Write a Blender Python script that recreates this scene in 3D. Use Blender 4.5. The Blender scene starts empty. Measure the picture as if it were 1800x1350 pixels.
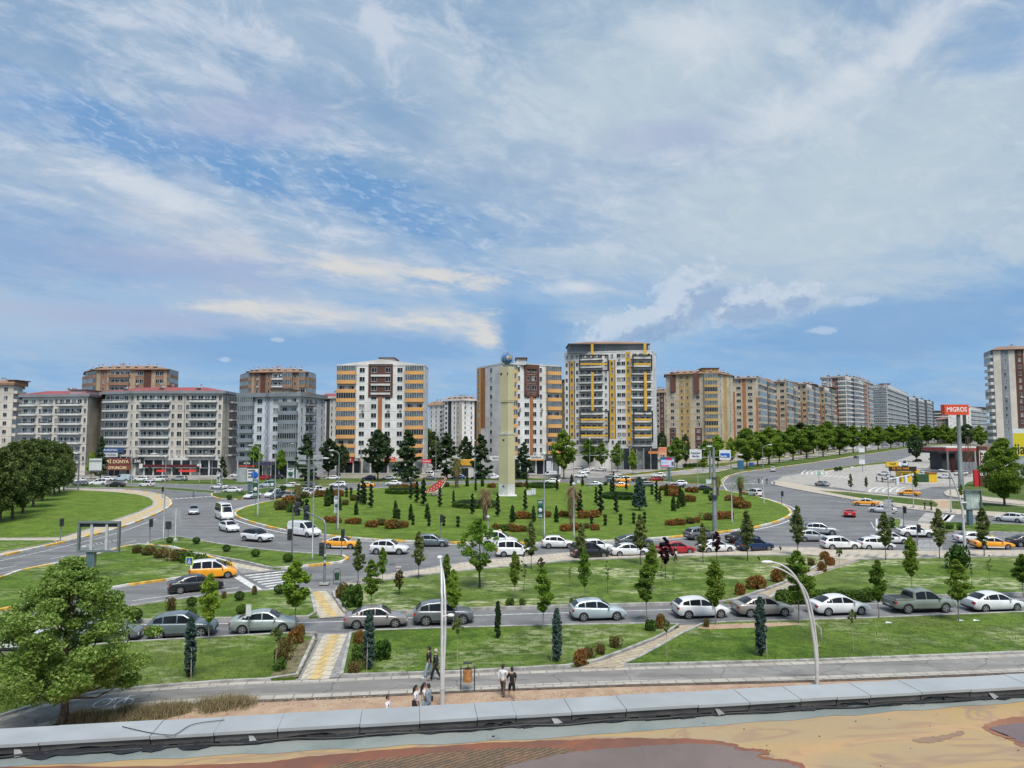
import bpy, math, random
from mathutils import Vector, Matrix
R = math.radians
rnd = random.Random(11)
SC = bpy.context.scene
COL = SC.collection
# ---------------------------------------------------------------- camera, world, sun, exposure
CAM_H, FPX = 14.0, 1250.0
PITCH = math.atan(87 / FPX)
cam = bpy.data.cameras.new('camera'); co = bpy.data.objects.new('camera', cam); COL.objects.link(co)
co.location = (0, 0, CAM_H); co.rotation_euler = (R(90) + PITCH, 0, 0)
cam.sensor_fit = 'HORIZONTAL'; cam.sensor_width = 36; cam.lens = FPX / 1800 * 36
cam.clip_start = .2; cam.clip_end = 9000
SC.camera = co
SUN_EL, SUN_AZ = R(60), R(163)            # azimuth clockwise from +Y (the view direction)
sd = Vector((math.sin(SUN_AZ) * math.cos(SUN_EL), math.cos(SUN_AZ) * math.cos(SUN_EL), math.sin(SUN_EL)))
sun = bpy.data.lights.new('sun', 'SUN'); so = bpy.data.objects.new('sun', sun); COL.objects.link(so)
sun.energy = 3.1; sun.angle = R(28); sun.color = (1, .96, .89)
so.rotation_euler = sd.to_track_quat('Z', 'Y').to_euler()
SC.view_settings.view_transform = 'Standard'; SC.view_settings.look = 'None'
SC.view_settings.exposure = 0.53; SC.view_settings.gamma = 1
SC.cycles.max_bounces = 5; SC.cycles.diffuse_bounces = 2; SC.cycles.glossy_bounces = 3
SC.cycles.transparent_max_bounces = 6; SC.cycles.caustics_reflective = False; SC.cycles.caustics_refractive = False

W = bpy.data.worlds.new('World'); SC.world = W; W.use_nodes = True
nt = W.node_tree; nt.nodes.clear()

class NB:
    """small node-tree builder"""
    def __init__(s, t): s.t = t
    def n(s, kind, **kw):
        x = s.t.nodes.new(kind)
        for k, v in kw.items(): setattr(x, k, v)
        return x
    def put(s, sock, v):
        if v is None: return
        if hasattr(v, 'links') or isinstance(v, bpy.types.NodeSocket): s.t.links.new(v, sock)
        else:
            if isinstance(v, (tuple, list)) and len(v) == 3 and sock.type == 'RGBA': v = (*v, 1)
            sock.default_value = v
    def m(s, op, a, b=None, c=None, clamp=False):
        x = s.n('ShaderNodeMath', operation=op); x.use_clamp = clamp
        for i, v in enumerate((a, b, c)): s.put(x.inputs[i], v)
        return x.outputs[0]
    def mix(s, f, a, b, mode='MIX'):
        x = s.n('ShaderNodeMix', data_type='RGBA'); x.blend_type = mode
        s.put(x.inputs[0], f); s.put(x.inputs[6], a); s.put(x.inputs[7], b)
        return x.outputs[2]
    def noise(s, v, scale, detail=4, rough=.55, dist=0.0):
        x = s.n('ShaderNodeTexNoise'); s.put(x.inputs['Vector'], v)
        s.put(x.inputs['Scale'], scale); s.put(x.inputs['Detail'], detail); s.put(x.inputs['Roughness'], rough); s.put(x.inputs['Distortion'], dist)
        return x.outputs['Fac']
    def ss(s, v, a, b, lo=0.0, hi=1.0):
        x = s.n('ShaderNodeMapRange', interpolation_type='SMOOTHSTEP')
        for i, q in enumerate((v, a, b, lo, hi)): s.put(x.inputs[i], q)
        return x.outputs[0]
    def xyz(s, x, y, z):
        c = s.n('ShaderNodeCombineXYZ')
        for i, v in enumerate((x, y, z)): s.put(c.inputs[i], v)
        return c.outputs[0]

def build_world():
    b = NB(nt)
    EXP = 2 ** SC.view_settings.exposure
    def D(r, g, bl):
        f = lambda c: (c / 12.92 if c <= .04045 else ((c + .055) / 1.055) ** 2.4)
        return tuple(f(q / 255) / EXP * 10 for q in (r, g, bl))
    tc = b.n('ShaderNodeTexCoord').outputs['Generated']
    sep = b.n('ShaderNodeSeparateXYZ'); nt.links.new(tc, sep.inputs[0]); x, y, z = sep.outputs
    sky = b.n('ShaderNodeTexSky', sky_type='NISHITA'); sky.sun_disc = False
    sky.sun_elevation = SUN_EL; sky.sun_rotation = SUN_AZ; sky.air_density = 1.0; sky.dust_density = .4; sky.ozone_density = 2.0; sky.altitude = 600
    base = b.mix(1.0, sky.outputs[0], (.55, .80, 1.05), 'MULTIPLY')
    az = b.m('MULTIPLY', b.m('ARCTAN2', x, y), 57.2958)
    el = b.m('MULTIPLY', b.m('ARCSINE', z), 57.2958)
    zz = b.m('ADD', b.m('MAXIMUM', z, 0.0), .16)
    u = b.m('DIVIDE', x, zz); v = b.m('DIVIDE', y, zz)
    # turned sheet coordinates, so that the streets of cloud run down to the right
    def rot(a, sx, sy, off):
        ca, sa = math.cos(R(a)), math.sin(R(a))
        p = b.m('ADD', b.m('MULTIPLY', u, ca * sx), b.m('MULTIPLY', v, sa * sx)); q = b.m('ADD', b.m('MULTIPLY', u, -sa * sy), b.m('MULTIPLY', v, ca * sy))
        return b.xyz(p, q, off)
    puff = b.noise(rot(35, .8, 1.3, 1.0), 2.6, 10, .66, .5)
    puff2 = b.noise(rot(50, .9, 1.2, 5.0), 6.5, 8, .66, .5)
    broad = b.noise(rot(20, .6, .8, 2.0), .75, 5, .55, .5)
    fleck = b.noise(b.xyz(b.m('MULTIPLY', az, .16), b.m('MULTIPLY', b.m('ADD', el, b.m('MULTIPLY', az, .22)), .42), 0.), 4.4, 6, .62, .3)
    fbw = b.noise(b.xyz(b.m('MULTIPLY', az, .10), b.m('MULTIPLY', b.m('ADD', el, b.m('MULTIPLY', az, .10)), .36), 8.), 2.6, 10, .64, .25)
    fbc = b.noise(b.xyz(b.m('MULTIPLY', az, .30), b.m('MULTIPLY', el, .36), 3.), 3.6, 9, .62, .2)
    def AE(px, py):
        up, fw = (675 - py), FPX
        Y = fw * math.cos(PITCH) - up * math.sin(PITCH); Z = fw * math.sin(PITCH) + up * math.cos(PITCH); X = px - 900
        L = math.sqrt(X * X + Y * Y + Z * Z)
        return math.degrees(math.atan2(X, Y)), math.degrees(math.asin(Z / L))
    def field(px, py, ra, re, tilt=0.0):
        a0, e0 = AE(px, py); ct, st = math.cos(R(tilt)), math.sin(R(tilt))
        da = b.m('SUBTRACT', az, a0); de = b.m('SUBTRACT', el, e0)
        p = b.m('ADD', b.m('MULTIPLY', da, ct / ra), b.m('MULTIPLY', de, st / ra)); q = b.m('ADD', b.m('MULTIPLY', da, -st / re), b.m('MULTIPLY', de, ct / re))
        return b.m('SUBTRACT', 1.0, b.m('SQRT', b.m('ADD', b.m('MULTIPLY', p, p), b.m('MULTIPLY', q, q))))     # 1 at the middle, 0 at the rim
    def union(lst):
        r = None
        for t in lst:
            f = field(*t); r = f if r is None else b.m('SMOOTH_MAX', r, f, .25)
        return r
    def mask(fl, nz, amp, lo, hi): return b.ss(b.m('ADD', fl, b.m('MULTIPLY', b.m('SUBTRACT', nz, .5), amp)), lo, hi)
    K = lambda col, m, f, c: b.mix(b.m('MULTIPLY', m, f), col, c)
    col = b.mix(.75, base, b.mix(b.ss(el, 2, 22), D(146, 181, 213), D(146, 177, 205)))
    # overall veil, mottled
    col = K(col, b.ss(puff, .38, .62), .68, D(174, 194, 215))
    col = K(col, b.ss(broad, .42, .66), .55, D(184, 199, 217))
    col = K(col, b.m('MULTIPLY', b.ss(puff2, .46, .64), b.m('MULTIPLY', b.ss(el, 9, 17), b.ss(puff, .30, .6))), .74, D(206, 215, 229))
    col = K(col, b.m('MULTIPLY', b.ss(puff2, .50, .30), b.ss(el, 9, 20)), .45, D(140, 168, 202))
    # even pale veil over the right half
    col = K(col, mask(union([(1500, 340, 24, 11, 6), (1150, 120, 20, 9, 0)]), puff, 1.5, -.15, .85), .72, D(192, 208, 218))
    # blue clearings
    clr = union([(640, 345, 12, 2.9, -17), (200, 235, 8, 2.6, -14), (410, 290, 9, 2.2, -16)])
    cm = mask(clr, fbw, 1.8, .0, .75)
    col = K(col, cm, .80, D(104, 154, 206))
    col = K(col, mask(union([(60, 420, 9, 5, 0), (20, 180, 8, 3, 0), (1790, 60, 7, 3, 10)]), fbw, 1.6, .0, .9), .55, D(118, 160, 208))
    col = K(col, b.m('MULTIPLY', b.ss(fleck, .50, .66), mask(clr, fbw, .8, -.25, .45)), .62, D(176, 198, 226))
    # band of deeper blue above the houses
    col = K(col, b.m('MULTIPLY', b.ss(el, 8.5, 3.2), b.ss(fbw, .85, .30)), .78, D(124, 171, 218))
    col = K(col, mask(union([(1560, 575, 15, 3.0, 4), (560, 612, 18, 2.0, 2), (930, 590, 5, 3.6, -10)]), fbw, 1.3, -.1, .6), .75, D(122, 166, 212))
    # lavender undersides
    col = K(col, mask(union([(450, 205, 9, 2.8, 10), (330, 470, 13, 2.4, 2), (1180, 240, 8, 2, 0), (250, 560, 12, 1.6, 0)]), puff, 1.6, .0, .9), .55, D(164, 176, 211))
    # long bright streaks
    st = union([(690, 476, 11, 1.7, -5), (400, 428, 10, 1.5, -13), (560, 548, 14, 1.6, -2), (780, 568, 5.5, 1.6, -10), (862, 590, 1.8, 2.0, 20)])
    col = K(col, mask(st, fbw, 2.6, .0, 1.0), .85, D(200, 207, 218))
    col = K(col, mask(union([(770, 486, 7.5, 1.05, -3), (850, 583, 2.4, 2.0, 25), (480, 546, 8, .9, -3), (620, 474, 6, 1.1, -8), (760, 566, 5, .9, -5)]), fbw, 2.4, .1, .9), .8, D(219, 218, 214))
    col = K(col, mask(union([(1600, 70, 9, 1.9, 22), (1420, 190, 12, 2.8, 16), (1010, 506, 3.2, .6, 0), (300, 345, 9, 1.2, -16), (1250, 60, 8, 3, -10)]), puff2, 1.5, -.1, 1.0), .68, D(216, 223, 231))
    # piled-up cloud: lit rim, blue-grey body
    cu = union([(1110, 568, 6.0, 1.7, 16), (1205, 522, 4.4, 2.8, 30), (1300, 538, 5.0, 2.2, 5), (1398, 526, 3.4, 1.5, 8)])
    cu2 = union([(1510, 529, 1.9, .5, 5), (1445, 581, 1.4, .45, 0), (490, 597, .9, .25, 0), (395, 632, .6, .3, 0)])
    col = K(col, mask(cu, fbc, 2.0, .12, .6), .72, D(203, 215, 229))
    col = K(col, mask(cu2, fbc, 1.6, .15, .6), .62, D(192, 208, 228))
    body = union([(1150, 582, 4.4, 1.1, 12), (1240, 532, 3.0, 1.7, 30), (1315, 550, 3.4, 1.3, 5), (1404, 532, 2.0, .9, 8)])
    col = K(col, mask(body, fbc, 2.0, .08, .62), .66, D(130, 163, 203))
    col = K(col, mask(union([(905, 590, 1.6, 2.4, -15)]), fbc, 1.5, .1, .6), .7, D(122, 166, 212))
    col = b.mix(b.ss(z, -.002, -.03), col, (1.3, 1.4, 1.2))
    bg = b.n('ShaderNodeBackground'); b.put(bg.inputs[0], col); bg.inputs[1].default_value = .10
    out = b.n('ShaderNodeOutputWorld'); nt.links.new(bg.outputs[0], out.inputs[0])
    W.cycles.sampling_method = 'MANUAL'; W.cycles.sample_map_resolution = 256
build_world()

# ---------------------------------------------------------------- geometry of the place
_s, _c = math.sin(PITCH), math.cos(PITCH)
def G(px, py, z=0.0):
    """the point at height z seen along a sight line of the survey photograph"""
    dx, up = px - 900, 675 - py
    d = Vector((dx, FPX * _c - up * _s, FPX * _s + up * _c))
    t = (z - CAM_H) / d.z
    return Vector((d.x * t, d.y * t, z))
def ZT(y, row):
    """height that a vertical line at distance y reaches at that row"""
    t = (675 - row) / FPX
    return CAM_H + y * (_s + t * _c) / (_c - t * _s)
def XD(px, D, z=14.0): return (px - 900) / FPX * (D * _c + (z - CAM_H) * _s)

# ---------------------------------------------------------------- materials
MATS = {}
def mat(name, col, rough=.6, metal=0.0, var=.12, scale=3.0, bump=0.0, spec=.5, coat=0.0, col2=None, detail=4):
    if name in MATS: return MATS[name]
    m = bpy.data.materials.new(name); m.use_nodes = True; MATS[name] = m
    t = m.node_tree; b = NB(t); p = t.nodes['Principled BSDF']
    p.inputs['Roughness'].default_value = rough; p.inputs['Metallic'].default_value = metal
    p.inputs['Specular IOR Level'].default_value = spec; p.inputs['Coat Weight'].default_value = coat
    if var:
        tc = b.n('ShaderNodeTexCoord').outputs['Object']
        f = b.noise(tc, scale, detail, .6)
        c2 = col2 or tuple(max(0, c * (1 - var * 2)) for c in col)
        c1 = col if col2 else tuple(min(1, c * (1 + var)) for c in col)
        b.put(p.inputs['Base Color'], b.mix(b.ss(f, .3, .7), c2, c1))
        if bump:
            bm_ = b.n('ShaderNodeBump'); bm_.inputs['Strength'].default_value = bump; b.put(bm_.inputs['Height'], b.noise(tc, scale * 6, 4, .6)); b.put(p.inputs['Normal'], bm_.outputs[0])
    else: p.inputs['Base Color'].default_value = (*col, 1)
    return m

def lawn_mat(name, bright, dark, dry, white=0.0, patch=.5):
    m = bpy.data.materials.new(name); m.use_nodes = True; MATS[name] = m
    t = m.node_tree; b = NB(t); p = t.nodes['Principled BSDF']; p.inputs['Roughness'].default_value = .95; p.inputs['Specular IOR Level'].default_value = .15
    g = b.n('ShaderNodeTexCoord').outputs['Object']
    big = b.noise(g, .055, 5, .6, .3); mid = b.noise(g, .42, 6, .68, .3); fine = b.noise(g, 3.2, 6, .75); fine2 = b.noise(g, 11., 4, .8)
    c = b.mix(b.ss(mid, .38, .60), dark, bright); c = b.mix(b.m('MULTIPLY', b.ss(b.noise(g, .16, 5, .7, .6), .50, .62), .45), c, tuple(x * .62 for x in dark))
    c = b.mix(b.m('MULTIPLY', b.ss(big, .52 - patch * .1, .70), patch), c, dry)
    c = b.mix(b.m('MULTIPLY', b.ss(fine, .42, .64), .55), c, tuple(x * .42 for x in dark))
    c = b.mix(b.m('MULTIPLY', b.ss(fine2, .5, .74), .35), c, tuple(min(1, x * 1.7) for x in bright))
    if white:
        sep = b.n('ShaderNodeMapping'); b.put(sep.inputs[0], g); sep.inputs['Scale'].default_value = (.55, 1.0, 1)
        w = b.m('MULTIPLY', b.ss(b.noise(sep.outputs[0], .16, 5, .62, .4), .46, .62), b.ss(b.noise(sep.outputs[0], 1.5, 6, .75), .44, .60))
        c = b.mix(b.m('MULTIPLY', w, white), c, (.50, .51, .30))
    b.put(p.inputs['Base Color'], c)
    bm_ = b.n('ShaderNodeBump'); bm_.inputs['Strength'].default_value = .9; bm_.inputs['Distance'].default_value = .12
    b.put(bm_.inputs['Height'], b.m('ADD', fine, fine2)); b.put(p.inputs['Normal'], bm_.outputs[0])
    return m

def asphalt_mat(name, c0, c1, crack=.0, scale=1.0):
    m = bpy.data.materials.new(name); m.use_nodes = True; MATS[name] = m
    t = m.node_tree; b = NB(t); p = t.nodes['Principled BSDF']
    g = b.n('ShaderNodeTexCoord').outputs['Object']
    big = b.noise(g, .045 * scale, 6, .62, .6); st = b.n('ShaderNodeMapping'); b.put(st.inputs[0], g); st.inputs['Scale'].default_value = (.05, .5, 1); st.inputs['Rotation'].default_value = (0, 0, R(-7))
    streak = b.noise(st.outputs[0], 1.2, 5, .65); fine = b.noise(g, 16, 4, .8); patchn = b.noise(g, .5, 5, .6)
    c = b.mix(b.ss(big, .34, .66), c0, c1)
    c = b.mix(b.m('MULTIPLY', b.ss(streak, .48, .64), .45), c, tuple(x * .55 for x in c0))
    c = b.mix(b.m('MULTIPLY', b.ss(patchn, .5, .6), .35), c, tuple(x * 1.3 for x in c1)); vp = b.n('ShaderNodeTexVoronoi'); b.put(vp.inputs['Vector'], st.outputs[0]); vp.inputs['Scale'].default_value = 1.3; c = b.mix(b.m('MULTIPLY', b.ss(vp.outputs['Color'], .72, .74), .35), c, tuple(x * .6 for x in c0))
    c = b.mix(b.m('MULTIPLY', b.ss(fine, .45, .7), .25), c, tuple(x * .5 for x in c0))
    if crack:
        vo = b.n('ShaderNodeTexVoronoi', feature='DISTANCE_TO_EDGE'); 
        wv = b.n('ShaderNodeMixRGB') if False else None
        mp = b.n('ShaderNodeMapping'); b.put(mp.inputs[0], g)
        dn = b.n('ShaderNodeTexNoise'); b.put(dn.inputs['Vector'], g); dn.inputs['Scale'].default_value = .8
        vv = b.n('ShaderNodeVectorMath', operation='ADD'); b.put(vv.inputs[0], g); b.put(vv.inputs[1], dn.outputs['Color'])
        b.put(vo.inputs['Vector'], vv.outputs[0]); vo.inputs['Scale'].default_value = .22
        c = b.mix(b.m('MULTIPLY', b.ss(vo.outputs['Distance'], .010, .003), crack), c, (.02, .02, .02))
    b.put(p.inputs['Base Color'], c)
    b.put(p.inputs['Roughness'], b.ss(streak, .3, .7, .72, .9)); p.inputs['Specular IOR Level'].default_value = .35
    return m

def leaf_mat(name, light, dark, trans=.35, tint=.35):
    m = bpy.data.materials.new(name); m.use_nodes = True; MATS[name] = m
    t = m.node_tree; b = NB(t); p = t.nodes['Principled BSDF']; out = t.nodes['Material Output']
    geo = b.n('ShaderNodeNewGeometry'); oi = b.n('ShaderNodeObjectInfo')
    c = b.mix(geo.outputs['Random Per Island'], dark, light)
    hs = b.n('ShaderNodeHueSaturation'); b.put(hs.inputs['Color'], c)
    b.put(hs.inputs['Value'], b.m('ADD', b.m('MULTIPLY', oi.outputs['Random'], tint), 1 - tint / 2))
    b.put(hs.inputs['Hue'], b.m('ADD', b.m('MULTIPLY', oi.outputs['Random'], -.03), .513))
    b.put(p.inputs['Base Color'], hs.outputs[0]); p.inputs['Roughness'].default_value = .6; p.inputs['Specular IOR Level'].default_value = .12
    tr = b.n('ShaderNodeBsdfTranslucent'); b.put(tr.inputs[0], b.mix(1.0, hs.outputs[0], (1.15, 1.25, .55), 'MULTIPLY'))
    mx = b.n('ShaderNodeMixShader'); mx.inputs[0].default_value = trans
    t.links.new(p.outputs[0], mx.inputs[1]); t.links.new(tr.outputs[0], mx.inputs[2]); t.links.new(mx.outputs[0], out.inputs[0])
    return m

# ---------------------------------------------------------------- mesh builder
class MB:
    def __init__(s): s.v = []; s.f = []; s.m = []; s.sm = []
    def add(s, vs, fs, mi=0, smooth=False):
        o = len(s.v); s.v += [tuple(v) for v in vs]
        for f in fs: s.f.append(tuple(i + o for i in f)); s.m.append(mi); s.sm.append(smooth)
        return s
    def box(s, x0, x1, y0, y1, z0, z1, mi=0, M=None):
        vs = [Vector(p) for p in ((x0, y0, z0), (x1, y0, z0), (x1, y1, z0), (x0, y1, z0), (x0, y0, z1), (x1, y0, z1), (x1, y1, z1), (x0, y1, z1))]
        if M: vs = [M @ v for v in vs]
        return s.add(vs, [(3, 2, 1, 0), (4, 5, 6, 7), (0, 1, 5, 4), (1, 2, 6, 5), (2, 3, 7, 6), (3, 0, 4, 7)], mi)
    def tube(s, pts, rad, n=8, mi=0, cap=True, smooth=True):
        pts = [Vector(p) for p in pts]; k = len(pts)
        if not isinstance(rad, (list, tuple)): rad = [rad] * k
        rings = []
        for i, p in enumerate(pts):
            d = (pts[min(i + 1, k - 1)] - pts[max(i - 1, 0)]).normalized()
            a = Vector((0, 0, 1)) if abs(d.z) < .9 else Vector((1, 0, 0))
            u = d.cross(a).normalized(); w = d.cross(u)
            rings.append([p + (u * math.cos(2 * math.pi * j / n) + w * math.sin(2 * math.pi * j / n)) * rad[i] for j in range(n)])
        vs = [q for r in rings for q in r]; fs = []
        for i in range(k - 1):
            for j in range(n):
                fs.append((i * n + j, i * n + (j + 1) % n, (i + 1) * n + (j + 1) % n, (i + 1) * n + j))
        s.add(vs, fs, mi, smooth)
        if cap:
            s.add(rings[0], [tuple(range(n))], mi); s.add(rings[-1], [tuple(reversed(range(n)))], mi)
        return s
    def prism(s, poly, z0, z1, mi=0, mtop=None, bottom=False):
        n = len(poly); vs = [(p[0], p[1], z0) for p in poly] + [(p[0], p[1], z1) for p in poly]
        s.add(vs, [(i, (i + 1) % n, n + (i + 1) % n, n + i) for i in range(n)], mi)
        s.add([(p[0], p[1], z1) for p in poly], [tuple(range(n))], mi if mtop is None else mtop)
        if bottom: s.add([(p[0], p[1], z0) for p in poly], [tuple(reversed(range(n)))], mi)
        return s
    def sheet(s, poly, z, mi=0):
        return s.add([(p[0], p[1], z) for p in poly], [tuple(range(len(poly)))], mi)
    def ball(s, c, rx, ry=None, rz=None, nu=10, nv=7, mi=0):
        ry = ry or rx; rz = rz or rx; vs = [(c[0], c[1], c[2] - rz)]
        for i in range(1, nv):
            a = -math.pi / 2 + math.pi * i / nv
            for j in range(nu):
                t = 2 * math.pi * j / nu; vs.append((c[0] + rx * math.cos(a) * math.cos(t), c[1] + ry * math.cos(a) * math.sin(t), c[2] + rz * math.sin(a)))
        vs.append((c[0], c[1], c[2] + rz)); L = len(vs) - 1; fs = []
        for j in range(nu):
            fs.append((0, 1 + (j + 1) % nu, 1 + j)); o = 1 + (nv - 2) * nu; fs.append((L, o + j, o + (j + 1) % nu))
            for i in range(nv - 2):
                a0 = 1 + i * nu; b0 = a0 + nu; fs.append((a0 + j, a0 + (j + 1) % nu, b0 + (j + 1) % nu, b0 + j))
        return s.add(vs, fs, mi, True)
    def mesh(s, name, mats):
        me = bpy.data.meshes.new(name); me.from_pydata(s.v, [], s.f)
        me.polygons.foreach_set('material_index', s.m); me.polygons.foreach_set('use_smooth', s.sm)
        for m in (mats if isinstance(mats, (list, tuple)) else [mats]): me.materials.append(m)
        me.update(); return me
    def build(s, name, mats, parent=None, loc=(0, 0, 0), rz=0.0):
        return link(name, s.mesh(name, mats), parent, loc, rz)

def link(name, me, parent=None, loc=(0, 0, 0), rz=0.0, sc=None):
    o = bpy.data.objects.new(name, me); COL.objects.link(o); o.parent = parent; o.location = loc; o.rotation_euler = (0, 0, rz)
    if sc is not None: o.scale = (sc, sc, sc) if isinstance(sc, (int, float)) else sc
    return o
def tag(o, label=None, cat=None, group=None, kind=None):
    if label: o['label'] = label
    if cat: o['category'] = cat
    if group: o['group'] = group
    if kind: o['kind'] = kind
    return o
def empty(name, loc=(0, 0, 0), rz=0.0, label=None, cat=None, group=None):
    o = bpy.data.objects.new(name, None); COL.objects.link(o); o.location = loc; o.rotation_euler = (0, 0, rz); o.empty_display_size = .3
    return tag(o, label, cat, group)
KIDS = {}
def kids(o):
    if o.name not in KIDS: KIDS[o.name] = list(o.children)
    return KIDS[o.name]
def copy_tree(o, parent=None):
    c = o.copy(); COL.objects.link(c); c.parent = parent
    for ch in kids(o): copy_tree(ch, c)
    return c
def drop_tree(o):
    for ch in list(o.children): drop_tree(ch)
    bpy.data.objects.remove(o)
BENCH = bpy.data.scenes.new('bench')            # a small side scene, so that evaluating a modifier stays cheap
def evald(o):
    BENCH.collection.objects.link(o)
    with bpy.context.temp_override(scene=BENCH, view_layer=BENCH.view_layers[0]): dg = bpy.context.evaluated_depsgraph_get(); dg.update()
    me = bpy.data.meshes.new_from_object(o.evaluated_get(dg)); BENCH.collection.objects.unlink(o)
    return me
def text_mesh(txt, size, m, ext=.02, bold=0.0, name='lettering', align='CENTER', sx=1.0):
    cu = bpy.data.curves.new(name, 'FONT'); cu.body = txt; cu.size = size; cu.extrude = ext; cu.offset = bold; cu.align_x = align; cu.align_y = 'CENTER'; cu.resolution_u = 3
    o = bpy.data.objects.new(name, cu); COL.objects.link(o); me = evald(o); bpy.data.objects.remove(o); bpy.data.curves.remove(cu)
    me.transform(Matrix.Rotation(R(90), 4, 'X')); 
    if sx != 1: me.transform(Matrix.Scale(sx, 4, Vector((1, 0, 0))))
    me.materials.clear(); me.materials.append(m); me.name = name
    return me          # faces -Y, reads left to right along +X
ORD = ['leftmost', 'second', 'third', 'fourth', 'fifth', 'sixth', 'seventh', 'eighth', 'ninth', 'tenth', 'eleventh', 'twelfth', 'thirteenth', 'fourteenth', 'fifteenth', 'sixteenth', 'seventeenth', 'eighteenth', 'nineteenth', 'twentieth', 'twenty-first', 'twenty-second', 'twenty-third', 'twenty-fourth', 'twenty-fifth', 'twenty-sixth', 'twenty-seventh', 'twenty-eighth', 'twenty-ninth', 'thirtieth']
ORD += ['thirty-' + w for w in ('first', 'second', 'third', 'fourth', 'fifth', 'sixth', 'seventh', 'eighth', 'ninth')] + ['fortieth']
def nth(i, what): return ORD[0] + ' ' + what if i == 0 else ORD[i] + ' ' + what + ' from the left'
# ================================================================ SETTING: ground, roads, lawns, pavements
M_asph = asphalt_mat('asphalt', (.135, .137, .14), (.185, .187, .19))
M_path = asphalt_mat('path_asphalt', (.195, .185, .175), (.25, .24, .225), crack=.45)
M_conc = mat('pale_concrete', (.36, .34, .31), .9, var=.15, scale=.5, detail=7)
M_kerb = mat('kerb_concrete', (.36, .35, .33), .9, var=.2, scale=1.2)
M_kw = mat('kerb_white', (.62, .60, .55), .8, var=.18, scale=1.5)
M_ky = mat('kerb_yellow', (.72, .42, .07), .8, var=.2, scale=1.5)
M_white = mat('road_paint', (.62, .62, .60), .8, var=.22, scale=2.5)
M_lawnR = lawn_mat('lawn_roundabout', (.155, .235, .034), (.092, .158, .022), (.17, .21, .045), 0, .45)
M_lawnN = lawn_mat('lawn_near', (.140, .225, .032), (.066, .126, .019), (.20, .21, .07), .5, .5)
M_lawnW = lawn_mat('lawn_flowery', (.150, .228, .040), (.072, .130, .022), (.22, .23, .09), .95, .7)
M_lawnF = lawn_mat('lawn_far', (.095, .155, .03), (.055, .10, .022), (.20, .19, .08), 0, .7)
M_soil = mat('soil', (.30, .19, .125), .95, var=.2, scale=.9, bump=.5, detail=8, col2=(.40, .29, .20))
M_earth = mat('far_ground', (.16, .16, .12), .95, var=.2, scale=.01)

def pave_mat(name, c1, c2, mortar, bw=.2, bh=.1, rot=0.0):
    m = bpy.data.materials.new(name); m.use_nodes = True
    t = m.node_tree; b = NB(t); p = t.nodes['Principled BSDF']; p.inputs['Roughness'].default_value = .9
    g = b.n('ShaderNodeTexCoord').outputs['Object']; mp = b.n('ShaderNodeMapping'); b.put(mp.inputs[0], g); mp.inputs['Rotation'].default_value = (0, 0, rot)
    br = b.n('ShaderNodeTexBrick'); b.put(br.inputs['Vector'], mp.outputs[0]); b.put(br.inputs['Color1'], c1); b.put(br.inputs['Color2'], c2); b.put(br.inputs['Mortar'], mortar)
    br.inputs['Scale'].default_value = 1; br.inputs['Brick Width'].default_value = bw; br.inputs['Row Height'].default_value = bh; br.inputs['Mortar Size'].default_value = bh * .07
    n = b.noise(g, .8, 6, .65)
    b.put(p.inputs['Base Color'], b.mix(b.m('MULTIPLY', b.ss(n, .4, .7), .35), br.outputs['Color'], tuple(x * .55 for x in c2)))
    return m
M_pave = pave_mat('cream_paving', (.50, .43, .33), (.42, .37, .30), (.30, .27, .23), 1.2, .8, R(-6))
M_paveg = pave_mat('grey_paving', (.29, .285, .28), (.24, .235, .23), (.15, .15, .15), .6, .4, R(14))
M_brickp = pave_mat('beige_pavers', (.44, .37, .26), (.36, .30, .215), (.17, .14, .10), 1.1, .42, R(-28))
M_tact = pave_mat('tactile_yellow', (.56, .42, .19), (.50, .37, .17), (.36, .27, .12), .8, .8, R(14))
M_tactw = pave_mat('tactile_cream', (.52, .46, .36), (.47, .42, .33), (.32, .28, .22), .8, .8, R(14))

def GP(pts, z=0.0): return [G(x, y, z) for x, y in pts]
def smooth_closed(pts, k=3):
    """Catmull-Rom through a closed list of world points"""
    n = len(pts); out = []
    for i in range(n):
        p0, p1, p2, p3 = pts[i - 1], pts[i], pts[(i + 1) % n], pts[(i + 2) % n]
        for j in range(k):
            t = j / k
            out.append(.5 * ((2 * p1) + (p2 - p0) * t + (2 * p0 - 5 * p1 + 4 * p2 - p3) * t * t + (3 * p1 - p0 - 3 * p2 + p3) * t ** 3))
    return out
def smooth_open(pts, k=5):
    pts = [pts[0]] + list(pts) + [pts[-1]]; out = []
    for i in range(1, len(pts) - 2):
        p0, p1, p2, p3 = pts[i - 1], pts[i], pts[i + 1], pts[i + 2]
        for j in range(k):
            t = j / k; out.append(.5 * ((2 * p1) + (p2 - p0) * t + (2 * p0 - 5 * p1 + 4 * p2 - p3) * t * t + (3 * p1 - p0 - 3 * p2 + p3) * t ** 3))
    out.append(pts[-1]); return out
def area(ps): return sum(ps[i].x * ps[(i + 1) % len(ps)].y - ps[(i + 1) % len(ps)].x * ps[i].y for i in range(len(ps))) / 2
def ccw(ps): return ps if area(ps) > 0 else ps[::-1]
def sheet(name, pts, z, m, world=False, top_only=True, z0=0.0):
    ps = ccw(pts if world else GP(pts, z))
    mb = MB()
    me_p = [(p.x, p.y) for p in ps]
    if top_only: mb.sheet(me_p, z)
    else: mb.prism(me_p, z0, z)
    o = mb.build(name, m); return tag(o, kind='structure')
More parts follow.
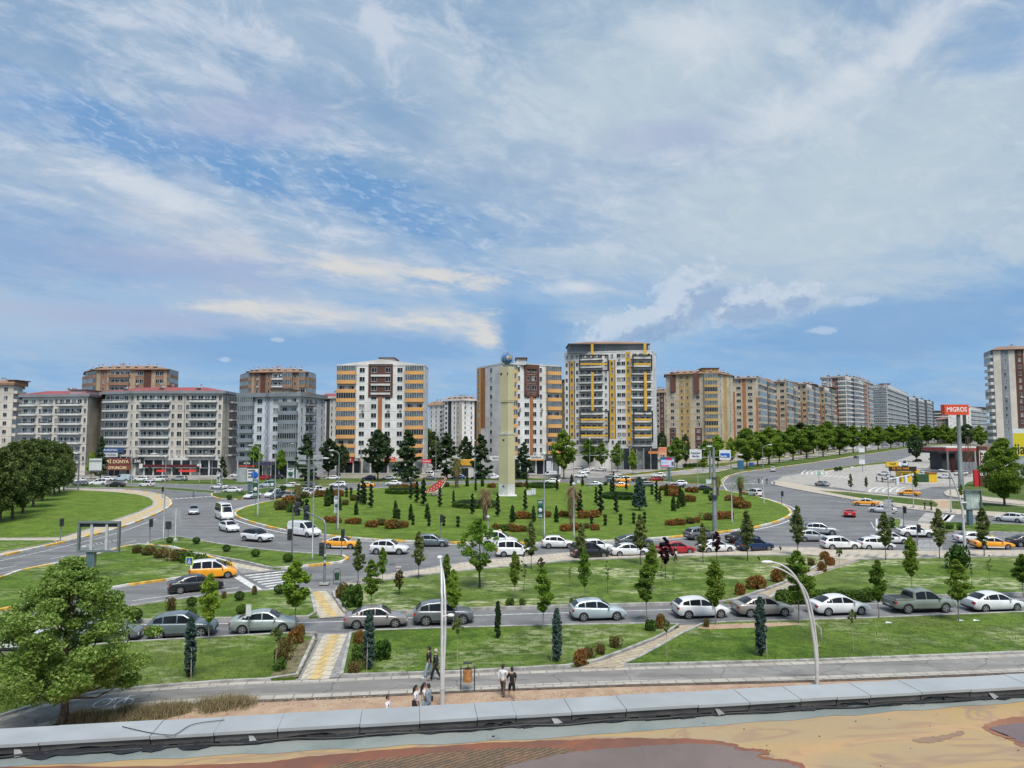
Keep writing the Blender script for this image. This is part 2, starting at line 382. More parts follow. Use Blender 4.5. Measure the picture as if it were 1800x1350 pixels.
def offset(ps, d, closed=True):
    n = len(ps); out = []
    for i, p in enumerate(ps):
        a = ps[i - 1] if closed or i else ps[0]; c = ps[(i + 1) % n] if closed or i < n - 1 else ps[-1]
        t = (c - a); t.z = 0; t.normalize(); out.append(p + Vector((t.y, -t.x, 0)) * d)
    return out
def resample(ps, step, closed=False):
    q = list(ps) + ([ps[0]] if closed else []); out = [q[0].copy()]; need = step
    for a, b in zip(q, q[1:]):
        L = (b - a).length; pos = 0.0
        while L - pos >= need:
            pos += need; out.append(a.lerp(b, pos / L)); need = step
        need -= L - pos
    return out
def kerb(ps, closed=True, w=.22, h=.15, painted=0, step=2.2, phase=0, name='kerb', z=0.0, ends=(0, 0)):
    """one kerb line; painted: 0 plain, 1 white and yellow blocks"""
    q = resample(ps, step, closed)
    n = len(q); mb = MB(); 
    inn = offset(q, -w / 2, closed); out = offset(q, w / 2, closed)
    r = range(n if closed else n - 1)
    for i in r:
        j = (i + 1) % n
        a, b, c, d = out[i], out[j], inn[j], inn[i]
        mi = 0 if not painted else 1 + ((i + phase) // 2 if painted == 1 else i) % 2
        g = .006
        vs = [(p.x, p.y, z) for p in (a, b, c, d)] + [(p.x, p.y, z + h) for p in (a, b)] + [(p.x, p.y, z + h) for p in (c, d)]
        mb.add(vs, [(0, 1, 5, 4), (1, 2, 6, 5), (2, 3, 7, 6), (3, 0, 4, 7), (4, 5, 6, 7)], mi)
    return tag(mb.build(name, [M_kerb, M_kw, M_ky]), kind='structure')
def line_strip(mb, ps, w, z, mi=0):
    o1 = offset(ps, w / 2, False); o2 = offset(ps, -w / 2, False)
    for i in range(len(ps) - 1):
        mb.add([(p.x, p.y, z) for p in (o1[i], o1[i + 1], o2[i + 1], o2[i])], [(3, 2, 1, 0) if False else (0, 1, 2, 3)], mi)
def grid_sheet(name, x0, x1, y0, y1, z, m, n=12):
    mb = MB(); 
    for i in range(n):
        for j in range(n):
            a = x0 + (x1 - x0) * i / n; b_ = x0 + (x1 - x0) * (i + 1) / n; c = y0 + (y1 - y0) * j / n; d = y0 + (y1 - y0) * (j + 1) / n
            mb.add([(a, c, z), (b_, c, z), (b_, d, z), (a, d, z)], [(0, 1, 2, 3)])
    return tag(mb.build(name, m), kind='structure')

grid_sheet('ground', -4000, 4000, -60, 7000, -.03, M_earth)
# asphalt of the whole junction
road_poly = [Vector(p) for p in ((-110, 30, 0), (140, 30, 0), (190, 110, 0), (150, 170, 0), (200, 300, 0), (520, 900, 0), (480, 930, 0), (130, 330, 0), (60, 245, 0), (-40, 232, 0), (-260, 232, 0), (-260, 60, 0))]
sheet('road', road_poly, 0.0, M_asph, world=True)

def lawn(name, pts, m, k=0, painted=0, kw=None, z=.13, kerbs=True, closed=True):
    ps = ccw(GP(pts))
    if k: ps = smooth_closed(ps, k)
    o = sheet(name, ps, z, m, world=True, top_only=False)
    if kerbs: kerb(ps, True, painted=painted, **(kw or {}))
    return ps

# --- roundabout island
ISL = [(413, 904), (431, 915), (495, 932), (553, 940), (647, 949), (727, 953), (800, 955), (951, 956), (1051, 953), (1144, 948), (1213, 942), (1302, 932), (1355, 921), (1385, 909), (1390, 901), (1378, 890), (1344, 878), (1300, 868), (1240, 860), (1100, 853), (980, 850), (860, 850), (740, 855), (640, 861), (540, 871), (484, 880), (432, 893)]
isl = lawn('lawn', ISL, M_lawnR, 4, 1, dict(w=.35, h=.22, step=2.0), z=.2)
# white edge line on the asphalt round the island
mb = MB(); pl = [p for p in offset(isl, 1.1)]; line_strip(mb, pl + [pl[0]], .28, .004); tag(mb.build('edge_line', M_white), kind='structure')

# --- left lawn with the pine row, its pavement and painted kerb
E_out = [(-330, 1010), (0, 979), (115, 953), (209, 929), (267, 907), (293, 894), (301, 886), (295, 877), (278, 869), (245, 864), (200, 861), (100, 857), (-300, 857)]
ps = ccw(GP(E_out)); sheet('pavement', ps, .12, M_pave, world=True, top_only=False)
kerb(smooth_open(GP(E_out[1:11]), 4)[::-1], False, painted=1, w=.35, h=.2, step=2.0)
for q in ([(-330, 957), (0, 948), (106, 947), (160, 930), (205, 914), (246, 900), (268, 889), (270, 883), (262, 876), (244, 871), (200, 866), (144, 863), (-300, 861)],
          [(-330, 1006), (0, 974), (98, 955), (106, 952), (0, 952), (-330, 962)]):
    ps = ccw(GP(q)); sheet('lawn', ps, .17, M_lawnR if q[0][1] < 990 else M_lawnN, world=True, top_only=False); kerb(ps, True, w=.15, h=.21)
mb = MB(); line_strip(mb, smooth_open(GP([(115, 950), (170, 934), (215, 918), (258, 900), (281, 888), (280, 877), (262, 870), (210, 864)], .12), 4), .9, .126)
tag(mb.build('tactile_strip', M_tact), kind='structure')

# --- billboard lawn, island with round bushes, and the pavement between
F1 = [(-330, 1092), (0, 1018), (33, 1005), (111, 990), (178, 974), (213, 964), (240, 958), (300, 962), (352, 976), (400, 989), (417, 1001), (411, 1008), (333, 1015), (224, 1030), (110, 1051), (0, 1074), (-330, 1150)]
lawn('lawn', F1, M_lawnN, 0, 1, dict(w=.3, h=.2, step=1.6))
F2 = [(256, 957), (267, 952), (309, 944), (380, 957), (447, 966), (504, 972), (602, 978), (611, 983), (602, 989), (504, 999), (484, 1001), (471, 999), (431, 989), (380, 980), (311, 967)]
ps = lawn('lawn', F2, M_lawnN, 0, 0, dict(w=.3, h=.2, step=1.5))
kerb(GP([(500, 999.5), (560, 994.5), (602, 989.5), (611.5, 983), (600, 977.5)]), False, w=.34, h=.215, painted=1, step=1.2)
sheet('pavement', [(258, 958), (311, 969), (380, 982), (431, 991), (471, 1001), (490, 1003), (425, 1009), (418, 1003), (400, 990), (352, 977), (300, 963), (262, 959)], .05, M_paveg)
mb = MB(); line_strip(mb, GP([(375, 984), (430, 996), (468, 1003)], .055), 1.3, .056); tag(mb.build('tactile_strip', M_tactw), kind='structure')
# --- small island at the back left
lawn('lawn', [(372, 868), (385, 877), (420, 878), (455, 870), (500, 863), (560, 858), (600, 854), (560, 852), (480, 857), (430, 863)], M_lawnF, 2, 1, dict(w=.3, h=.18, step=2.))
# --- thin median and verge along the back road
lawn('verge', [(60, 856), (200, 858), (300, 862), (378, 868), (378, 864), (300, 858), (200, 854), (60, 852)], M_lawnF)
lawn('verge', [(222, 850), (400, 853.5), (560, 852), (750, 847.5), (860, 846), (985, 845.5), (985, 842), (860, 841), (700, 841.5), (560, 841.5), (400, 843), (222, 846)], M_lawnF, 0, 0, dict(w=.5, h=.18))
# --- boulevard median
I1 = [(1100, 845), (1173, 848), (1213, 850), (1262, 856), (1270, 854), (1268, 845), (1277, 838), (1300, 831), (1367, 822), (1433, 813), (1500, 802), (1590, 789), (1690, 778.5), (1680, 777), (1590, 785), (1500, 795), (1433, 804), (1370, 812), (1300, 821), (1260, 830), (1180, 837), (1110, 842)]
lawn('median', I1, M_lawnF, 0, 1, dict(w=.4, h=.2, step=3.))
lawn('verge', [(1085, 839), (1135, 834), (1213, 826), (1267, 820), (1320, 812.5), (1400, 802), (1500, 791.5), (1500, 789.5), (1400, 799), (1320, 808), (1260, 815), (1213, 821), (1135, 830), (1090, 835)], M_lawnF, 0, 1, dict(w=.35, h=.2, step=3.))
# --- pavement and forecourts before the houses
back = [Vector(p) for p in ((-330, 214, 0), (-40, 216, 0), (5, 222, 0), (40, 232, 0), (60, 246, 0), (110, 300, 0), (140, 340, 0), (200, 420, 0), (420, 800, 0), (300, 900, 0), (-330, 900, 0))]
sheet('forecourt', back, .06, mat('forecourt_paving', (.30, .285, .265), .9, var=.25, scale=.12, detail=8), world=True, top_only=False, z0=-.02)
# --- lot of the filling station on the right
lot = [(1362, 846), (1375, 838), (1440, 827), (1480, 823), (1560, 815), (1605, 800), (1660, 788), (1990, 790), (1990, 850), (1705, 853), (1640, 856), (1600, 864), (1585, 870), (1530, 866), (1470, 857), (1400, 850)]
sheet('forecourt', lot, .02, M_conc)
kerb(GP([(1544, 846), (1580, 850), (1620, 853), (1650, 853.5), (1683, 852)]), False, w=.5, h=.2)
sheet('pavement', [(1544, 845.6), (1580, 849.6), (1620, 852.4), (1683, 851.4), (1683, 848), (1600, 846), (1560, 843)], .16, M_conc, top_only=False)
lawn('lawn', [(1446, 829), (1480, 824), (1520, 819), (1555, 815.5), (1575, 813), (1560, 811.5), (1500, 818), (1448, 825.5)], M_lawnF, 0, 1, dict(step=2.5))
# --- long pavement and verge on the right of the roundabout
J = [(1355, 848), (1357, 852), (1389, 859), (1433, 867), (1500, 879), (1540, 886), (1600, 896), (1680, 905), (1800, 911), (2050, 922), (2050, 905), (1800, 889), (1728, 882), (1662, 878), (1640, 879), (1580, 873), (1490, 864), (1440, 858), (1389, 848), (1365, 845)]
ps = ccw(GP(J)); sheet('pavement', ps, .12, M_pave, world=True, top_only=False); kerb(ps, True, w=.25, h=.15)
sheet('verge', [(1440, 862), (1490, 865), (1580, 874), (1640, 880), (1649, 886), (1646, 891), (1580, 884), (1500, 873)], .15, M_lawnF, top_only=False, z0=.1)
sheet('soil_patch', [(1640, 880), (1668, 880), (1674, 894), (1646, 891), (1649, 886)], .145, mat('worn_soil', (.42, .30, .19), .95, var=.15), top_only=False, z0=.1)
sheet('verge', [(1670, 880), (1728, 883), (1800, 890), (2050, 906), (2050, 916), (1800, 902), (1700, 896), (1674, 894)], .15, M_lawnF, top_only=False, z0=.1)
K = [(1660, 866), (1663, 872), (1700, 878), (1800, 888.5), (2050, 903), (2050, 893), (1800, 881), (1728, 873), (1695, 863), (1690, 858.5), (1668, 861)]
ps = ccw(GP(K)); sheet('pavement', ps, .14, M_pave, world=True, top_only=False); kerb(ps, True, w=.25, h=.17)
sheet('lawn', [(1692, 858), (1697, 863), (1730, 872.5), (1800, 880.5), (2050, 892), (2050, 850), (1800, 838), (1740, 838), (1700, 848)], .16, M_lawnF, top_only=False)
# --- islands by the right crossing
lawn('lawn', [(1564, 928), (1566, 912), (1586, 914), (1583, 930)], M_lawnN, 0, 0, dict(w=.35, h=.2))
lawn('lawn', [(1656, 918), (1800, 924), (2050, 934), (2050, 948), (1800, 938), (1662, 935), (1654, 930)], M_lawnN, 0, 0, dict(w=.35, h=.2))
sheet('pavement', [(1584, 931), (1587, 914), (1612, 916), (1656, 919), (1655, 931), (1658, 936), (1640, 936), (1612, 934)], .05, M_paveg)
sheet('crossing_paving', [(1613, 916), (1627, 901), (1660, 904), (1653, 918)], .01, M_conc)
mb = MB(); line_strip(mb, GP([(1628, 920), (1632, 934)], .055), 2.0, .056); tag(mb.build('tactile_strip', M_tactw), kind='structure')

# --- middle lawns and the promenade pavement along the ring
PV = [(588, 1036), (600, 1030), (640, 1018), (740, 1003), (830, 989), (1000, 973), (1150, 965), (1300, 960), (1420, 958), (1560, 966), (1690, 967), (1800, 970), (2050, 976), (2050, 990), (1800, 981), (1560, 983), (1500, 987), (1464, 983), (1420, 977), (1200, 979), (1000, 987), (850, 1001), (740, 1013), (640, 1027), (597, 1040)]
PV = [(588, 1036), (600, 1030), (640, 1018), (740, 1003), (830, 989), (1000, 973), (1150, 967), (1300, 963), (1420, 964), (1560, 969.5), (1690, 969.5), (1800, 969), (2050, 968), (2050, 982), (1800, 979), (1560, 984), (1500, 987), (1464, 983), (1420, 977), (1200, 979), (1000, 987), (850, 1001), (740, 1013), (640, 1027), (597, 1040)]
ps = ccw(GP(PV)); sheet('pavement', ps, .12, M_pave, world=True, top_only=False)
kerb(smooth_open(GP(PV[1:13]), 3)[::-1], False, w=.3, h=.15)
C1 = [(-330, 1140), (0, 1112), (120, 1090), (240, 1066), (330, 1054), (400, 1046), (470, 1040), (540, 1035), (546, 1041), (556, 1084), (560, 1087), (230, 1094), (0, 1116), (-330, 1150)]
lawn('lawn', C1, M_lawnN, 0, 0, dict(w=.25, h=.22))
C2 = [(584, 1044), (590, 1039), (640, 1028), (740, 1014), (850, 1002), (1000, 988), (1200, 980), (1420, 978), (1455, 982), (1425, 1004), (1370, 1030), (1290, 1058), (1288, 1061), (1000, 1068), (800, 1074), (612, 1083), (606, 1079)]
lawn('lawn', C2, M_lawnW, 0, 0, dict(w=.25, h=.24))
C3 = [(1512, 986), (1560, 984.5), (1800, 980), (2050, 983), (2050, 1040), (1800, 1046), (1500, 1054), (1345, 1060), (1371, 1042), (1425, 1014), (1470, 999)]
lawn('lawn', C3, M_lawnW, 0, 0, dict(w=.25, h=.24))
sheet('path', [(1455, 982), (1425, 1004), (1370, 1030), (1290, 1058), (1288, 1062), (1340, 1061), (1371, 1042), (1425, 1014), (1470, 999), (1512, 986)], .135, M_brickp, top_only=False)
sheet('pavement', [(541, 1035), (585, 1034), (600, 1030), (597, 1040), (590, 1038.5), (583, 1044), (605, 1079), (611, 1084), (560, 1087), (556, 1084), (547, 1041)], .05, M_paveg)
mb = MB(); mb2 = MB()
q = smooth_open(GP([(553, 1040), (560, 1048), (572, 1065), (586, 1084)], .05), 4); line_strip(mb, q, .75, .058); line_strip(mb2, q, 1.9, .054)
tag(mb.build('tactile_strip', M_tact), kind='structure'); tag(mb2.build('tactile_strip', M_tactw), kind='structure')

# --- near lawn, service-road kerb, path
L1 = [(-330, 1175), (0, 1150), (230, 1131), (552, 1113), (556, 1116), (519, 1195), (400, 1200), (200, 1215), (60, 1241), (0, 1262), (-330, 1340)]
L2 = [(617, 1112), (800, 1106), (1000, 1101), (1185, 1098), (1196, 1101), (1150, 1125), (1060, 1160), (1018, 1172), (800, 1184), (600, 1190)]
L3 = [(1240, 1097), (1500, 1090), (1800, 1078), (2050, 1068), (2050, 1138), (1800, 1149), (1440, 1163), (1092, 1172), (1130, 1155), (1200, 1115)]
for q in (L1, L2, L3):
    ps = ccw(GP(q)); sheet('lawn', ps, .13, M_lawnN, world=True, top_only=False); kerb(ps, True, w=.2, h=.17)
sheet('pavement', [(556, 1113), (617, 1112), (600, 1190), (519, 1195)], .03, M_paveg)
mb = MB(); mb2 = MB(); q = GP([(553, 1194), (590, 1115)], .03); line_strip(mb, q, .62, .040); line_strip(mb2, q, 1.6, .036)
tag(mb.build('tactile_strip', M_tact), kind='structure'); tag(mb2.build('tactile_strip', M_tactw), kind='structure')
sheet('path', [(1185, 1099), (1238, 1098), (1200, 1116), (1130, 1156), (1090, 1173), (1016, 1173), (1060, 1161), (1150, 1126), (1196, 1102)], .10, M_brickp, top_only=False)
sheet('soil_patch', [(1238, 1097.6), (1380, 1093.5), (1420, 1097), (1330, 1103), (1250, 1106), (1225, 1104)], .136, M_soil)
P_n = [(-330, 1350), (0, 1262), (60, 1241), (200, 1215), (400, 1200), (545, 1195), (800, 1184), (1080, 1173), (1440, 1162), (1800, 1149), (2050, 1138)]
P_s = [(-330, 1420), (0, 1305), (100, 1272), (230, 1243), (440, 1231), (640, 1222), (830, 1213), (1100, 1203), (1430, 1195), (1800, 1181), (2050, 1170)]
sheet('path', P_n + P_s[::-1], .05, M_path, top_only=False)
for q, wd in ((P_n, .55), (P_s, .6)):
    mb = MB(); p_ = resample(smooth_open(GP(q, .05), 5), 1.2)
    line_strip(mb, offset(p_, wd / 2 if q is P_n else -wd / 2, False), wd, .056); tag(mb.build('path_border', pave_mat('path_border', (.42, .39, .34), (.36, .33, .29), (.2, .19, .17), 1, .6, R(-6)) if q is P_n else bpy.data.materials['path_border']), kind='structure')
mb = MB(); p_ = resample(smooth_open(GP(P_s), 4), 1.0); o1 = offset(p_, .1, False)
mb = MB(); line_strip(mb, offset(p_, .22, False), .4, .03); tag(mb.build('path_edge', mat('dark_soil', (.10, .075, .055), .95, var=.3)), kind='structure')
sheet('soil', [Vector(p) for p in ((-60, 8, 0), (90, 8, 0), (90, 47, 0), (40, 43, 0), (-16, 40, 0), (-60, 33, 0))], .012, M_soil, world=True)
sheet('soil_patch', [(553, 1119), (559, 1121), (524, 1190), (470, 1193), (492, 1170), (520, 1135)], .138, mat('leafy_soil', (.15, .13, .065), .95, var=.3, scale=3, detail=8))
# bicycle mark painted on the path
def flat_tube(mb, pts, w, z): line_strip(mb, [Vector(p) for p in pts], w, z)
bc = G(203, 1233, .06); mb = MB()
for cx in (-.55, .55):
    flat_tube(mb, [(bc.x + cx + .36 * math.cos(a * math.pi / 8), bc.y + .62 * math.sin(a * math.pi / 8) - .2, 0) for a in range(17)], .08, .058)
flat_tube(mb, [(bc.x - .55, bc.y - .2, 0), (bc.x - .25, bc.y + .5, 0), (bc.x + .35, bc.y + .5, 0), (bc.x + .55, bc.y - .2, 0)], .08, .059)
flat_tube(mb, [(bc.x - .25, bc.y + .5, 0), (bc.x, bc.y - .2, 0), (bc.x + .35, bc.y + .5, 0), (bc.x + .3, bc.y + .85, 0), (bc.x + .6, bc.y + .85, 0)], .08, .060)
tag(mb.build('bicycle_marking', M_white), kind='structure')
# --- painted lines
mb = MB()
def seg(p, w=.14, dash=None, z=.004):
    q = smooth_open(GP(p), 6)
    if not dash: line_strip(mb, q, w, z); return
    r = resample(q, dash)
    for i in range(0, len(r) - 1, 3): line_strip(mb, [r[i], r[i + 1]], w, z)
seg([(-300, 1108), (230, 1098), (545, 1094), (800, 1083), (1300, 1068), (1800, 1053), (2050, 1047)], .12)
seg([(0, 986), (115, 960), (209, 936), (275, 912)], .15)
seg([(0, 1000), (140, 972), (230, 952), (250, 948)], .12, 2.0)
seg([(0, 1008), (111, 985), (213, 960)], .12)
seg([(232, 1056), (330, 1043), (420, 1033)], .14)
seg([(232, 1072), (330, 1058), (350, 1054)], .14)
seg([(414, 1012), (456, 1038)], .7)
seg([(1280, 838), (1272, 846), (1271, 852), (1278, 862)], .3)
seg([(1300, 846), (1330, 836), (1370, 829), (1440, 819), (1500, 810), (1560, 801), (1640, 788)], .15, 2.5)
seg([(1310, 850), (1335, 842), (1380, 833), (1440, 823), (1520, 812)], .15, 2.5)
seg([(1340, 849), (1345, 841), (1380, 836), (1440, 826)], .2)
seg([(1455, 879), (1500, 885), (1600, 899)], .15)
seg([(1665, 941), (1800, 945), (1950, 950)], .15)
seg([(1541, 912), (1541, 933)], .25); seg([(1542, 933), (1563, 933)], .3); seg([(1531, 918), (1537, 929)], .12)
seg([(1670, 950), (1800, 953)], .12, 2.0)
seg([(640, 861), (740, 851), (860, 846.5)], .12, 3.0)
seg([(1100, 857), (1200, 860), (1260, 866)], .12, 2.5)
for a0, a1, b0, b1, n in (((431, 1012), (500, 1004.5), (474, 1035), (514, 1029), 7), ((1613, 950), (1655, 950), (1613, 968), (1657, 968), 9)):
    for i in range(n):
        t = i / (n - 1); L = lambda u, v: (u[0] + (v[0] - u[0]) * t, u[1] + (v[1] - u[1]) * t)
        line_strip(mb, GP([L(a0, b0), L(a1, b1)]), .5 if a0[0] < 600 else .3, .005)
for i in range(8):
    t = i / 7; x = 145 + 52 * t; y = 958 - 9 * t; line_strip(mb, GP([(x, y + 3), (x + 14, y - 1)]), .5, .005)
for i in range(9):
    x = 300 + i * 8.5; y = 877.5 - i * .6; line_strip(mb, GP([(x, y), (x + 4.5, y - .3)]), 1.6, .005)
for i in range(9):
    x = 1274 + i * 8; line_strip(mb, GP([(x, 850.5), (x + 4, 850.5)]), 2.0, .005)
for i in range(4):
    x = 1641 + i * 11; line_strip(mb, GP([(x - 9, 917), (x + 3, 903)]) if i < 2 else GP([(x - 8, 918), (x + 5, 905)]), .8, .005) if i % 2 == 0 else None
line_strip(mb, GP([(1661, 918), (1673, 905)]), 1.0, .005)
for i in range(6):
    x = 1409 + i * 9.5; line_strip(mb, smooth_open(GP([(x, 834), (x + 2 - i * 1.2, 830), (x + 9, 827)], .02), 4), .5, .026)
for i in range(6):
    x = 1443 + i * 2 ; line_strip(mb, GP([(1447 + i * 9, 838 + i * .6), (1455 + i * 9, 835 + i * .6)], .02), .5, .026)
for i in range(5):
    x = 1528 + i * 12; line_strip(mb, smooth_open(GP([(x, 865 - i * .1), (x + 3, 860), (x + 14, 856)], .02), 4), .5, .026)
# worn pale hatching on the crossing pavements
for x0, y0, n, dx in ((1510, 975, 11, 13), (1560, 880, 12, 12)):
    pass
tag(mb.build('road_markings', M_white), kind='structure')
mbp = MB()
for i in range(26):
    x = 1350 + i * 17
    line_strip(mbp, GP([(x, 979), (x + 7, 974.5)], .12), .3, .127)
for i in range(14):
    x = 1480 + i * 15; y = 872 + i * 1.9; line_strip(mbp, GP([(x, y + 6), (x + 5, y + 3)], .12), .3, .127)
tag(mbp.build('paving_pattern', mat('grey_tiles', (.27, .26, .25), .9)), kind='structure')
# ================================================================ the flat roof the view is taken over, with its parapet
ZR, ZP = 9.45, 9.62
def roof_mat():
    m = bpy.data.materials.new('roof_screed'); m.use_nodes = True; t = m.node_tree; b = NB(t); p = t.nodes['Principled BSDF']
    g = b.n('ShaderNodeTexCoord').outputs['Object']
    mp = b.n('ShaderNodeMapping'); b.put(mp.inputs[0], g); mp.inputs['Scale'].default_value = (.35, .9, 1); mp.inputs['Rotation'].default_value = (0, 0, R(14))
    big = b.noise(mp.outputs[0], .55, 3, .45, 2.2); sw = b.noise(mp.outputs[0], 1.1, 2.5, .4, 3.2); fine = b.noise(g, 7, 6, .7); spk = b.noise(g, 60, 3, .8)
    c = b.mix(b.ss(big, .38, .62), (.39, .26, .115), (.33, .245, .14))
    c = b.mix(b.m('MULTIPLY', b.ss(sw, .50, .60), b.ss(sw, .68, .61)), c, (.30, .20, .12))
    c = b.mix(b.m('MULTIPLY', b.ss(b.noise(mp.outputs[0], .8, 3, .5, 1.6), .53, .66), .35), c, (.50, .28, .13))
    c = b.mix(b.m('MULTIPLY', b.ss(fine, .45, .7), .14), c, (.24, .17, .11))
    c = b.mix(b.m('MULTIPLY', b.ss(spk, .66, .74), .22), c, (.12, .09, .06))
    b.put(p.inputs['Base Color'], c); b.put(p.inputs['Roughness'], b.ss(big, .3, .7, .45, .7))
    return m
M_roof = roof_mat()
def wet_mat(name, ca, cb, cc, rough, scale=1.2, ripple=0.0, spec=.5):
    m = bpy.data.materials.new(name); m.use_nodes = True; t = m.node_tree; b = NB(t); p = t.nodes['Principled BSDF']
    g = b.n('ShaderNodeTexCoord').outputs['Object']
    n = b.noise(g, scale, 6, .6, .8); f = b.noise(g, 22, 4, .75)
    c = b.mix(b.ss(n, .35, .65), ca, cb); c = b.mix(b.m('MULTIPLY', b.ss(f, .5, .7), .3), c, cc)
    b.put(p.inputs['Base Color'], c); b.put(p.inputs['Roughness'], b.ss(n, .3, .7, rough, rough + .15)); p.inputs['Specular IOR Level'].default_value = spec
    if ripple:
        wv = b.n('ShaderNodeTexWave', wave_type='BANDS'); mp = b.n('ShaderNodeMapping'); b.put(mp.inputs[0], g); mp.inputs['Rotation'].default_value = (0, 0, R(62))
        b.put(wv.inputs['Vector'], mp.outputs[0]); wv.inputs['Scale'].default_value = 4.5; wv.inputs['Distortion'].default_value = 5; wv.inputs['Detail'].default_value = 4; wv.inputs['Detail Scale'].default_value = 2.5
        b.put(p.inputs['Base Color'], b.mix(b.m('MULTIPLY', b.ss(wv.outputs['Fac'], .45, .9), .22), c, cc))
        bm_ = b.n('ShaderNodeBump'); bm_.inputs['Strength'].default_value = ripple; bm_.inputs['Distance'].default_value = .03; b.put(bm_.inputs['Height'], wv.outputs['Fac']); b.put(p.inputs['Normal'], bm_.outputs[0])
    return m
M_memb = wet_mat('roof_membrane', (.17, .20, .195), (.24, .26, .24), (.11, .125, .125), .45, .5)
M_rust = wet_mat('rust_wet', (.22, .075, .030), (.15, .065, .04), (.10, .05, .035), .38, 1.4)
M_grit = wet_mat('wet_grit', (.13, .085, .045), (.20, .115, .06), (.04, .028, .02), .5, 2.2, .8)
M_mauve = wet_mat('wet_film', (.17, .12, .10), (.135, .095, .08), (.09, .065, .055), .14, .7)
M_pud = wet_mat('puddle_water', (.12, .06, .05), (.10, .05, .045), (.09, .05, .05), .06, .5, 0, 1.0)

A0, A1 = G(0, 1311, ZP), G(1800, 1208, ZP)          # front edge of the coping (camera side)
B0, B1 = G(0, 1283, ZP), G(1800, 1185, ZP)          # far edge
ux = (A1 - A0).normalized(); uy = Vector((-ux.y, ux.x, 0))
dep = ((B0 - A0).dot(uy) + (B1 - A1).dot(uy)) / 2
RZ = math.atan2(ux.y, ux.x)
org = A0.copy(); org.z = 0
def RL(px, py, z):                                   # roof-local coordinates (along, across)
    d = G(px, py, z) - org; return d.dot(ux), d.dot(uy)
# slab: roof top and the storeys below it
mb = MB(); mb.box(-9, 30, -7.5, dep - .12, 0, ZR, 0)
tag(mb.build('flat_roof', M_roof, None, org, RZ), kind='structure')
def roof_sheet(name, pts, z, m):
    q = [RL(x, y, ZR) for x, y in pts]
    a = sum(q[i][0] * q[(i + 1) % len(q)][1] - q[(i + 1) % len(q)][0] * q[i][1] for i in range(len(q)))
    if a < 0: q = q[::-1]
    v = [Vector((x, y, 0)) for x, y in q]; v = smooth_closed(v, 10); v = [p + Vector((math.sin(i * 1.7) + math.sin(i * .63 + 2), math.sin(i * 2.3 + 1) + math.sin(i * .91), 0)) * .012 for i, p in enumerate(v)]
    mb = MB(); mb.sheet([(p.x, p.y) for p in v], z)
    return tag(mb.build(name, m, None, (org.x, org.y, ZR), RZ), kind='structure')
mb = MB(); e0 = RL(0, 1349, ZR)[1]; e1 = RL(1800, 1234, ZR)[1]; em = RL(850, 1305, ZR)[1]
x0, xm, x1 = RL(0, 1349, ZR)[0], RL(850, 1305, ZR)[0], RL(1800, 1234, ZR)[0]
wob = [(x, e0 + (em - e0) * (x - x0) / (xm - x0) + (0 if x < xm else 0)) for x in (x0 - 8, x0, (x0 + xm) / 2, xm)]
wob = [(x0 - 8, e0)] + [(x0 + (x1 - x0) * i / 40, (e0 + (em - e0) * min(1, i / 19) + max(0, (i - 19) / 21) * (e1 - em)) + .025 * math.sin(i * 1.9) + .015 * math.sin(i * 4.1)) for i in range(41)] + [(x1 + 9, e1)]
n = len(wob); mb.add([(x, y, .004) for x, y in wob] + [(x, dep - .2, .004) for x, y in wob], [(i, i + 1, n + i + 1, n + i) for i in range(n - 1)])
tag(mb.build('roof_membrane', M_memb, None, (org.x, org.y, ZR), RZ), kind='structure')
roof_sheet('wet_film', [(-300, 1352), (0, 1349), (400, 1344), (600, 1325), (850, 1307), (1000, 1301), (1100, 1298), (1230, 1300), (1290, 1308), (1304, 1315), (1345, 1318), (1352, 1325), (1340, 1330), (1380, 1336), (1412, 1345), (1400, 1372), (1330, 1400), (600, 1500), (-300, 1500)], .006, M_rust)
roof_sheet('wet_film', [(640, 1400), (700, 1352), (840, 1330), (1000, 1322), (1120, 1313), (1220, 1308), (1285, 1313), (1296, 1320), (1338, 1323), (1330, 1333), (1372, 1340), (1404, 1349), (1390, 1372), (1330, 1395), (1000, 1440)], .008, M_mauve)
roof_sheet('wet_grit', [(560, 1362), (590, 1345), (700, 1332), (800, 1322), (900, 1316), (985, 1316), (1010, 1320), (960, 1332), (900, 1345), (860, 1360), (830, 1400), (560, 1400)], .010, M_grit)
roof_sheet('wet_film', [(1728, 1278), (1740, 1271), (1760, 1265), (1800, 1259), (1900, 1250), (1900, 1335), (1800, 1314), (1780, 1303), (1762, 1296), (1740, 1288)], .006, wet_mat('mud_rim', (.30, .13, .06), (.22, .09, .05), (.15, .07, .05), .4))
roof_sheet('puddle', [(1741, 1280), (1760, 1276), (1800, 1271), (1900, 1262), (1900, 1325), (1800, 1308), (1783, 1299), (1768, 1293), (1748, 1286)], .009, M_pud)
roof_sheet('mud_stain', [(1603, 1301), (1625, 1297), (1650, 1294), (1672, 1290), (1690, 1285), (1694, 1291), (1672, 1297), (1650, 1304), (1620, 1306)], .005, wet_mat('mud_stain', (.27, .17, .11), (.22, .14, .09), (.16, .1, .07), .5))
